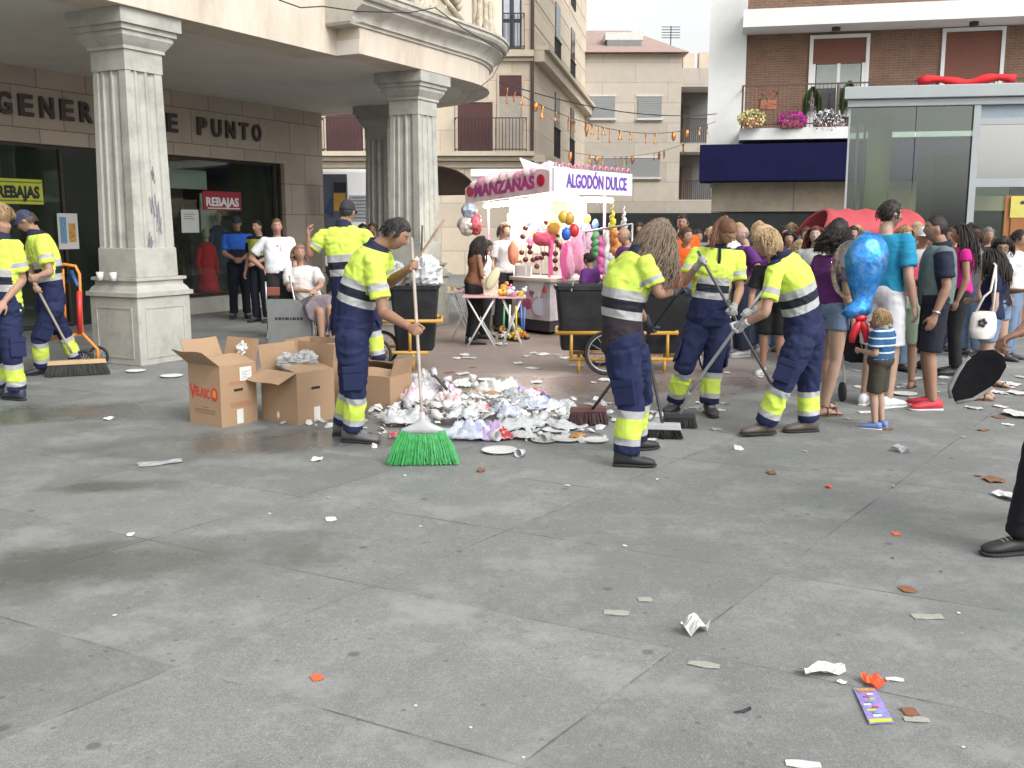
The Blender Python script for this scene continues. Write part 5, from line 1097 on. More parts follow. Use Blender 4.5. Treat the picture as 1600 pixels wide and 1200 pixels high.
# --- W5 woman with short blond hair leaning left
Y5 = 7.6
p50, p51 = P(1192, 455, Y5-.22), P(1078, 612, Y5+.1); bd5 = nrm(p51-p50); g5 = p50.lerp(p51, .36); g5b = p50.lerp(p51, .20)
J, k = worker('', Y5, dict(pelvis=(1258, 522, 0), chest=(1247, 460, 0), neck=(1218, 400, -.03), lsh=(1213, 420, -.20), rsh=(1240, 408, .14), lel=(1196, 488, -.26), lwr=(1160, 510, -.2), rel=(1200, 470, .15), rwr=(1180, 480, .05),
    lhip=(1250, 538, -.1), rhip=(1264, 535, .08), lkn=(1224, 600, -.12), rkn=(1262, 605, .1), lan=(1196, 660, -.05), ran=(1262, 672, .1), head=(1196, 378, -.05), hf=(-.93, .0, -.30), hu=(-.25, 0, .95), ltoe=(-.97, -.2, 0), rtoe=(-.97, -.15, 0)))
J['lan'].z = .1
lw, lh, ln_ = grip_hand(J['lel'], g5, bd5, -1, .95); J['lwr'] = lw; rw, rh, rn = grip_hand(J['rel'], g5b, bd5, 1, .95); J['rwr'] = rw
person('woman with short blond hair in hi-vis leaning left over a pale pole', J, .98, (.44, .28, .22), fem=True, hair=('bob', (.42, .30, .17)), top=HV, bottom=HVL, shoes=('boot', (.10, .085, .075)), voxel=.007, cvox=.010, fat=.025, hands={'l': (lh, ln_, .95), 'r': (rh, rn, .95)}, hi=True, gloves=(.45, .46, .47), seedv=3)
t5 = thing('litter_brush', 'pale metal handled brush held by the blond woman', 'brush', V(p51.x, p51.y, 0)); pole('handle', '', '', p50, p51, .013, steelp, t5)
pb_ = P(1062, 640, Y5+.25); pole('lower_handle', '', '', p51, V(pb_.x, pb_.y, .1), .013, steelp, t5)
broom_head(t5, V(pb_.x, pb_.y, 0), V(1, -.1, 0), .13, .025, .08, bbk, black_plastic, n=500, seed=6)
# wide dark broom with white rag beside curly woman
cB = G(1035, 684); t6 = thing('broom', 'dark broom head flat on the ground just right of the curly haired woman', 'broom', cB)
broom_head(t6, cB, V(1, -.15, 0), .14, .05, .07, bbk, mat('grey plastic', (0, 0, 0)), n=700, seed=8); pole('handle', '', '', cB+V(-.0, 0, .1), P(1012, 545, cB.y+.4), .012, black_plastic, t6)
# --- W6 left edge sweeper (cut by the frame), back to us
Y6 = 9.2
J, k = worker('', Y6, dict(pelvis=(8, 488, 0), chest=(4, 430, 0), neck=(2, 372, 0), lsh=(-25, 385, 0), rsh=(24, 385, -.05), lel=(-40, 440, 0), lwr=(-30, 480, -.1), rel=(34, 438, .0), rwr=(8, 470, -.18),
    lhip=(-6, 500, .05), rhip=(14, 500, -.05), lkn=(-10, 560, .1), rkn=(20, 562, -.1), lan=(-5, 612, .2), ran=(27, 612, -.05), head=(2, 338, 0), hf=(-.8, .45, -.2), hu=(0, 0, 1), ltoe=(-.7, .5, 0), rtoe=(-.8, .4, 0)))
person('blond hi-vis sweeper cut by the left edge of the picture', J, 1.0, (.42, .26, .19), hair=('short', (.28, .19, .10)), top=HV, bottom=HVL, shoes=('boot', (.03, .03, .05)), voxel=.009, cvox=.011)
# --- W7 sweeper with cap and push broom
Y7 = 10.8
p70, p71 = P(46, 428, Y7-.35), P(112, 552, Y7-.05); bd7 = nrm(p71-p70); ga, gb = p70.lerp(p71, .05), p70.lerp(p71, .18)
J, k = worker('', Y7, dict(pelvis=(80, 470, 0), chest=(74, 415, 0), neck=(56, 366, -.02), lsh=(50, 384, .15), rsh=(66, 380, -.15), lel=(50, 425, .1), lwr=(50, 432, -.1), rel=(78, 425, -.22), rwr=(60, 432, -.3),
    lhip=(74, 480, .08), rhip=(84, 480, -.08), lkn=(100, 522, .2), rkn=(62, 528, -.1), lan=(120, 562, .3), ran=(66, 570, 0), head=(40, 346, -.05), hf=(-.85, -.15, -.45), hu=(-.3, 0, .9), ltoe=(.6, .2, 0), rtoe=(-.6, -.6, 0)))
rw, rh, rn = grip_hand(J['rel'], ga, bd7, 1, 1); J['rwr'] = rw; lw, lh, ln_ = grip_hand(J['lel'], gb, bd7, -1, 1); J['lwr'] = lw
person('sweeper in a blue cap with a wooden push broom beside the near pillar', J, 1.0, (.40, .25, .18), hair=('short', (.10, .07, .05)), top=HV, bottom=HVL, shoes=('boot', (.03, .03, .05)), voxel=.009, cvox=.011, hands={'r': (rh, rn, .9), 'l': (lh, ln_, .9)}, cap=((.03, .045, .10), 0))
t7 = thing('push_broom', 'wide wooden push broom with black bristles beside the near pillar', 'broom', V(p71.x, p71.y, 0)); pole('handle', '', '', p70, p71, .013, mat('grey wood', (.30, .27, .22), .6), t7)
c = P(120, 560, Y7-.1); c.z = 0; d7 = nrm(V(.93, -.35, 0)); broom_head(t7, c, V(.8, .35, 0), .30, .045, .13, bbk, woodL, n=900, seed=9)
# ================================================================= BYSTANDERS
denim = cloth('denim', (.14, .20, .30), .25); blackc = cloth('black', (.02, .02, .022)); whitec = cloth('white', (.62, .63, .66), .05)
def tee(name, col, **k): return dict(dict(name='shirt', mats=[cloth(name, col)], folds=.011, t0=-.12), **k)
def by(px, topy, Y, yaw, label, arms=('down', 'down'), h=None, cap_h=0, shoe_y=None, **k):
    b = P(px, 400, Y); b.z = 0; hh = (h or P(px, topy, Y).z-cap_h)/1.02
    kw = {q: k.pop(q) for q in ('lean', 'step', 'headyaw', 'headpitch', 'spread') if q in k}
    J, s, hands = std(b, hh, R(yaw), arms, fem=k.get('fem', False), **kw); ed = k.pop('edit', None)
    if ed: ed(J, s)
    k.setdefault('voxel', .0095 if Y < 9.5 else .012); k.setdefault('cvox', .012 if Y < 10 else .015)
    return person(label, J, s, hands=hands, **k), J, s
DK = (.02, .014, .012); BR = (.07, .04, .025); BL = (.36, .26, .14); GY = (.16, .15, .15)
S1 = (.42, .27, .20); S2 = (.36, .22, .155); S3 = (.46, .32, .26)
# right hand group, near ones
by(1303, 345, 8.5, 62, 'woman with bushy dark curls in a purple shirt and pale denim hot pants', fem=True, hair=('afro', (.018, .013, .013)), skin=S3, top=tee('purple', (.10, .025, .13), inf=.02, sleeve=.6), bottom=dict(kind='hot', mat=denim, inf=.02, folds=.006), shoes=('sandal', (.2, .1, .05)), fat=.02, step=.12, seedv=7)
by(1384, 308, 8.85, 50, 'tall man in a bright turquoise shirt and white shorts with his back to us', hair=('short', DK), skin=S3, top=tee('turquoise', (.02, .22, .38), inf=.024), bottom=dict(kind='shorts', mat=whitec, inf=.02), shoes=('trainer', (.62, .63, .66)), headyaw=R(25), fat=.01, stubble=.5, seedv=4)
_, J, s = by(1466, 331, 8.75, 285, 'man in a grey green polo shirt with navy sleeves and red canvas shoes', arms=('down', 'bent'), hair=('crop', DK), skin=S2, top=dict(name='shirt', mats=[ramp_mat('polo shirt', 'armd', [(0, (.015, .02, .04)), (.088, (.115, .16, .155))])], inf=.024, folds=.009, t0=-.12, collar=cloth('navy sleeve', (.015, .02, .04))), bottom=dict(kind='shorts', mat=cloth('dark navy', (.018, .02, .03)), inf=.022), shoes=('trainer', (.50, .03, .05)), fat=.035, stubble=.15)
f = MB(); wv = J['lwr']; hd_ = nrm(J['lwr']-J['lel']); f.tube([wv-hd_*.03, wv-hd_*.015], .036*s, 14); tag(f.build('wristwatch', mat('watch metal', (.5, .48, .45), .3, metal=.8), smooth=True), 'metal wristwatch on the left wrist of the man in the polo shirt', 'watch')
by(1420, 369, 9.9, 20, 'man in a pink shirt, green shorts and flip flops between the turquoise and polo shirts', lean=.12, headyaw=R(40), headpitch=R(-25), arms=('front', 'front'), hair=('crop', BR), skin=S2, top=tee('pink', (.42, .06, .10), inf=.022), bottom=dict(kind='shorts', mat=cloth('sage', (.27, .36, .26)), inf=.022), shoes=('sandal', (.05, .03, .02)), fat=.02)
def kid(J, s): pass
tb = G(1370, 668); hk = P(1373, 484, tb.y).z
J, s, hands = std(V(tb.x, tb.y, 0), hk/1.0, R(-45), ('bent', 'up')); 
J['head'] = J['head']+V(0, 0, -.02); 
stripe_m = mat('striped shirt', (1, 1, 1), .85, .1, 10, .2, 100)
at = None
def strip_mat():
    m = cloth('toddler stripes', (.03, .09, .20)); n = m.node_tree.nodes; l = m.node_tree.links; tc = n.new('ShaderNodeTexCoord'); sx = n.new('ShaderNodeSeparateXYZ'); l.new(tc.outputs['Object'], sx.inputs[0])
    a = n.new('ShaderNodeMath'); a.operation = 'MODULO'; a.inputs[1].default_value = .058; ad = n.new('ShaderNodeMath'); ad.operation = 'ADD'; ad.inputs[1].default_value = 10; l.new(sx.outputs[2], ad.inputs[0]); l.new(ad.outputs[0], a.inputs[0])
    c = n.new('ShaderNodeMath'); c.operation = 'LESS_THAN'; c.inputs[1].default_value = .012; l.new(a.outputs[0], c.inputs[0]); b = n['Principled BSDF']; old = b.inputs['Base Color'].links[0].from_socket
    mx = n.new('ShaderNodeMix'); mx.data_type = 'RGBA'; l.new(c.outputs[0], mx.inputs[0]); l.new(old, mx.inputs[6]); mx.inputs[7].default_value = (.5, .58, .6, 1); l.new(mx.outputs[2], b.inputs['Base Color']); return m
_hd = Vector(J['head']); 
kidt = person('toddler in a blue striped shirt and brown shorts holding up a balloon', J, s*1.12, hands=hands, skin=S3, hair=('short', (.30, .20, .10)), top=dict(name='shirt', mats=[strip_mat()], inf=.03, folds=.006, t0=-.06), bottom=dict(kind='shorts', mat=cloth('brown shorts', (.05, .045, .035)), inf=.03), shoes=('trainer', (.12, .2, .45)), voxel=.008, cvox=.009, fat=.02, hs=1.22)
# big head for his age is part of his build; foil balloon
bc = P(1352, 432, 8.0); bt = thing('foil_balloon', 'shiny blue foil balloon with a red bow above the toddler', 'balloon', bc+V(0, 0, -.5))
f = MB(); px_r = 8.0/F
rg = []
for (dy, w_, dx) in ((-66, 4, 2), (-63, 15, 2), (-50, 27, 2), (-32, 32, 0), (-12, 31, 0), (6, 25, -1), (24, 18, -2), (38, 15, -2), (48, 21, -8), (57, 23, -11), (64, 12, -11)):
    c = bc+V(dx*px_r, 0, -dy*px_r); w2 = w_*px_r; rg.append([c+V(w2*math.cos(2*math.pi*i/24)*(1+.09*math.sin(i*2.3+dy)), w2*.62*math.sin(2*math.pi*i/24)*(1+.12*math.sin(i*3.1+dy)), .012*math.sin(i*2.0+dy)) for i in range(24)])
f.loft(rg); f.build('balloon_body', mat('blue foil', (.03, .22, .60), .3, .8, 7, .7, 18, metal=.6, dirt_or_glint=(.25, .45, .75), dscale=9, damt=.6), bt, smooth=True)  # paler patches paint highlights into the foil colour
f = MB(); 
for a in (-1, 1): f.tube([bc+V(-.03, -.03, -.34), bc+V(-.03+a*.03, -.04, -.40), bc+V(-.03+a*.055, -.03, -.47), bc+V(-.03+a*.06, -.03, -.53)], [.02, .035, .03, .022], 8)
f.ell(bc+V(-.03, -.04, -.33), (.05, .03, .03)); f.build('bow', mat('red foil', (.62, .02, .04), .3, .2, 8), bt, smooth=True)
f = MB(); f.tube([bc+V(-.03, -.02, -.45), bc+V(0, -.05, -.62), J['rwr']], .003, 5); f.build('balloon_string', whitec, bt)
f = MB(); f.ell(bc+V(-.09, .1, .05), (.16, .1, .24), None, 24, 16); tag(f.build('clear_balloon', glass('clear balloon film', (.9, .85, .7), .12), smooth=True), 'transparent balloon with a yellow tint behind the blue foil balloon', 'balloon')
# pushchair behind the bare legs
pc = G(1335, 640); pt = thing('pushchair', 'folded dark pushchair between the curly haired woman and the toddler', 'pushchair', V(pc.x, 9.3, 0)); cx_, cy_ = P(1332, 600, 9.3).x, 9.3
f = MB(); f.loft([[V(cx_, cy_, z)+V(a, b, 0) for a, b in ((-w_, -.15), (w_, -.15), (w_, .15), (-w_, .15))] for z, w_ in ((.35, .10), (.5, .15), (.8, .14), (.95, .08))]); f.build('seat', blackc, pt, bevel=.03)
f = MB()
for sg in (-1, 1): f.tube([(cx_+sg*.14, cy_-.2, .1), (cx_+sg*.12, cy_, .6), (cx_+sg*.14, cy_+.15, 1.0)], .012, 8)
f.tube([(cx_-.14, cy_+.15, 1.0), (cx_+.14, cy_+.15, 1.0)], .014, 8); f.build('push_frame', steelp, pt)
for sg in (-1, 1):
    f = MB(); f.tube([(cx_+sg*.16-.012, cy_-.2, .09), (cx_+sg*.16+.012, cy_-.2, .09)], .09, 18); f.build('wheel', MATS['black rubber'], pt)
# others of the group
by(1503, 345, 10.8, -70, 'woman with long dark hair, a magenta top and black trousers behind the polo shirt man', fem=True, hair=('long', DK, .42), skin=S2, top=tee('magenta', (.50, .02, .22), sleeve=.3), bottom=dict(kind='trousers', mat=blackc, baggy=.004))
by(1562, 366, 9.9, 155, 'smiling woman in glasses and a black sleeveless top beside the wooden door', fem=True, hair=('bob', DK), skin=S3, top=tee('black top', (.025, .022, .03), sleeve=0), bottom=dict(kind='hot', mat=denim), shoes=('sandal', (.1, .05, .03)), glasses=True, headyaw=R(50), headpitch=R(-15), arms=('bent', 'down'))
_, J, s = by(1556, 385, 9.2, -60, 'woman in a navy shirt and denim shorts carrying a white shoulder bag', fem=True, hair=('long', (.02, .015, .015), .3), skin=S3, top=tee('navy tee', (.015, .02, .055), sleeve=.5), bottom=dict(kind='mid', mat=denim), shoes=('sandal', (.1, .05, .03)), arms=('down', 'bent'), headpitch=R(-30))
bg_c = P(1536, 507, 8.95); tb_ = thing('shoulder_bag', 'small white shoulder bag with a black flower hanging on a long white strap', 'bag', bg_c-V(0, 0, .14))
f = MB(); f.loft([[bg_c+V(w_*math.cos(2*math.pi*i/18), .05*math.sin(2*math.pi*i/18), z) for i in range(18)] for z, w_ in ((-.13, .06), (-.12, .10), (-.05, .125), (.05, .12), (.11, .10), (.12, .05))]); f.build('bag_body', mat('white leather', (.62, .60, .57), .5, .08, 6, .2, 30), tb_, smooth=True)
f = MB()
for k in range(5): f.ell(bg_c+V(-.03+.025*math.cos(k*1.256), -.055, .02+.025*math.sin(k*1.256)), (.018, .008, .018), None, 8, 6)
f.build('flower_motif', blk, tb_, smooth=True)
f = MB(); f.tube([bg_c+V(-.08, 0, .1), bg_c+V(.0, .02, .25), P(1548, 455, 8.95), P(1556, 415, 9.05), P(1547, 405, 9.2)], .011, 6); f.tube([bg_c+V(.08, 0, .1), P(1556, 440, 9.0), P(1556, 415, 9.05)], .011, 6); f.build('strap', MATS['white leather'], tb_, smooth=True)
_, J, s = by(1440, 350, 11.2, 180, 'person in a white straw hat behind the man in pink', hair=('crop', GY), skin=S1, top=tee('white tee', (.6, .6, .6)), bottom=dict(kind='shorts', mat=denim), cap=((.62, .62, .6), 0, 'hat'))
by(1408, 350, 11.0, 160, 'person with tousled blond hair in a purple top behind the turquoise shirt', fem=True, hair=('curly', (.30, .18, .09), .14), skin=S3, top=tee('violet top', (.12, .03, .14)), bottom=dict(kind='trousers', mat=denim))
by(1162, 349, 12.4, 265, 'bald man in a purple polo shirt and dark jeans facing left', hair=('ring', GY), skin=S3, top=tee('deep purple', (.10, .03, .15)), bottom=dict(kind='trousers', mat=cloth('dark jeans', (.03, .04, .07))), shoes=('trainer', (.5, .5, .5)), fat=.04, arms=('hip', 'down'))
by(1190, 356, 12.9, 240, 'person in a purple shirt standing just right of the bald man', hair=('short', BR), skin=S2, top=tee('purple', (0, 0, 0)), bottom=dict(kind='trousers', mat=denim), shoes=('trainer', (.5, .5, .5)), fat=.03)
by(1272, 350, 11.6, 185, 'pale woman with long brown hair and a black and white top facing us', fem=True, hair=('long', (.10, .03, .02), .3), skin=(.5, .38, .33), top=tee('grey white', (.32, .33, .32)), bottom=dict(kind='trousers', mat=blackc), headpitch=R(10), headyaw=R(20))
by(1246, 372, 12.2, 150, 'person in an orange red top behind the blond sweeper', fem=True, hair=('bob', (.3, .22, .12)), skin=S3, top=tee('orange', (.62, .10, .02)), bottom=dict(kind='shorts', mat=denim), shoes=('sandal', (.1, .05, .03)))
by(1212, 372, 10.8, 200, 'person in dark shorts bending behind the blond sweeper', lean=.35, hair=('short', DK), skin=S1, top=tee('black tee', (.02, .02, .022)), bottom=dict(kind='shorts', mat=blackc), shoes=('trainer', (.5, .5, .5)))
by(1064, 331, 13.6, 170, 'tall dark haired man in an orange shirt behind the curly haired sweeper', hair=('short', DK), skin=S2, top=tee('orange', (0, 0, 0)), bottom=dict(kind='trousers', mat=denim), headyaw=R(30))
by(1072, 352, 12.2, 200, 'brown haired man in an orange shirt between the two women sweepers', hair=('short', BR), skin=S1, top=tee('orange', (0, 0, 0)), bottom=dict(kind='shorts', mat=denim), arms=('bent', 'down'), headyaw=R(-50))
by(1088, 356, 14.4, 170, 'person in a red top looking between the sweepers', hair=('short', DK), skin=S2, top=tee('red top', (.45, .04, .04)), bottom=dict(kind='trousers', mat=denim))
by(978, 352, 12.9, 250, 'bald man in a purple shirt beside the sweet stall', hair=('ring', GY), skin=S1, top=tee('deep purple', (0, 0, 0)), bottom=dict(kind='trameless' if 0 else 'trousers', mat=blackc), fat=.03)
by(921, 393, 13.3, -50, 'child in a purple shirt reaching towards the stall counter', arms=('bent', 'bent'), hair=('short', DK), skin=S2, top=tee('deep purple', (0, 0, 0)), bottom=dict(kind='shorts', mat=blackc), shoes=('trainer', (.5, .5, .5)))
by(738, 364, 13.7, 75, 'woman with long dark hair and bare arms at the toy table', fem=True, arms=('front', 'front'), lean=.1, headpitch=R(-20), hair=('long', DK, .34), skin=(.30, .17, .12), top=tee('brown top', (.16, .07, .04), sleeve=0), bottom=dict(kind='trousers', mat=blackc))
_, J, s = by(757, 372, 14.4, 95, 'person in a white shirt with a black bag strap behind the toy table', hair=('short', DK), skin=S2, top=tee('white tee', (0, 0, 0)), bottom=dict(kind='trousers', mat=blackc), headpitch=R(-25))
by(567, 347, 18.5, 160, 'dark haired passer-by in grey behind the capped sweeper', hair=('short', DK), skin=S2, top=tee('grey tee', (.2, .2, .21)), bottom=dict(kind='trousers', mat=denim), voxel=.015)
by(584, 346, 19.2, 200, 'dark haired passer-by in blue behind the capped sweeper', hair=('short', BR), skin=S2, top=tee('blue tee', (.08, .12, .3)), bottom=dict(kind='trousers', mat=denim), voxel=.015)
# police officers, man in white, seated woman
pol = dict(name='shirt', mats=[ramp_mat('police shirt', 'tt', [(0, (.012, .015, .03)), (.42, (.02, .09, .40)), (.95, (.012, .015, .03))])], folds=.008, sleeve=.8, collar=blackc); pol['mats'] = pol['mats']+[cloth('police sleeve', (.02, .09, .38))]
_, J, s = by(372, 333, 17.6, 165, 'police officer in a blue shirt and cap standing by the shop window', arms=('front', 'front'), hair=('crop', DK), skin=S2, top=pol, bottom=dict(kind='trousers', mat=cloth('police navy', (.01, .012, .02)), baggy=.01), shoes=('boot', (.02, .02, .02)), cap=((.015, .02, .05), 0), cap_h=.02)
by(405, 341, 16.9, 200, 'police officer in a dark uniform with a yellow vest beside the window', arms=('front', 'down'), hair=('crop', DK), skin=S1, top=dict(name='shirt', mats=[ramp_mat('vest shirt', 'tt', [(0, (.012, .015, .03)), (.35, (.30, .33, .06)), (.9, (.012, .015, .03))]), cloth('police navy', (0, 0, 0))], folds=.008), bottom=dict(kind='trousers', mat=cloth('police navy', (0, 0, 0)), baggy=.01), shoes=('boot', (.02, .02, .02)), fat=.02)
_, J, s = by(434, 338, 14.6, 165, 'balding man in a white shirt with red print and hand on hip', arms=('down', 'hip'), hair=('crop', (.12, .07, .04)), skin=(.46, .26, .2), top=tee('white shirt', (.70, .72, .74), inf=.028, t0=-.12), bottom=dict(kind='trousers', mat=blackc), fat=.04, stubble=.3)
f = MB(); up_ = nrm(J['neck']-J['pelvis']); fw_ = V(math.sin(R(165)), math.cos(R(165)), 0); rp = random.Random(2); c0 = J['pelvis'].lerp(J['neck'], .62)+fw_*.155*s
for i in range(9): f.ell(c0+V(rp.uniform(-.05, .05), 0, rp.uniform(-.07, .07)), (rp.uniform(.008, .02), .012, rp.uniform(.008, .02)), None, 8, 6)
f.build('shirt_print', mat('red print', (.4, .03, .04), .7), bpy.data.objects[_.name], smooth=True)
Yc_ = 13.2; J = {n: P(v[0], v[1], Yc_+v[2]) for n, v in dict(pelvis=(484, 478, .1), chest=(474, 440, .1), neck=(470, 416, .1), lsh=(492, 424, .1), rsh=(450, 424, .05), lel=(502, 446, -.1), lwr=(492, 453, -.25), rel=(452, 452, -.1), rwr=(484, 455, -.25), lhip=(494, 480, .05), rhip=(476, 480, .0), lkn=(516, 482, -.35), rkn=(500, 487, -.42), lan=(518, 525, -.35), ran=(503, 532, -.45), head=(468, 396, .06)).items()}
J.update(hf=V(.35, -.9, .1), hu=V(0, 0, 1), ltoe=V(.4, -1, 0), rtoe=V(.3, -1, 0)); J['lan'].z = J['ran'].z = .16
person('older woman in a cream blouse sitting in a wheelchair under the arcade', J, .95, (.42, .27, .22), fem=True, hair=('bob', (.22, .13, .09)), top=tee('cream blouse', (.55, .52, .50), inf=.035, t0=-.12, folds=.014), bottom=dict(kind='skirt', mat=cloth('floral skirt', (.20, .17, .19), .5), len=.95, inf=.02), shoes=('shoe', (.03, .03, .03)), voxel=.012, cvox=.014, fat=.06)
# people far behind, only heads and shoulders show
rq = random.Random(21); bgl = [(1122, 356, 14.5, 'black'), (1202, 352, 13.4, 'white'), (1230, 358, 12.9, 'green'), (1290, 352, 12.6, 'grey'), (1316, 354, 12.0, 'black'), (1340, 350, 15.0, 'blue'), (1434, 344, 13.8, 'grey'), (1456, 356, 12.6, 'white'), (1516, 346, 14.2, 'blue'), (1540, 352, 13.4, 'black'), (1586, 356, 12.0, 'white'), (1138, 350, 18, 'red cap'), (1040, 350, 17, 'red cap'), (1110, 352, 16.5, 'grey'), (1150, 346, 15.5, 'white'), (1183, 343, 16, 'black'), (1222, 350, 14.5, 'black'), (1236, 346, 17.5, 'blue'), (1258, 352, 14.2, 'green'), (1330, 350, 14, 'white'), (1350, 356, 13.2, 'yellow'), (1490, 352, 13, 'black'), (1525, 356, 12.4, 'grey'), (1000, 346, 18, 'black'), (950, 348, 18.5, 'grey')]
cc_ = {'red cap': (.4, .03, .03), 'grey': (.2, .2, .22), 'white': (.6, .6, .6), 'black': (.03, .03, .03), 'blue': (.05, .1, .3), 'green': (.06, .16, .08), 'yellow': (.5, .4, .08)}
pl_ = ['just right of the woman with the ponytail', 'between the bald man and the blond sweeper', 'behind the orange red top', 'right of the pale woman facing us', 'half hidden by the bushy dark curls', 'far back above the blue balloon', 'far back over the white straw hat', 'behind the face of the man in a grey green polo', 'far back over the magenta top', 'left of the smiling woman in glasses', 'at the right edge before the wooden door', 'far back behind the ponytail woman', 'behind the curly haired sweeper', 'right of the man in a red top', 'behind the bald man in purple', 'behind the two purple shirts', 'above the bending person in dark shorts', 'far behind the blond sweeper', 'left of the pale woman facing us', 'between the bushy dark curls and the turquoise shirt', 'just left of the tall man in turquoise', 'behind the head of the man in a grey green polo', 'far behind the magenta top', 'right of the sweet stall', 'behind the bald man at the sweet stall']
for (px, ty, Y, c), pl in zip(bgl, pl_):
    fm = rq.random() < .4
    by(px, ty, Y, rq.uniform(100, 260), 'distant onlooker in %s %s' % ('a red shirt' if c == 'red cap' else c, pl), fem=fm, hair=(('bob' if fm else 'short'), rq.choice([DK, BR, GY, BL])), skin=rq.choice([S1, S2, S3]), top=tee('far '+c, cc_[c]), bottom=dict(kind='trousers', mat=denim), voxel=.016, cvox=.02, eyes=False)
# person cut by the right edge: dark trousers, arm reaching in with a black bag
Yr = 4.75
J = {n: P(v[0], v[1], Yr+v[2]) for n, v in dict(pelvis=(1690, 560, .1), chest=(1690, 440, .1), neck=(1690, 300, .05), lsh=(1700, 330, -.12), rsh=(1680, 330, .25), lel=(1676, 470, -.2), rel=(1650, 480, .25), rwr=(1592, 520, .1), lwr=(1700, 560, -.3), lhip=(1692, 590, -.02), rhip=(1682, 590, .18), lkn=(1625, 700, -.1), rkn=(1680, 730, .25), lan=(1596, 835, -.02), ran=(1690, 830, .4), head=(1670, 250, .0)).items()}
J.update(hf=V(-.9, .3, -.3), hu=V(0, 0, 1), ltoe=V(-1, -.15, 0), rtoe=V(-1, .1, 0)); J['lan'].z = .09; J['ran'].z = .09
hh_ = nrm(P(1548, 540, Yr+.1)-J['rwr'])
person('person cut off by the right edge in dark trousers with one hand reaching in', J, 1.0, (.36, .21, .155), hair=('short', DK), top=tee('black tee', (0, 0, 0)), bottom=dict(kind='trousers', mat=cloth('charcoal trousers', (.015, .015, .02)), baggy=.01), shoes=('shoe', (.02, .02, .022)), voxel=.006, cvox=.01, hands={'r': (hh_, V(-.2, -.3, -1), .75)}, hi=True)
kb = thing('black_bag', 'black bag with a grey edge dangling from the hand at the right edge', 'bag', P(1530, 628, Yr+.1)); Yb = Yr+.08
f = MB(); out = [(1530, 548), (1552, 546), (1568, 556), (1573, 572), (1562, 592), (1540, 612), (1512, 626), (1492, 628), (1486, 612), (1496, 590), (1510, 565)]
vs = []; nO = len(out); rgs = []
cxp, cyp = 1530, 588
for (sc_, dd) in ((.5, -.012), (.85, -.016), (.985, -.012), (1.0, 0), (.985, .012), (.85, .016), (.5, .012)):
    rgs.append([P(cxp+(a-cxp)*sc_, cyp+(b-cyp)*sc_, Yb+dd) for a, b in out])
f.loft(rgs); o = f.build('bag_cloth', mat('black bag cloth', (.010, .010, .012), .95, .3, 20, .4, 50, spec=.1), kb)
f = MB(); f.tube([P(1486, 622, Yb), P(1484, 605, Yb), P(1498, 580, Yb), P(1516, 558, Yb)], .012, 8); f.tube([P(1495, 629, Yb-.02), P(1520, 624, Yb-.02), P(1550, 606, Yb-.02)], .009, 8); f.build('grey_trim', mat('grey trim', (.2, .2, .2), .6), kb, smooth=True)
# ================================================================= CARDBOARD BOXES
def card(): return mat('cardboard', (.34, .225, .138), .85, .07, 2.5, .15, 60, stretch=(1, 1, 3), dirt_or_glint=(.33, .22, .14), dscale=3, damt=.35)
def cbox_thing(label, corner, wl, wr, h, angl, flaps, group=None):
    """near corner on the ground, left face width wl towards direction angl+90.., right face width wr"""
    c = Vector(corner); dl = V(-math.cos(angl), math.sin(angl), 0); dr = V(math.sin(angl), math.cos(angl), 0); th = .006
    t = thing('cardboard_box', label, 'box', c, group); fr = lambda a, b, z: c+dl*a+dr*b+V(0, 0, z)
    f = MB(); f.box((0, 0, 0), (wl, th, h), tf=fr); f.box((0, th, 0), (th, wr-th, h), tf=fr); f.box((0, wr-th, 0), (wl, wr, h), tf=fr); f.box((wl-th, th, 0), (wl, wr-th, h), tf=fr); f.box((th, th, .001), (wl-th, wr-th, .008), tf=fr); f.build('carton', card(), t)
    for edge, ang, ln in flaps:
        f = MB(); ca, sa = math.cos(ang), math.sin(ang); e = .004
        if edge == 'L': g_ = lambda a, b, z: fr(a, -b*sa-z*ca*0+ (0), h+.002+b*ca) if 0 else c+dl*a-dr*(b*sa)+V(0, 0, h+b*ca)+(dr*ca+V(0, 0, sa))*z; L_ = wl     # over the face whose normal is -dr
        elif edge == 'R': g_ = lambda a, b, z: c+dr*a-dl*(b*sa)+V(0, 0, h+b*ca)+(dl*ca+V(0, 0, sa))*z; L_ = wr
        elif edge == 'BL': g_ = lambda a, b, z: c+dr*wr+dl*a+dr*(b*sa)+V(0, 0, h+b*ca)+(-dr*ca+V(0, 0, sa))*z; L_ = wl
        else: g_ = lambda a, b, z: c+dl*wl+dr*a+dl*(b*sa)+V(0, 0, h+b*ca)+(-dl*ca+V(0, 0, sa))*z; L_ = wr
        n = 6; vs = []; 
        for i in range(n+1):
            for j in range(3):
                for z in (0, th*.8): vs.append(g_(.004+(L_-.008)*i/n+.0, ln*j/2, z+.006*math.sin(i*1.3)*j/2))
        fs = []
        for i in range(n):
            for j in range(2): q = (i*3+j)*2; fs += [(q, q+2, q+8, q+6), (q+1, q+7, q+9, q+3)]
        for i in range(n): q = i*6; fs += [(q, q+6, q+7, q+1), (q+4, q+5, q+11, q+10)]
        fs += [(0, 1, 3, 2), (2, 3, 5, 4), (n*6, n*6+2, n*6+3, n*6+1), (n*6+2, n*6+4, n*6+5, n*6+3)]
        f.add(vs, fs); f.build('flap', card(), t)
    return t, fr, dl, dr
redp = mat('red carton print', (.50, .045, .03), .8, .15, 20); orp = mat('orange carton print', (.62, .25, .04), .8); tape = mat('pale tape', (.62, .62, .58), .5, .1); hole = mat('dark hole', (.02, .015, .01), .9)
c1 = G(347, 669); A1 = R(38)
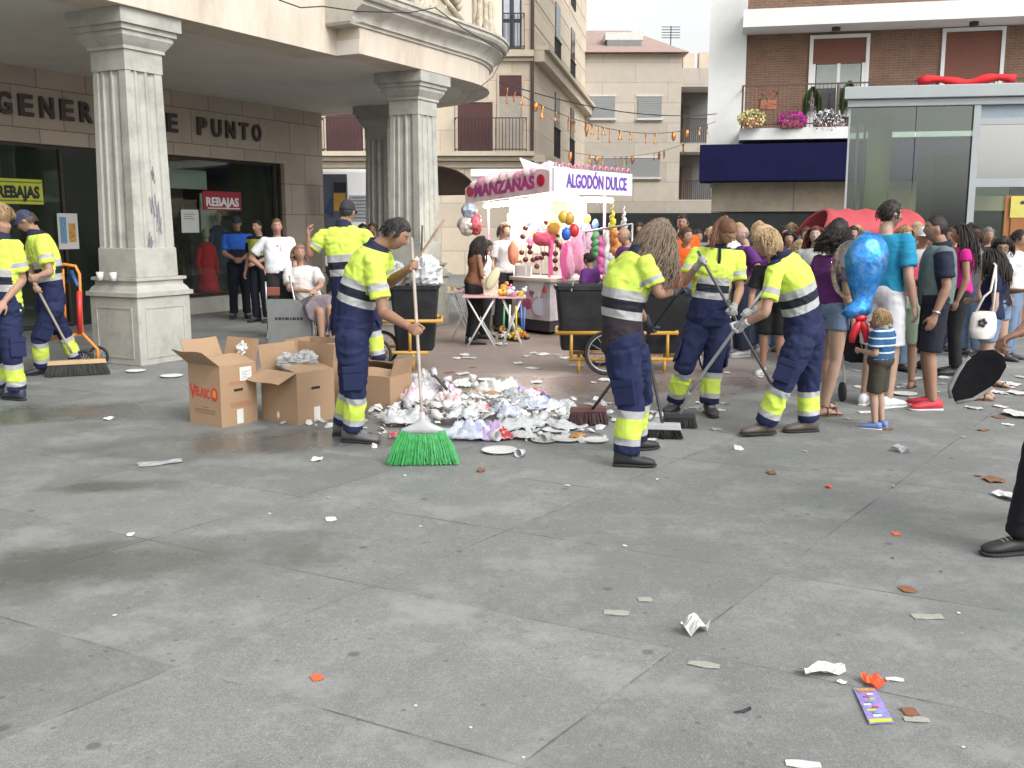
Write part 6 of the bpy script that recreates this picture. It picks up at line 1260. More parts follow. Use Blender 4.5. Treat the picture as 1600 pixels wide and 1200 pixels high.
def ang_for(c, pl): p = G(*pl); d = p-c; return math.atan2(d.y, -d.x)
A1 = ang_for(c1, (286, 660))
print('box angles', math.degrees(A1))
A1 = R(35)
t, fr, dl, dr = cbox_thing('open cardboard box printed Velasco in red, leftmost of the boxes', c1, .40, .37, .50, A1, [('L', R(52), .2), ('BL', R(15), .19), ('R', R(-70), .19), ('BR', R(28), .2)])
def face_L(t, fr, w): return lambda x, y, z: fr(w/2-x, -.0025-y*.0-0, z) if 0 else fr(w/2-x, -.002-y, z)
vs_ = face_L(t, fr, .40)
b = MB(); q1, q2 = text_mb('V', .17, lambda x, y, z: vs_(x-.145, -y, z+.215), depth=.002, width=.075, bold=.003); b.add(q1, q2)
q1, q2 = text_mb('ELASC', .105, lambda x, y, z: vs_(x-.02, -y, z+.235-.10*x), depth=.002, width=.18, bold=.003); b.add(q1, q2); b.build('printed_name', redp, t)
b = MB(); q1, q2 = text_mb('O', .145, lambda x, y, z: vs_(x+.125, -y, z+.215), depth=.002, width=.085, bold=.005); b.add(q1, q2); b.build('printed_letter', redp, t)
b = MB(); b.ell(vs_(.125, .0, .275), (.028, .0015, .038), Matrix.Rotation(-A1, 3, 'Z'), 14, 8); b.build('printed_disc', orp, t)
b = MB(); 
for i, (w_, z_) in enumerate(((.09, .15), (.26, .13), (.27, .115), (.24, .10))): b.box((.40/2-w_/2+ (.0), -.0015, z_), (.40/2+w_/2, -.0005, z_+.004), tf=fr)
for x, z_ in ((.28, .39), (.33, .385)): pass
b.build('small_print', mat('brown print', (.20, .10, .06), .8), t)
def on_right(fr): return lambda x, y, z: fr(-.002-y, x, z)
def add_right(t, fr, w, label=True, handle=True, tp=True, pr=True):
    rr_ = on_right(fr)
    if handle: b = MB(); b.box((w/2-.05, -.001, .28), (w/2+.04, .001, .30), tf=rr_); b.build('hand_hole', hole, t)
    if label: b = MB(); b.box((w-.17, -.001, .36), (w-.05, .001, .47), tf=rr_); lb = b.build('address_label', mat('white label', (.66, .67, .68), .6), t); b = MB(); [b.box((w-.155, .0011, .375+i*.014), (w-.155+.09-.03*(i % 2), .002, .380+i*.014), tf=rr_) for i in range(5)]; b.build('label_print', mat('grey print', (.25, .25, .26), .7), lb)
    if tp: b = MB(); b.box((w/2-.03, -.001, .01), (w/2+.035, .001, .13), tf=rr_); b.build('tape_strip', tape, t)
    if pr:
        b = MB(); r = random.Random(2)
        for row in (.15, .165, .18, .335, .35):
            x = w/2-.09
            while x < w/2+.1: l_ = r.uniform(.01, .03); b.box((x, -.001, row), (x+l_, .0008, row+.009), tf=rr_); x += l_+.008
        b.build('faint_print', mat('faded red print', (.38, .17, .10), .85), t)
add_right(t, fr, .37)
c2 = G(466, 665)
t, fr, dl, dr = cbox_thing('open cardboard box with a hand hole, beside the Velasco box', c2, .46, .40, .43, R(38), [('L', R(112), .2), ('BL', R(5), .2), ('BR', R(10), .2), ('R', R(-78), .2)]); add_right(t, fr, .40, label=False, pr=False)
b = MB(); b.ell(fr(.25, -.0, .06), (.018, .0015, .03), Matrix.Rotation(-R(38), 3, 'Z'), 12, 6); b.build('carton_mark', mat('white label', (0, 0, 0)), t)
c3 = G(500, 628); cbox_thing('open cardboard box behind the other two, half hidden by the man', c3, .45, .38, .36, R(30), [('L', R(-30), .18), ('BL', R(-5), .2), ('R', R(12), .18), ('BR', R(-10), .2)])
c4 = G(610, 642); cbox_thing('low open cardboard box between the man and the rubbish pile', c4, .44, .34, .30, R(28), [('L', R(-70), .15), ('BL', R(-55), .18), ('R', R(20), .16), ('BR', R(30), .18)])
# ================================================================= RUBBISH
plast = mat('white thin plastic', (.58, .60, .62), .32, .10, 12, .5, 45, spec=.6, alpha=.86); plastb = mat('bluish plastic', (.60, .64, .72), .3, .15, 9, .5, 40, spec=.6, alpha=.8, dirt_or_glint=(.12, .18, .55), dscale=7, damt=.8); plg = mat('greyish plastic', (.50, .52, .54), .25, .25, 10, .5, 40, spec=.8, alpha=.6)
pprint = mat('red printed plastic', (.68, .68, .70), .35, .06, 12, .5, 45, spec=.6, dirt_or_glint=(.50, .02, .04), dscale=5, damt=1.6); pprint2 = mat('pink printed plastic', (.68, .68, .70), .35, .06, 12, .5, 45, spec=.6, dirt_or_glint=(.6, .15, .4), dscale=9, damt=.9)
plp = mat('lilac plastic', (.52, .36, .64), .3, .2, 6, .4, 40, alpha=.85); pap = mat('white paper', (.60, .60, .59), .85, .06, 10, .2, 60); redw = mat('red white wrapping', (.66, .62, .62), .6, .1, 14, .2, 40, dirt_or_glint=(.45, .02, .03), dscale=9, damt=2)
def crumple(mb, c, r, seed, flat=.55, amp=.35, n=30, m=20, ang=0):
    vs = []; r0 = np.random.RandomState(seed); pts = []
    for i in range(m+1):
        t = -math.pi/2+math.pi*i/m
        for k in range(n): a = 2*math.pi*k/n; pts.append((math.cos(t)*math.cos(a), math.cos(t)*math.sin(a), math.sin(t)))
    p = np.array(pts); q = p*2.1+seed*7.3; d = 1+amp*(1-2*np.abs(vnoise(q*1.2)))+amp*.6*(1-2*np.abs(vnoise(q*2.6+9)))+amp*.38*(1-2*np.abs(vnoise(q*5.5)))+amp*.15*vnoise(q*11)
    p = p*d[:, None]*np.array(r)[None, :]; ca, sa = math.cos(ang), math.sin(ang)
    x = p[:, 0]*ca-p[:, 1]*sa; y = p[:, 0]*sa+p[:, 1]*ca; z = p[:, 2]; z = z-z.min()*(0) ; zz = c[2]+np.maximum(z, -c[2]+.004)
    mb.add([(c[0]+a, c[1]+b, e) for a, b, e in zip(x, y, zz)], [(i*n+k, i*n+(k+1) % n, (i+1)*n+(k+1) % n, (i+1)*n+k) for i in range(m) for k in range(n)])
def hump(px, py):  # ground height of the mound below a pixel
    g_ = G(px, py); d = ((g_.x-PC.x)/1.0)**2+((g_.y-PC.y)/.75)**2; return max(0, .12*(1-d))
PC = G(740, 650)
def sheetbag(mb, c, rx, ry, h, seed, ang):
    nr, na = 16, 44; a = np.linspace(0, 2*math.pi, na, endpoint=False); R_, A_ = np.meshgrid(np.linspace(0.02, 1, nr), a, indexing='ij'); R_ = R_.ravel(); A_ = A_.ravel(); sd_ = seed*5.37
    e = np.stack([np.cos(A_)*1.3+sd_, np.sin(A_)*1.3, A_*0+sd_], 1); edge = 1+.38*vnoise(e*1.3)+.16*vnoise(e*4)
    x = R_*np.cos(A_)*rx*edge; y = R_*np.sin(A_)*ry*edge; q = np.stack([x*9+sd_, y*9, x*0+sd_*.3], 1); wq = np.stack([vnoise(q*.8), vnoise(q*.8+20), vnoise(q+40)], 1)
    rid = 1-np.abs(vnoise(q*1.1+wq*1.2)); rid2 = 1-np.abs(vnoise(q*2.6+wq*1.5+9)); rid3 = 1-np.abs(vnoise(q*6+wq+3)); prof = np.clip(1-R_**2.2, 0, 1)**.75
    z = h*prof*(.25+.55*rid**2+.30*rid2**2)+.028*(rid2**3)*(1-.6*R_)*min(1, h*12)+.014*rid3**3*1.3
    ca, sa = math.cos(ang), math.sin(ang); X = x*ca-y*sa; Y = x*sa+y*ca
    mb.add([(c[0]+p, c[1]+q_, c[2]+r_) for p, q_, r_ in zip(X, Y, z)], [(i*na+k, i*na+(k+1) % na, (i+1)*na+(k+1) % na, (i+1)*na+k) for i in range(nr-1) for k in range(na)]+[tuple(range(na))])
def bag(px, py, w_, h_, m, label, seed, dep=None, cat_='plastic bag', zoff=0, name='plastic_bag', amp=.35):
    g_ = G(px, py); s_ = g_.y/F; f = MB(); sheetbag(f, (g_.x, g_.y+.12, hump(px, py)*.75+.008), w_*s_*.62, (dep or max(w_*.42, h_*.7))*s_*.62*1.3, h_*s_*.52, seed, seed*.9)
    o = f.build(name, m, smooth=True, origin=(g_.x, g_.y, 0)); o.modifiers.new('s', 'SOLIDIFY').thickness = .0012; return tag(o, label, cat_, 'rubbish heaped on the ground')
items = [
 (625, 668, 78, 46, plast, 'whitish plastic bag at the left foot of the pile beside the man'), (660, 640, 66, 60, pprint2, 'white carrier bag printed in yellow and pink on the left of the pile'), (655, 610, 44, 62, plg, 'thin grey plastic sheet standing up behind the broom handle'),
 (700, 655, 70, 48, pprint, 'glossy white bag in the middle left of the pile'), (735, 690, 80, 58, plastb, 'bluish carrier bag tumbling out at the front of the pile'), (765, 688, 54, 48, plp, 'translucent lilac bag at the front of the pile'),
 (750, 660, 60, 30, redw, 'red and white wrapping on top of the pile'), (785, 692, 30, 34, redw, 'crumpled red and white paper at the front right of the pile'), (810, 675, 90, 36, plast, 'long white plastic film to the right of the pile'),
 (800, 648, 84, 40, plg, 'clear greyish plastic tray film in the middle of the pile'), (770, 618, 52, 42, pap, 'white paper bag at the back of the pile'), (840, 655, 72, 36, plastb, 'white plastic bag at the right of the pile'), (850, 638, 28, 24, mat('dark blue plastic', (.06, .08, .25), .4, .6, 12), 'small dark blue wrapper at the back right of the pile'),
 (700, 625, 58, 44, pprint2, 'white bag at the back left of the pile'), (720, 608, 26, 22, pap, 'white paper cup at the top of the pile'), (795, 612, 40, 32, plast, 'round white crumpled bag on the back edge'), (685, 700, 36, 24, plast, 'little white bag beside the green bristles'), (870, 672, 60, 20, plast, 'flat white plastic trailing to the right'),
 (640, 690, 50, 24, plg, 'greyish film under the left bag'), (680, 650, 40, 10, redw, 'red strip of wrapping near the broom handle'), (655, 660, 30, 12, redw, 'red carton piece behind the broom handle'), (612, 690, 14, 22, redw, 'small red wrapper beside the boot of the man'),
 (765, 640, 60, 20, card(), 'torn piece of cardboard in the pile'), (735, 625, 54, 22, card(), 'cardboard tray at the back of the pile'), (820, 690, 46, 18, pap, 'white napkin at the front right'), (722, 668, 44, 40, plast, 'knotted white bag behind the bluish bag'), (830, 632, 60, 34, pprint, 'white and red printed bag at the back right of the pile'), (885, 648, 44, 26, plast, 'little white bag at the far right of the pile'), (790, 665, 50, 40, plastb, 'blue printed bag in the centre of the pile'), (668, 692, 40, 26, pprint, 'bag printed in red beside the grey broom head'), (735, 645, 40, 30, plg, 'clear film in the upper middle of the pile'), (810, 630, 40, 40, plp, 'small lilac bag at the back of the pile'),
 (905, 690, 24, 8, mat('orange scrap', (.6, .25, .03), .7), 'orange scrap between the pile and the curly haired woman')]
for i, (px, py, w_, h_, m_, lb) in enumerate(items): bag(px, py, w_*1.0, h_*.85, m_, lb, 10+i, cat_='rubbish' if m_ in (redw, pap, card()) else 'plastic bag', name='wrapper' if m_ in (redw, pap, card()) else 'plastic_bag')
rl = random.Random(31)
f = MB()   # small scraps nobody could count
for i in range(900):
    a = rl.uniform(0, 6.28); rr_ = abs(rl.gauss(0, .55)); x = PC.x+rr_*1.25*math.cos(a)+.12; y = PC.y+rr_*.8*math.sin(a); d = ((x-PC.x)/1.0)**2+((y-PC.y)/.75)**2; z = max(0, .13*(1-d))*rl.uniform(.6, 1.15)+.006; k = rl.uniform(.012, .05)
    q = Matrix.Rotation(rl.uniform(0, 6), 3, 'Z')@Matrix.Rotation(rl.gauss(0, .5), 3, 'X')@Matrix.Rotation(rl.gauss(0, .5), 3, 'Y'); c = V(x, y, z+k*.2)
    pts = [V(k, 0, 0), V(k*.2, k*.7, .01*rl.random()), V(-k, k*.3, .01), V(-k*.6, -k*.7, 0), V(k*.4, -k*.8, .012*rl.random())]; f.add([max_ for max_ in [c+q@p_ for p_ in pts]]+[c+q@V(0, 0, k*.35)], [(j, (j+1) % 5, 5) for j in range(5)], rl.choice([0, 0, 0, 1, 2]))
for v_i, v_ in enumerate(f.v):
    if v_[2] < .003: f.v[v_i] = (v_[0], v_[1], .003)
o = f.build('paper_scraps', [pap, plast, plg], origin=(PC.x, PC.y, 0)); tag(o, 'heap of small paper and plastic scraps between the bags', 'rubbish', kind='stuff')
def disc(px, py, r, label, m=None, grp=None, name='paper_plate', cat_='plate', tilt=0.0, z=0):
    c = G(px, py); f = MB(); n = 24; M = Matrix.Rotation(tilt, 3, 'X')
    rg = [[V(c.x, c.y, z)+M@V(rr_*r*math.cos(2*math.pi*i/n), rr_*r*math.sin(2*math.pi*i/n), zz) for i in range(n)] for rr_, zz in ((.65, .004), (.8, .007), (1, .018), (.99, .021), (.8, .011), (.64, .008))]
    if tilt: 
        mn = min(p.z for q in rg for p in q); rg = [[p+V(0, 0, .004-mn) for p in q] for q in rg]
    f.loft(rg); return tag(f.build(name, m or pap, smooth=True, origin=(c.x, c.y, 0)), label, cat_, grp)
for px, py, r, lb in ((212, 581, .11, 'white paper plate in front of the near pillar'), (268, 589, .12, 'white paper plate left of the Velasco box'), (150, 570, .08, 'crumpled white plate beside the push broom'), (885, 688, .12, 'white plate at the right tip of the rubbish'), (868, 674, .11, 'white plate on the trailing rubbish'), (850, 690, .10, 'white plate lying low in front of the trailing film'), (890, 655, .09, 'white plate behind the trailing rubbish'), (900, 668, .10, 'white plate touching the trailing plastic'), (780, 706, .13, 'white plate at the very front of the pile'), (930, 690, .10, 'white plate against the leg of the curly haired woman'), (912, 662, .09, 'white plate under the dark red broom'), (1413, 617, .12, 'white plate under the man in green shorts'), (705, 612, .10, 'white plate at the back of the pile'), (760, 595, .09, 'white plate behind the pile'), (840, 620, .09, 'white plate behind the bags on the right')):
    disc(px, py, r, lb)
def cup(px, py, r, h, label, tilt, m=None):
    c = G(px, py); f = MB(); n = 16; M = Matrix.Rotation(rl.uniform(0, 6), 3, 'Z')@Matrix.Rotation(tilt, 3, 'X'); rg = [[M@V(k*r*math.cos(2*math.pi*i/n), k*r*math.sin(2*math.pi*i/n), z) for i in range(n)] for k, z in ((.7, 0), (.85, h*.5), (1, h), (.94, h), (.8, h*.5), (.62, .01))]
    mn = min(p.z for q in rg for p in q); rg = [[c+p+V(0, 0, hump(px, py)*.8-mn+.003) for p in q] for q in rg]; f.loft(rg); tag(f.build('cup', m or plast, smooth=True, origin=(c.x, c.y, 0)), label, 'cup')
cup(763, 688, .04, .10, 'clear plastic cup lying at the front of the lilac bag', 1.4); cup(738, 600, .04, .09, 'white cup standing at the back of the pile', 0.1); cup(692, 598, .035, .09, 'white cup tipped on its side behind the pile', 1.5); cup(680, 590, .04, .1, 'crushed white cup near the second cart', 1.2)
cup(748, 612, .04, .09, 'white cup among the cardboard at the back of the pile', .6); cup(700, 640, .035, .1, 'clear cup lying on the bags in the middle', 1.3, plg); cup(655, 700, .035, .1, 'clear cup between the boot and the green broom', 1.5, plg); cup(842, 668, .04, .1, 'white cup on the trailing plastic', 1.2)
for q_, (a_, b_) in enumerate(((640, 655), (690, 668), (735, 640), (760, 625), (800, 640), (826, 652), (775, 660), (858, 690))): cup(a_, b_, .036, .09, 'small cup in the pile, %s among the bags' % ('at the left', 'near the broom head', 'by the dark carton', 'at the back', 'at the back right', 'at the right', 'in the very centre', 'at the low right tip')[q_], 1.0+.1*q_, [plg, pap, plast][q_ % 3])
f = MB(); f.cbox(G(705, 640)+V(0, 0, .14), (.5, .02, .12), M=Matrix.Rotation(-.9, 3, 'Z')@Matrix.Rotation(.5, 3, 'Y')@Matrix.Rotation(.9, 3, 'X')); tag(f.build('carton_piece', mat('dark carton', (.05, .045, .04), .7), bevel=.003), 'dark flat piece of carton sticking out of the middle of the pile', 'carton')
cup(818, 712, .03, .08, 'small cup fallen in front of the pile', 1.5)
def scrap(px, py, w_, h_, ang, label, m=None, name='paper_scrap', lift=.012, cat_='litter', grp=None, seed=None):
    c = G(px, py); r = random.Random(seed or int(px*7+py)); s_ = c.y/F; W = w_*s_/2; H_ = h_*s_*2.2/2/ max(.35, 1.6/c.y*2.2) ; H_ = min(H_, W*1.6); f = MB(); n, k = 7, 4; vs = []
    for i in range(n):
        for j in range(k):
            u, v_ = i/(n-1)*2-1, j/(k-1)*2-1; e = 1-.25*abs(u)**2*r.random(); x = u*W*(1-.12*r.random()); y = v_*H_*e*(1-.35*abs(u)*r.random()); z = .004+lift*(.25+.75*(py < 800 or lift > .02))*abs(math.sin(u*1.6+v_*1.1+px))*r.uniform(.85, 1.1)
            vs.append(V(c.x+x*math.cos(ang)-y*math.sin(ang), c.y+x*math.sin(ang)+y*math.cos(ang), z))
    f.add(vs, [(i*k+j, (i+1)*k+j, (i+1)*k+j+1, i*k+j+1) for i in range(n-1) for j in range(k-1)])
    o = f.build(name, m or pap, origin=(c.x, c.y, 0)); o.modifiers.new('s', 'SOLIDIFY').thickness = .0015; return tag(o, label, cat_, grp)
org = mat('orange film', (.75, .12, .04), .5); brn = mat('brown leaf', (.22, .10, .05), .8); yg = mat('yellowish wrap', (.48, .47, .42), .6, alpha=.6)
scrap(1085, 987, 44, 22, -.4, 'crumpled white napkin on the joint in the foreground', lift=.05)
scrap(1285, 1053, 76, 16, .15, 'long torn strip of white paper near the coloured leaflet', lift=.03); scrap(1315, 1067, 14, 8, .8, 'tiny white paper chip below the long strip'); scrap(1398, 1063, 30, 7, -.2, 'small white strip right of the orange flower shape')
scrap(1293, 1041, 18, 12, .2, 'small orange scrap above the torn white strip', org); scrap(495, 1060, 20, 12, .6, 'bright orange scrap alone on the left foreground', org)
scrap(1365, 1070, 34, 22, .2, 'curled orange film touching the coloured leaflet', org, lift=.03)
scrap(1422, 1114, 26, 16, 0, 'brown scrap right of the coloured leaflet', brn); scrap(1432, 1126, 44, 10, -.1, 'greyish smear of paper under the brown scrap', yg)
scrap(964, 959, 44, 9, -.15, 'thin whitish scrap on the left of the crumpled napkin', yg); scrap(1450, 965, 52, 9, 0, 'flat translucent strip at the right of the foreground', yg); scrap(1100, 1040, 56, 10, -.3, 'pale smear of plastic below the crumpled napkin', yg)
scrap(1255, 1196, 60, 14, -.1, 'white paper cut by the bottom edge'); scrap(1418, 922, 24, 12, .1, 'orange brown leaf on the paving right of centre', brn); scrap(1008, 938, 24, 8, 0, 'greyish flake above the thin whitish scrap', yg)
scrap(1552, 751, 30, 10, 0, 'brown leaf near the shoe at the right edge', brn); scrap(1578, 779, 34, 16, .2, 'white scrap left of the dark shoe at the right edge', lift=.03); scrap(1407, 706, 20, 14, .4, 'small grey crumple on the paving at right', plg, lift=.04)
scrap(250, 725, 74, 7, .5, 'transparent film in front of the Velasco box', plg, lift=.012); scrap(495, 719, 18, 8, 0, 'white chip in front of the second box'); scrap(517, 812, 18, 8, .3, 'small white chip on the left paving'); scrap(204, 836, 12, 9, 0, 'white pellet on the far left paving'); scrap(170, 655, 16, 8, .2, 'white chip beside the puddle'); scrap(555, 598, 34, 8, 0, 'white scrap behind the boxes')
scrap(783, 538, 20, 8, 0, 'white chip near the toy cars'); scrap(752, 736, 14, 6, 0, 'orange brown crumb in front of the green broom', brn); scrap(1205, 740, 14, 6, 0, 'tan crumb in front of the blond sweeper', brn); scrap(1400, 835, 12, 7, 0, 'orange crumb at the right middle', org); scrap(1295, 762, 8, 5, 0, 'tiny red crumb in front of the blond sweeper', org)
scrap(1590, 650, 40, 12, .1, 'white paper at the right edge behind the black bag', lift=.03); scrap(1575, 600, 30, 10, .1, 'white paper further back at the right edge'); scrap(1590, 615, 26, 8, .1, 'white strip right of the black bag'); scrap(1550, 612, 26, 8, .1, 'white strip behind the black bag')
f = MB(); c = G(1162, 1112); f.tube([c+V(-.035, -.012, .005), c+V(0, -.006, .005), c+V(.025, .014, .006)], [.002, .005, .006], 8); tag(f.build('twig', blk, smooth=True), 'short curved black twig on the foreground paving', 'twig')
# coloured leaflet
lf = [G(1333, 1078), G(1366, 1078), G(1397, 1130), G(1358, 1134)]
lt = thing('leaflet', 'violet and yellow printed leaflet lying in the foreground', 'leaflet', (lf[0]+lf[2])/2)
def lp(u, v_, z=.005): return lf[0].lerp(lf[1], u).lerp(lf[3].lerp(lf[2], u), v_)+V(0, 0, z+.004*math.sin(v_*3+u))
f = MB(); f.add([lp(u/3, v_/6) for v_ in range(7) for u in range(4)], [(v_*4+u, v_*4+u+1, v_*4+u+5, v_*4+u+4) for v_ in range(6) for u in range(3)]); o = f.build('sheet', mat('violet leaflet', (.26, .22, .50), .5, .4, 60), lt); o.modifiers.new('s', 'SOLIDIFY').thickness = .001
def patch(u0, v0, u1, v1, m, nm):
    f = MB(); f.add([lp(u, v_, .0075) for u, v_ in ((u0, v0), (u1, v0), (u1, v1), (u0, v1))], [(0, 1, 2, 3)]); o = f.build(nm, m, lt); o.modifiers.new('s', 'SOLIDIFY').thickness = .0008
patch(.04, .9, .96, .985, ysign, 'yellow_band'); patch(.1, .04, .9, .13, mat('orange print', (0, 0, 0)), 'orange_band')
for i in range(9): u = rl.uniform(.08, .5); v_ = .2+.075*i; patch(u, v_, u+rl.uniform(.2, .42), v_+.04, [wht, redp, ysign, mat('blue print', (0, 0, 0))][i % 4], 'printed_block')
# many small bits of litter across the plaza
rl2 = random.Random(77)
for i in range(110):
    py = rl2.choice([rl2.uniform(545, 640), rl2.uniform(560, 720), rl2.uniform(550, 700), rl2.uniform(640, 1190)]); px = rl2.uniform(560, 1590) if py < 760 else rl2.uniform(10, 1590)
    if rl2.random() < .35 and py < 700: px = rl2.uniform(850, 1250)
    wd = rl2.uniform(4, 10) if py < 760 else rl2.uniform(3, 6)
    if 590 < px < 900 and 600 < py < 710: continue
    m_ = rl2.choice([pap, pap, pap, yg, brn, plg]); scrap(px, py, wd*(1.8 if py < 700 else 1), wd*.5, rl2.uniform(-1, 1), 'tiny scrap of litter dropped on the paving', m_, cat_='litter', grp='tiny scraps scattered over the paving', seed=i+1, lift=.006)
for i in range(34):
    px, py = rl2.choice([(rl2.uniform(1380, 1600), rl2.uniform(590, 640)), (rl2.uniform(680, 900), rl2.uniform(535, 600)), (rl2.uniform(840, 1020), rl2.uniform(640, 700))]); scrap(px, py, rl2.uniform(8, 20), 6, rl2.uniform(-1, 1), 'small white piece of litter lying flat on the paving', rl2.choice([pap, plast]), grp='small white pieces of litter', seed=300+i, lift=.01)
# ================================================================= STREET CARTS
yelf = mat('yellow cart frame', (.46, .25, .04), .45, .15, 5); orgf = mat('orange cart frame', (.66, .22, .03), .45, .15, 5); rub = MATS['black rubber']; binm = mat('black bin plastic', (.012, .013, .015), .55, .25, 4, .15, 60, dirt_or_glint=(.045, .045, .045), dscale=4, damt=.4, spec=.3)
def bin_(t, c, w_, d, h, ang=0, name='bin'):
    M = Matrix.Rotation(ang, 3, 'Z'); f = MB()
    def r(k, z, e=0): 
        pts = []
        for sx, sy in ((-1, -1), (1, -1), (1, 1), (-1, 1)):
            for a in (0, 1, 2): th = (math.atan2(sy, sx)-.6+.6*a); pts.append(c+M@V(sx*(w_/2*k-.04)+.04*math.cos(th), sy*(d/2*k-.04)+.04*math.sin(th), z))
        return pts
    f.loft([r(.78, 0), r(.80, .02), r(1, h-.05), r(1.07, h-.05), r(1.07, h), r(1.0, h), r(.93, h-.06), r(.76, .05)]); return f.build(name, binm, t, bevel=.004)
def wheel(t, c, r, ax=(0, 1, 0), w_=.035):
    ax = nrm(ax); u = V(0, 0, 1); v_ = ax.cross(u); f = MB(); pts = [c+u*math.cos(2*math.pi*i/28)*(r-w_/2)+v_*math.sin(2*math.pi*i/28)*(r-w_/2) for i in range(29)]; f.tube(pts, w_/2, 8, cap=False); o = f.build('wheel', rub, t, smooth=True)
    f = MB(); f.tube([p.lerp(c, .12) for p in pts], .008, 6, cap=False); 
    for i in range(12): a = 2*math.pi*i/12; f.tube([c, c+(u*math.cos(a)+v_*math.sin(a))*(r-w_)], .0025, 4)
    f.tube([c-ax*.04, c+ax*.04], .02, 10); f.build('rim', steelp, o, smooth=True)
Yk = 11.1
def K(px, py, dy=0): return P(px, py, Yk+dy)
t = thing('sweeper_cart', 'yellow framed street cart with two black bins behind the women sweepers', 'cart', V(K(960, 570).x, Yk, 0))
c = K(907, 560); c.z = .25; bin_(t, c, .56, .45, .72); c = K(1035, 560); c.z = .22; bin_(t, c, .56, .45, .70)
f = MB()
for dy in (-.30, .30):
    for z0, z1, xa, xb in ((K(870, 516).z, K(870, 516).z, 868, 1060), (K(870, 556).z, K(870, 556).z, 890, 1056)):
        a, b = K(xa, 500, dy), K(xb, 500, dy); a.z = z0; b.z = z1; f.tube([a, b], .022, 10)
    for px in (893, 960, 1044): a = K(px, 500, dy); b = V(a.x, a.y, K(870, 556).z-.02); a.z = K(870, 516).z; f.tube([a, b], .018, 8)
    for px in (905, 1040): a = K(px, 500, dy); b = V(a.x, a.y, .02); a.z = K(870, 556).z; f.tube([a, b], .018, 8)
for px in (870, 1058): a, b = K(px, 500, -.3), K(px, 500, .3); a.z = b.z = K(870, 516).z; f.tube([a, b], .022, 10)
f.build('cart_frame', yelf, t, smooth=True); wz = K(943, 548)
for dy in (-.36, .36): wheel(t, V(wz.x, Yk+dy, .245), .245)
c = K(1100, 560); 
for dy in (-.2, .2): wheel(t, V(K(1100, 550).x, Yk+dy-.3, .2), .2, (1, .2, 0))
f = MB(); a = K(880, 470, -.25); f.tube([K(893, 455, -.24), K(896, 440, -.22), K(893, 400, -.2)], .006, 6); f.build('bin_cable', steelp, t)
t2 = thing('sweeper_cart', 'yellow framed cart with one black bin in front of the second pillar', 'cart', V(P(650, 560, 11.3).x, 11.3, 0)); Yk = 11.3
c = K(650, 560); c.z = .22; bin_(t2, c, .52, .45, .74)
f = MB()
for dy in (-.3, .3):
    for z_, xa, xb in ((K(600, 498).z, 560, 690), (K(600, 546).z, 575, 668)): a, b = K(xa, 500, dy), K(xb, 500, dy); a.z = b.z = z_; f.tube([a, b], .02, 10)
    for px in (585, 640): a = K(px, 500, dy); b = V(a.x, a.y, K(600, 548).z); a.z = K(600, 498).z; f.tube([a, b], .018, 8)
    a = K(645, 500, dy); b = V(a.x, a.y, .02); a.z = K(600, 548).z; f.tube([a, b], .016, 8)
for px in (562, 690): a, b = K(px, 500, -.3), K(px, 500, .3); a.z = b.z = K(600, 498).z; f.tube([a, b], .02, 10)
f.build('cart_frame', yelf, t2, smooth=True)
for dy in (-.35, .35): wheel(t2, V(K(590, 500).x, Yk+dy, .2), .2)
GBR = 'broom handles standing in the cart bin'
pole('broom', 'slanting reddish broom handle sticking out of the bin before the second pillar', 'broom', K(608, 470), K(694, 343), .014, wood)
pole('broom', 'upright dark broom handle standing in the bin before the second pillar', 'broom', K(655, 500, .1), K(660, 352, .1), .012, mat('dark wood', (.10, .07, .05), .6))
f = MB(); crumple(f, tuple(K(664, 428)), (.16, .14, .17), 5, amp=.25); tag(f.build('rubbish_sack', plast), 'white sack bulging from the black bin before the second pillar', 'sack')
f = MB(); crumple(f, tuple(K(618, 430, .1)), (.12, .1, .12), 8, amp=.25); tag(f.build('rubbish_sack', plg), 'small grey sack on the bin behind the man with the green broom', 'sack')
# orange hand cart at left
Yk = 11.25; t3 = thing('hand_cart', 'orange tubular hand cart behind the sweepers on the left', 'cart', V(K(125, 575).x, Yk, 0)); f = MB()
for dy in (-.2, .2):
    f.tube([K(88, 418, dy), K(100, 413, dy), K(118, 416, dy), K(124, 428, dy), K(126, 470, dy), K(128, 520, dy), K(152, 545, dy), K(154, 566, dy)], .018, 8); f.tube([K(128, 522, dy), K(70, 530, dy)], .018, 8); f.tube([K(98, 420, dy), K(103, 528, dy)], .016, 8)
f.tube([K(100, 413, -.2), K(100, 413, .2)], .018, 8); f.tube([K(128, 520, -.2), K(128, 520, .2)], .016, 8); f.build('cart_frame', orgf, t3, smooth=True)
f = MB(); f.tube([K(124, 455, -.24), K(125, 520, -.24)], .03, 10); f.build('red_tube', mat('red plastic', (.5, .03, .03), .4), t3, smooth=True)
f = MB(); f.tube([K(122, 447, -.22), K(112, 425, -.1), K(105, 440, 0)], .022, 8); f.build('blue_hose', mat('blue cloth', (.03, .12, .35), .7), t3, smooth=True)
for dy in (-.2, .2): wheel(t3, V(K(143, 560).x, Yk+dy, .12), .12)
f = MB(); c = K(143, 436, .2)
for i in (0, 1):
    q = P(137+13*i, 432, 12.9) if 0 else P(138+12*i, 433, OU.y+1.1); 
    g_ = MB(); b0 = L(-.04, -.33-.22*(1-i)-.0, .985) ; g_.tube([b0, b0+V(0, 0, .1)], [.032, .042], 14); tag(g_.build('paper_cup', pap, smooth=True), 'white paper cup standing on the ledge of the near pillar, %s of two' % ('left' if i == 0 else 'right'), 'cup')
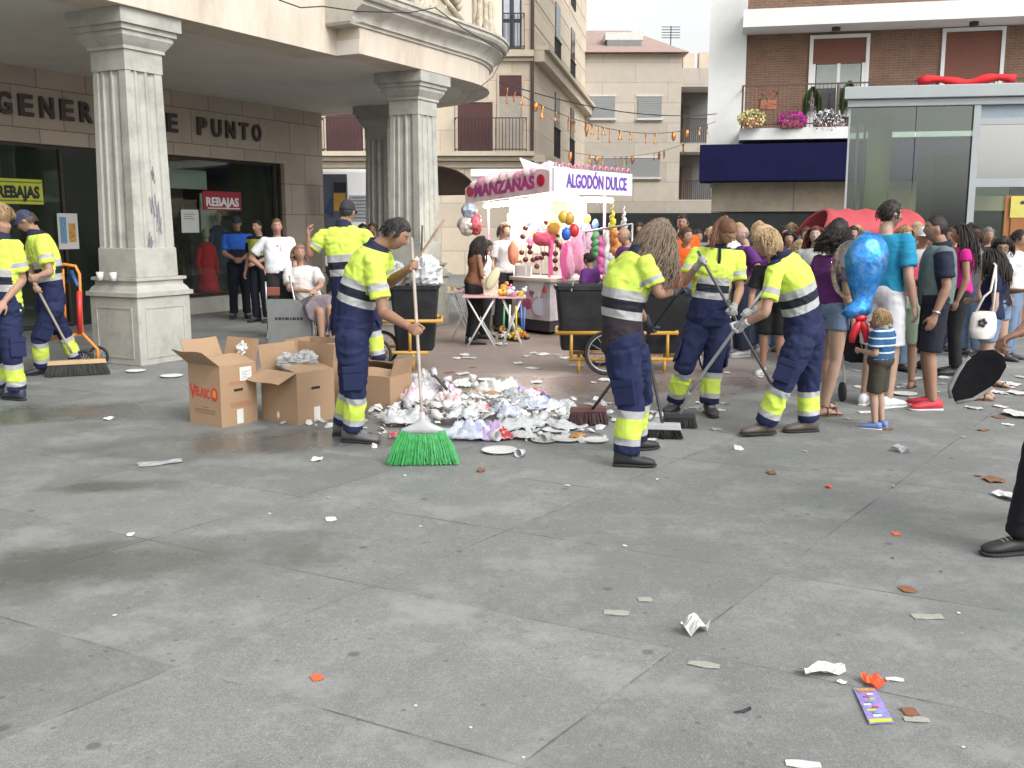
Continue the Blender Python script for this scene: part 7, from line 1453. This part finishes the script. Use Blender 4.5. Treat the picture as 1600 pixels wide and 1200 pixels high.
# ================================================================= SWEET STALL
YS = 14.35; cor = P(862, 300, YS); cor.z = 0; lfe = P(730, 300, 16.0); lfe.z = 0; rte = P(984, 300, 16.1); rte.z = 0
st = thing('sweet_stall', 'lit fairground stall selling toffee apples and candy floss', 'stall', cor+V(.1, 1.2, 0))
ul = nrm(lfe-cor); ur = nrm(rte-cor); LL = (lfe-cor).length; LR = (rte-cor).length
zb = P(862, 300, YS).z; zt = P(862, 263, YS).z
pinkb = mat('pink white sign board', (.68, .56, .57), .5, .25, 5, dirt_or_glint=(.62, .30, .36), dscale=3, damt=.6); whb = mat('white sign board', (.66, .67, .72), .5, .1, 4, dirt_or_glint=(.5, .5, .58), dscale=2); pinkm = mat('pink paint', (.58, .22, .32), .5, .1); cream_ = mat('cream panel', (.66, .62, .54), .5, .08)
def panel(u, l0, l1, z0, z1, th, out, nm, m):
    n_ = V(u.y, -u.x, 0); 
    if n_.y > 0: n_ = -n_
    f = MB(); vs = [cor+u*l+n_*(out+q)+V(0, 0, z) for l in (l0, l1) for q in (0, th) for z in (z0, z1)]; f.add(vs, [(0, 1, 3, 2), (4, 6, 7, 5), (0, 4, 5, 1), (2, 3, 7, 6), (0, 2, 6, 4), (1, 5, 7, 3)]); return f.build(nm, m, st), n_
def zL(l): return zb-.13*(l/LL)
# left board scalloped outline with rising humps, right board straight with a wavy crest
nl = V(ul.y, -ul.x, 0); nl = nl if nl.y < 0 else -nl; nr = V(ur.y, -ur.x, 0); nr = nr if nr.y < 0 else -nr
f = MB(); n = 40; top = []; bot = []
for i in range(n+1):
    l = LL*i/n; hmp = .29+.06*abs(math.sin(i/n*math.pi*4.0))+.07*sstep(.3, .05, i/n)*0-.05*(i/n)
    top.append(zL(l)+hmp); bot.append(zL(l))
vs = []
for i in range(n+1):
    l = LL*i/n
    for o_ in (0, .04): vs += [cor+ul*l+nl*o_+V(0, 0, bot[i]), cor+ul*l+nl*o_+V(0, 0, top[i])]
fs = []
for i in range(n): q = i*4; fs += [(q, q+4, q+5, q+1), (q+2, q+3, q+7, q+6), (q+1, q+5, q+7, q+3), (q, q+2, q+6, q+4)]
fs += [(0, 1, 3, 2), (n*4, n*4+2, n*4+3, n*4+1)]; f.add(vs, fs); f.build('apple_sign', pinkb, st)
panel(ur, .0, LR, zb, zb+.34, .04, 0, 'floss_sign', whb)
textpart('MANZANAS', .25, lambda x, y, z: cor+ul*(LL*.52-x)+nl*(.045-y)+V(0, 0, zL(LL*.52-x)+.09+z), mat('magenta letters', (.42, .05, .22), .5), st, depth=.006, width=1.5, bold=.012)
textpart('ALGODÓN DULCE', .27, lambda x, y, z: cor+ur*(LR*.53+x)+nr*(.045-y)+V(0, 0, zb+.08+z), mat('indigo letters', (.14, .06, .36), .5), st, depth=.006, width=LR*.78, bold=.008)
for l in (LL*.09, LL*.93):
    f = MB(); c = cor+ul*l+nl*.05+V(0, 0, zL(l)+.18); f.tube([c-nl*.01, c+nl*.008], .085, 20); f.build('apple_disc', mat('toffee red', (.45, .02, .05), .35), st)
f = MB()
for i in range(13):
    c = cor+ur*(LR*(i+.5)/13)+nr*.02+V(0, 0, zb+.36); a = math.pi
    f.tube([c+ur*(.045*math.cos(q))+V(0, 0, .05*math.sin(q)) for q in [math.pi*j/8 for j in range(9)]], .016, 6)
f.build('crest', pinkm, st, smooth=True)
for i in range(9):
    f = MB(); l = LL*(.15+.09*i) ; c = cor+ul*l+nl*.0+V(0, 0, zL(l)+.33-.05*i/9); f.ell(c+V(0, 0, .02*math.sin(i*2.2)), (.12, .03, .055+.03*abs(math.sin(i*1.9)))); f.build('apple_ornament', [mat('pale pink', (.68, .42, .46), .5), pinkb, pinkm, pinkb, mat('pale rose', (.7, .5, .52), .5)][i % 5], st, smooth=True)
# roof: shallow pyramid, with a raised white hatch
bk = cor+ul*LL+ur*LR; f = MB(); cen = (cor+bk)/2; vs = [cor+V(0, 0, zb+.1), lfe+V(0, 0, zb), bk+V(0, 0, zb+.1), rte+V(0, 0, zb+.1), cen+V(0, 0, zb+.55)]; f.add(vs, [(0, 4, 1), (1, 4, 2), (2, 4, 3), (3, 4, 0)]); o = f.build('roof', whb, st); o.modifiers.new('s', 'SOLIDIFY').thickness = .03
f = MB(); a = P(812, 250, 15); b = P(860, 285, 15); f.add([P(812, 248, 15), P(850, 262, 15), P(862, 290, 14.8), P(826, 278, 14.8)]+[q+V(0, .3, .04) for q in (P(812, 248, 15), P(850, 262, 15), P(862, 290, 14.8), P(826, 278, 14.8))], [(0, 1, 2, 3), (7, 6, 5, 4), (0, 4, 5, 1), (1, 5, 6, 2), (2, 6, 7, 3), (3, 7, 4, 0)]); f.build('roof_hatch', whb, st)
f = MB(); f.add([cor+V(0, 0, zb+.03), lfe+V(0, 0, zb-.10), bk+V(0, 0, zb), rte+V(0, 0, zb+.03)], [(0, 1, 2, 3)]); o = f.build('canopy_ceiling', mat('bright ceiling', (.8, .78, .72), .5), st); o.modifiers.new('s', 'SOLIDIFY').thickness = .02
tubem = mat('lit fluorescent tube', (1, .96, .85), .5, 0, emit=42)
for u, Ln, off in ((ul, LL, .22), (ur, LR, .22)):
    for j, (l0, l1) in enumerate(((.12, .45), (.52, .88))):
        f = MB(); o_ = (ur if u is ul else ul)*off; f.tube([cor+u*Ln*l0+o_+V(0, 0, zb-.07-(.1*l0 if u is ul else 0)), cor+u*Ln*l1+o_+V(0, 0, zb-.07-(.1*l1 if u is ul else 0))], .036, 12); f.build('light_tube', tubem, st, smooth=True)
# posts, counter, back panels
def Q(a, b, z): return cor+ul*a+ur*b+V(0, 0, z)
for a, b in ((.35, .35), (LL-.2, .35), (.35, LR-.3), (LL-.2, LR-.3)): f = MB(); f.tube([Q(a, b, .1), Q(a, b, zb)], .022, 8); f.build('post', pinkm, st, smooth=True)
cz = P(860, 435, YS+.3).z
f = MB(); f.box((.22, .22, .22), (LL-.3, .26, cz-.06), tf=Q); f.box((.22, .261, .22), (.26, LR-.7, cz-.06), tf=Q); f.box((LL-.34, .261, .22), (LL-.3, LR-.7, cz-.06), tf=Q); f.build('counter_body', mat('painted stall side', (.55, .52, .55), .45, .35, 3.5), st)
f = MB(); f.box((.14, .14, cz-.058), (LL-.2, .75, cz), tf=Q); f.box((.14, .751, cz-.058), (.75, LR-.6, cz), tf=Q); f.build('counter_top', mat('cream counter', (.6, .5, .45), .4), st, bevel=.01)
f = MB(); f.box((.25, .25, .05), (LL-.4, LR-.8, .21), tf=Q); f.build('chassis', mat('dark chassis', (.05, .04, .05), .6), st)
# painted decoration on the side: disc, triangles, coloured swirls (plain shapes)
f = MB(); c = Q(.45, .215, .42); f.tube([c, c-ur*.012], .13, 20); f.build('painted_disc', mat('pale blue disc', (.5, .55, .65), .5), st); f = MB(); f.tube([c+ur*.002, c-ur*.006], .16, 20); f.build('painted_ring', pinkm, st)
rd = random.Random(8)
for i, (a, z, r_, cl_) in enumerate(((.75, .45, .12, (.5, .1, .2)), (.62, .62, .09, (.45, .12, .3)), (.95, .38, .09, (.2, .1, .35)), (.35, .68, .07, (.6, .1, .1)), (1.2, .5, .14, (.6, .5, .5)))):
    f = MB(); c = Q(a, .212, z); f.ell(c, (r_, .012, r_*.7), Matrix.Rotation(math.atan2(ul.y, ul.x), 3, 'Z'), 14, 8); f.build('painted_swirl', mat('swirl %d' % i, cl_, .5, .4, 8), st, smooth=True)
f = MB(); f.prism([(.3, .86), (.85, .86), (.5, .45)], -.008, .004, tf=lambda x, y, z: Q(x, .21+z, y)); f.build('pennant', mat('white pennant', (.7, .72, .74), .6), st)
for i, (b, z) in enumerate(((.5, .5), (.7, .38), (.95, .6), (1.2, .45))):
    f = MB(); c = Q(.212, b, z); f.ell(c, (.05, .012, .05), Matrix.Rotation(math.atan2(ur.y, ur.x), 3, 'Z'), 12, 8); f.build('painted_flower', mat('flower paint %d' % i, ((.6, .4, .05), (.1, .3, .12), (.55, .1, .25), (.1, .15, .4))[i], .5), st, smooth=True)
f = MB(); f.box((LL-.65, LR-.4, .9), (LL-.6, .5, zb-.05), tf=Q); f.box((.7, LR-.45, .9), (LL-.65, LR-.4, zb-.05), tf=Q); f.build('back_panel', cream_, st)
f = MB(); f.box((.5, .8, cz), (1.2, 1.3, cz+.35), tf=Q); f.build('floss_machine', mat('steel machine', (.5, .48, .46), .35, .1, metal=.5), st, bevel=.02)
f = MB(); f.box((1.25, .30, cz), (1.35, .4, cz+.95), tf=Q); f.build('white_post', whb, st, bevel=.01)
f = MB(); f.box((.75, .3, cz), (1.15, .33, cz+.16), tf=Q); f.build('price_card', whb, st)
def stallthing(name, lb, cat_, px, py, Y, grp=None): return thing(name, lb, cat_, P(px, py, Y), grp)
# toffee apples on a vertical rack
apm = mat('toffee apple', (.12, .02, .02), .15, .5, 20, spec=.8); rk = random.Random(6); n_a = 0
f = MB(); 
for px in (822, 845, 868): f.box(tuple(P(px, 430, 14.9)-V(.01, .01, 0)), tuple(P(px, 335, 14.9)+V(.01, .01, 0)))
tag(f.build('sweet_rack', wht), 'white upright rack that carries the toffee apples', 'rack')
for i in range(26):
    px = 815+rk.random()*66; py = 340+rk.random()*82; f = MB(); c = P(px, py, 14.85); f.ell(c, (.042, .042, .042), None, 10, 8); t_ = thing('toffee_apple', 'dark glossy toffee apple on the lit white rack', 'toffee apple', c, 'toffee apples on the rack'); f.build('apple', apm, t_, smooth=True); f = MB(); f.tube([c, c+V(0, 0, .13)], .005, 5); f.build('stick', woodL, t_)
# bags of candy floss
for i, (px, py, w_, h_, cl_, lb) in enumerate(((905, 395, 30, 62, (.72, .30, .45), 'large pink bag of candy floss at the right of the stall'), (888, 405, 24, 56, (.70, .32, .46), 'pink candy floss bag beside the streamers'), (917, 372, 18, 40, (.66, .36, .5), 'small pink candy floss bag below the light'), (802, 395, 16, 34, (.62, .24, .14), 'orange bag of sweets behind the white post'), (850, 372, 34, 22, (.55, .08, .14), 'red striped sweets in the middle of the rack'), (865, 355, 18, 22, (.6, .35, .06), 'orange sweets near the lamp'))):
    f = MB(); crumple(f, tuple(P(px, py, 14.7)), (w_*14.7/F/2, .09, h_*14.7/F/2), 40+i, amp=.10); tag(f.build('sweet_bag', mat('floss %d' % i, cl_, .6, .12, 10), smooth=True), lb, 'sweets')
for i, (px, py, cl_, lb) in enumerate(((885, 365, (.03, .12, .5), 'blue balloon hanging in the stall'), (897, 360, (.55, .03, .03), 'red balloon hanging beside the blue one'), (880, 338, (.55, .38, .05), 'golden balloon hanging under the light'), (889, 341, (.45, .25, .05), 'dark gold balloon hanging under the light'))):
    c = P(px, py, 14.5); t_ = thing('balloon', lb, 'balloon', c); f = MB(); f.ell(c, (.075, .07, .10), None, 14, 10); f.build('balloon_skin', mat('balloon %d' % i, cl_, .2), t_, smooth=True); f = MB(); top_ = V(c.x, c.y, zb-.02); f.tube([c+V(0, 0, .09), top_], .003, 4); f.build('string', whitec, t_)
for i, (px, y0, y1, lb) in enumerate(((862, 375, 430, 'left pink streamer hanging from the stall'), (880, 385, 440, 'broad pink streamer hanging at the corner'), (884, 380, 432, 'narrow pink streamer beside the broad one'))):
    f = MB(); a, b = P(px, y0, 14.3), P(px-1, y1, 14.25); f.loft([[a.lerp(b, k/8)+V(x, .01*math.sin(k+x*30), 0)+V(.012*math.sin(k*1.1), 0, 0) for x in (-.022, .022, .021, -.021)] for k in range(9)]); tag(f.build('streamer', mat('pink streamer', (.6, .08, .26), .6)), lb, 'streamer')
# vendor inside
by(786, 346, 15.4, 130, 'stall vendor with brown curls inside the lit stall', fem=True, hair=('bob', (.10, .05, .03)), skin=S3, top=tee('vendor top', (.45, .44, .46)), bottom=dict(kind='trousers', mat=blackc), arms=('bent', 'down'))
# rail of toys to the right of the stall
t = thing('toy_rack', 'white metal rail with hanging toys right of the stall', 'rack', P(960, 480, 13.9)); f = MB(); a, b = P(915, 362, 14), P(988, 350, 13.4); f.tube([a, b], .015, 8)
for q in (a, b): f.tube([q, V(q.x, q.y, 0)], .015, 8)
f.build('rail', steelp, t, smooth=True)
toyc = [(.6, .5, .05), (.5, .05, .1), (.1, .3, .12), (.55, .2, .05), (.5, .1, .3), (.1, .15, .4), (.6, .6, .6)]
rt_ = random.Random(14)
for i, (px, y0, y1, w_, ci, lb) in enumerate(((957, 318, 360, 12, 0, 'yellow cone hanging above the toy rail'), (975, 322, 356, 9, 6, 'white net bag hanging above the toy rail'), (948, 362, 440, 12, 6, 'white spiral tinsel hanging on the toy rail'), (962, 362, 395, 20, 3, 'orange and red toy hanging on the toy rail'), (972, 395, 430, 16, 1, 'red toy at the bottom of the toy rail'), (938, 372, 425, 14, 4, 'pink toy hanging left on the toy rail'), (954, 395, 445, 14, 6, 'white paper toy hanging low on the toy rail'), (930, 365, 400, 12, 2, 'green toy at the left end of the toy rail'))):
    f = MB(); n_ = 14; a, b = P(px, y0, 13.8), P(px, y1, 13.8); W = w_*13.8/F/2; kk = 'cone' in lb or 'net' in lb
    f.tube([a.lerp(b, k/n_)+V(.3*W*math.sin(k*1.5+i), .02*math.cos(k*1.7), 0) for k in range(n_+1)], [W*(k/n_ if kk else (.55+.45*abs(math.sin(k*1.4+i))))+.004 for k in range(n_+1)], 8); tag(f.build('hanging_toy', mat('toy %d' % ci, toyc[ci], .5, .4, 14), t and None, smooth=True), lb, 'toy')
# cluster of foil toys above the woman left of the stall
for i, (px, py, w_, h_, cl_, lb) in enumerate(((733, 330, 20, 20, (.35, .4, .5), 'blue and silver foil toy hanging left of the stall'), (730, 352, 24, 26, (.55, .5, .45), 'pale round foil toy above the dark haired woman'), (743, 350, 18, 28, (.55, .12, .14), 'red foil toy above the dark haired woman'))):
    f = MB(); crumple(f, tuple(P(px, py, 14.2)), (w_*14.2/F/2, .08, h_*14.2/F/2), 70+i, amp=.2); tag(f.build('foil_toy', mat('foil toy %d' % i, cl_, .3, .5, 12, metal=.3), smooth=True), lb, 'toy')
# ================================================================= folding tables with toys
def table(px0, px1, py, Y, label, topm, dep=.5):
    a, b = P(px0, py, Y), P(px1, py, Y); z = a.z; t = thing('folding_table', label, 'table', V((a.x+b.x)/2, Y+dep/2, 0)); f = MB(); f.box((a.x, Y, z-.025), (b.x, Y+dep, z)); f.build('tabletop', topm, t, bevel=.006)
    for y in (Y+.06, Y+dep-.06):
        for x0, x1 in ((a.x+.06, b.x-.06), (b.x-.06, a.x+.06)): f = MB(); f.tube([(x0, y, z-.03), (x1, y+(.02 if x0 < x1 else -.02), .01)], .012, 8); f.build('leg', mat('white tube', (.68, .7, .7), .4), t, smooth=True)
    f = MB(); f.tube([(a.x+.09, Y+.06, .1), (a.x+.09, Y+dep-.06, .1)], .01, 6); f.build('crossbar', mat('white tube', (0, 0, 0)), t); return t, z
ta, za = table(697, 742, 456, 13.9, 'left folding table with small toys before the second pillar', mat('grey pink top', (.45, .36, .36), .5), .8)
tb2, zb2 = table(722, 780, 463, 13.2, 'pink topped folding table with crossed white legs', mat('pink table top', (.55, .32, .32), .5), .5)
tc2, zc2 = table(778, 822, 464, 13.3, 'folding table heaped with yellow toys beside the stall', mat('pink table top', (0, 0, 0)), .5)
rt2 = random.Random(9); tnames = ['pink', 'yellow', 'white', 'red', 'green', 'blue', 'orange']; tcol = [(.55, .2, .3), (.6, .45, .04), (.6, .6, .6), (.5, .06, .05), (.08, .3, .12), (.08, .15, .4), (.6, .25, .04)]
def toy(c, s_, ci, lb, grp):
    f = MB(); t_ = thing('toy', lb, 'toy', c, grp); k = rt2.random()
    if k < .4: f.cbox(c+V(0, 0, s_*.5), (s_*1.6, s_, s_), M=Matrix.Rotation(rt2.uniform(0, 3), 3, 'Z'))
    elif k < .7: f.ell(c+V(0, 0, s_*.7), (s_*.9, s_*.7, s_*.7), None, 10, 8); f.ell(c+V(s_*.6, 0, s_*1.5), (s_*.45,)*3, None, 8, 6)
    else: f.tube([c+V(0, 0, s_*.2), c+V(s_, 0, s_*1.2)], s_*.35, 8)
    f.build('toy_body', mat('toy paint %d' % ci, tcol[ci], .4, .25, 20), t_, smooth=True, bevel=.004)
for i in range(16): ci = i % 7; toy(V(P(700+rt2.random()*40, 456, 14.2).x, 13.95+rt2.random()*.6, za), rt2.uniform(.025, .05), ci, '%s toy on the left folding table' % tnames[ci], 'small toys on the left folding table')
for i in range(14): ci = (1, 6, 1, 2, 0)[i % 5]; toy(V(P(780+rt2.random()*40, 464, 13.5).x, 13.35+rt2.random()*.4, zc2+(.05 if i > 8 else 0)), rt2.uniform(.04, .07), ci, '%s toy heaped on the table beside the stall' % tnames[ci], 'toys heaped beside the stall')
for i, (px, y0, ci) in enumerate(((788, 478, 4), (797, 476, 2), (806, 478, 1), (814, 476, 5), (820, 480, 5))):
    f = MB(); a, b = P(px, y0, 13.25), P(px+rt2.uniform(-2, 3), y0+38, 13.2); f.tube([a, b], .014, 6); tag(f.build('push_toy_stick', mat('toy paint %d' % ci, (0, 0, 0)), smooth=True), '%s push toy stick hanging under the heaped table, number %s from the left' % (tnames[ci], ('one', 'two', 'three', 'four', 'five')[i]), 'toy')
for i in range(9):
    px = 785+rt2.random()*45; py = 518+rt2.random()*16; g_ = G(px, py); ci = (6, 1, 6, 4, 5, 2)[i % 6]; t_ = thing('toy_car', '%s push toy on the ground under the heaped table' % tnames[ci], 'toy', g_, 'push toys on the ground'); f = MB(); M = Matrix.Rotation(rt2.uniform(0, 3), 3, 'Z'); f.cbox(g_+V(0, 0, .055), (.17, .07, .05), M=M); f.cbox(g_+V(0, 0, .095), (.08, .06, .04), M=M); f.build('car_body', mat('toy paint %d' % ci, (0, 0, 0)), t_, bevel=.01)
    for sx in (-1, 1):
        for sy in (-1, 1): f = MB(); c = g_+M@V(sx*.055, sy*.038, .028); f.tube([c, c+M@V(0, sy*.012, 0)], .026, 12); f.build('wheel', rub, t_)
f = MB(); c = P(767, 447, 13.4); f.cbox(c, (.2, .12, .26)); tag(f.build('striped_gift_bag', mat('check paper', (.6, .5, .42), .6, .4, 40), bevel=.01), 'small checked paper bag standing between the folding tables', 'bag')
f = MB(); c = P(768, 440, 13.3); f.ell(P(770, 435, 13.3), (.07, .03, .16), Matrix.Rotation(.5, 3, 'Y'), 12, 8); tag(f.build('toy_racket', mat('cream racket', (.6, .55, .35), .5), smooth=True), 'cream toy racket leaning on the checked bag', 'toy')
# ================================================================= wheelchair, panel, chair under the arcade
Yw = 13.3
def W(px, py, dy=0): return P(px, py, Yw+dy)
t = thing('wheelchair', 'grey wheelchair carrying the older woman in a cream blouse', 'wheelchair', V(W(480, 530).x, Yw, 0)); f = MB(); z_s = W(490, 486).z
f.box((W(462, 486).x, Yw-.3, z_s-.05), (W(506, 486).x, Yw+.2, z_s)); f.build('seat', blackc, t, bevel=.01); f = MB(); f.cbox(V(W(462, 450).x-.02, Yw+.18, z_s+.28), (.46, .04, .5), M=Matrix.Rotation(.2, 3, 'Z')); f.build('backrest', blackc, t, bevel=.01)
f = MB()
for dy in (-.3, .24): f.tube([W(452, 430, dy), W(462, 478, dy), W(503, 492, dy), W(508, 525, dy)], .014, 8); f.tube([W(468, 455, dy), W(500, 458, dy), W(503, 492, dy)], .012, 8)
f.build('chair_frame', steelp, t, smooth=True)
for dy in (-.33, .27): wheel(t, V(W(474, 500).x, Yw+dy, .28), .28)
for dy in (-.3, .24): wheel(t, V(W(508, 530).x, Yw+dy, .07), .07)
Yp_ = 12.9; t = thing('granite_panel', 'low grey panel with a rounded top corner and dark lettering before the wheelchair', 'panel', V(P(455, 540, Yp_).x, Yp_, 0)); f = MB(); x0, x1 = P(418, 500, Yp_).x, P(486, 500, Yp_).x; z1 = P(430, 468, Yp_).z; out = [(x0, 0), (x1, 0), (x1, z1*.45)]+[(x1-.28+.28*math.cos(a), z1*.45+(z1*.55)*math.sin(a)) for a in [math.pi/2*i/8 for i in range(1, 9)]]+[(x0, z1)]
f.prism(out, 0, .1, tf=lambda x, y, z: V(x, Yp_+z, y)); f.build('slab', mat('grey panel stone', (.17, .18, .18), .6, .15, 8, .2, 60), t)
f = MB(); zz_ = P(450, 500, Yp_).z; xx_ = x0+.1
for w_ in (.03, .04, .025, .05, .02, .045, .03, .035): f.box((xx_, Yp_-.004, zz_), (xx_+w_, Yp_-.001, zz_+.035)); xx_ += w_+.012
f.build('worn_marks', blk, t)
Yh = 14.2; t = thing('folding_chair', 'folding chair with a reddish brown back in front of the man in white', 'chair', V(P(428, 500, Yh).x, Yh, 0)); a, b = P(416, 440, Yh), P(447, 462, Yh)
f = MB(); f.box((a.x, Yh, b.z), (b.x, Yh+.03, a.z-.08)); f.build('backrest', mat('reddish seat', (.25, .08, .05), .6), t, bevel=.01); f = MB(); f.box((a.x, Yh+.03, .44), (b.x, Yh+.42, .47)); f.build('seat', mat('reddish seat', (0, 0, 0)), t, bevel=.01)
for x in (a.x-.01, b.x+.01): f = MB(); f.tube([(x, Yh, a.z), (x, Yh+.02, .45), (x, Yh+.4, .01)], .012, 8); f.build('leg', steelp, t, smooth=True); f = MB(); f.tube([(x, Yh+.4, .45), (x, Yh-.05, .01)], .012, 8); f.build('leg', steelp, t, smooth=True)
# toilet roll and scraps on the boxes
c = P(394, 548, 8.45); f = MB(); f.tube([c-V(.0, .05, 0), c+V(0, .05, 0)], .032, 18); tag(f.build('paper_roll', pap, smooth=True), 'white paper roll lying between the first two boxes', 'paper roll')
for i, (px, py, w_, lb) in enumerate(((455, 565, 34, 'clear crumpled plastic on top of the second box'), (478, 562, 30, 'greyish film sticking out of the second box'), (383, 546, 18, 'white paper beside the paper roll'))):
    f = MB(); crumple(f, tuple(P(px, py, 8.3)), (w_*8.3/F/2, .07, .055), 90+i, amp=.35); tag(f.build('plastic_film', plg if i < 2 else pap), lb, 'plastic film')
print('objects', len(bpy.data.objects))

rz = random.Random(55); zc_ = [(.6, .15, .3), (.65, .5, .1), (.15, .25, .6), (.6, .6, .65), (.2, .45, .2)]
for i in range(22):
    px = 818+rz.random()*120; py = 338+rz.random()*40; c = P(px, py, 15.6); f = MB(); crumple(f, tuple(c), (.05, .03, .07), 120+i, amp=.15, n=12, m=8)
    tag(f.build('sweet_packet', mat('packet %d' % (i % 5), zc_[i % 5], .4, .4, 30), smooth=True), '%s sweet packet hung on the back panel inside the lit stall' % ('pink', 'yellow', 'blue', 'white', 'green')[i % 5], 'sweets', 'sweet packets hung inside the stall')
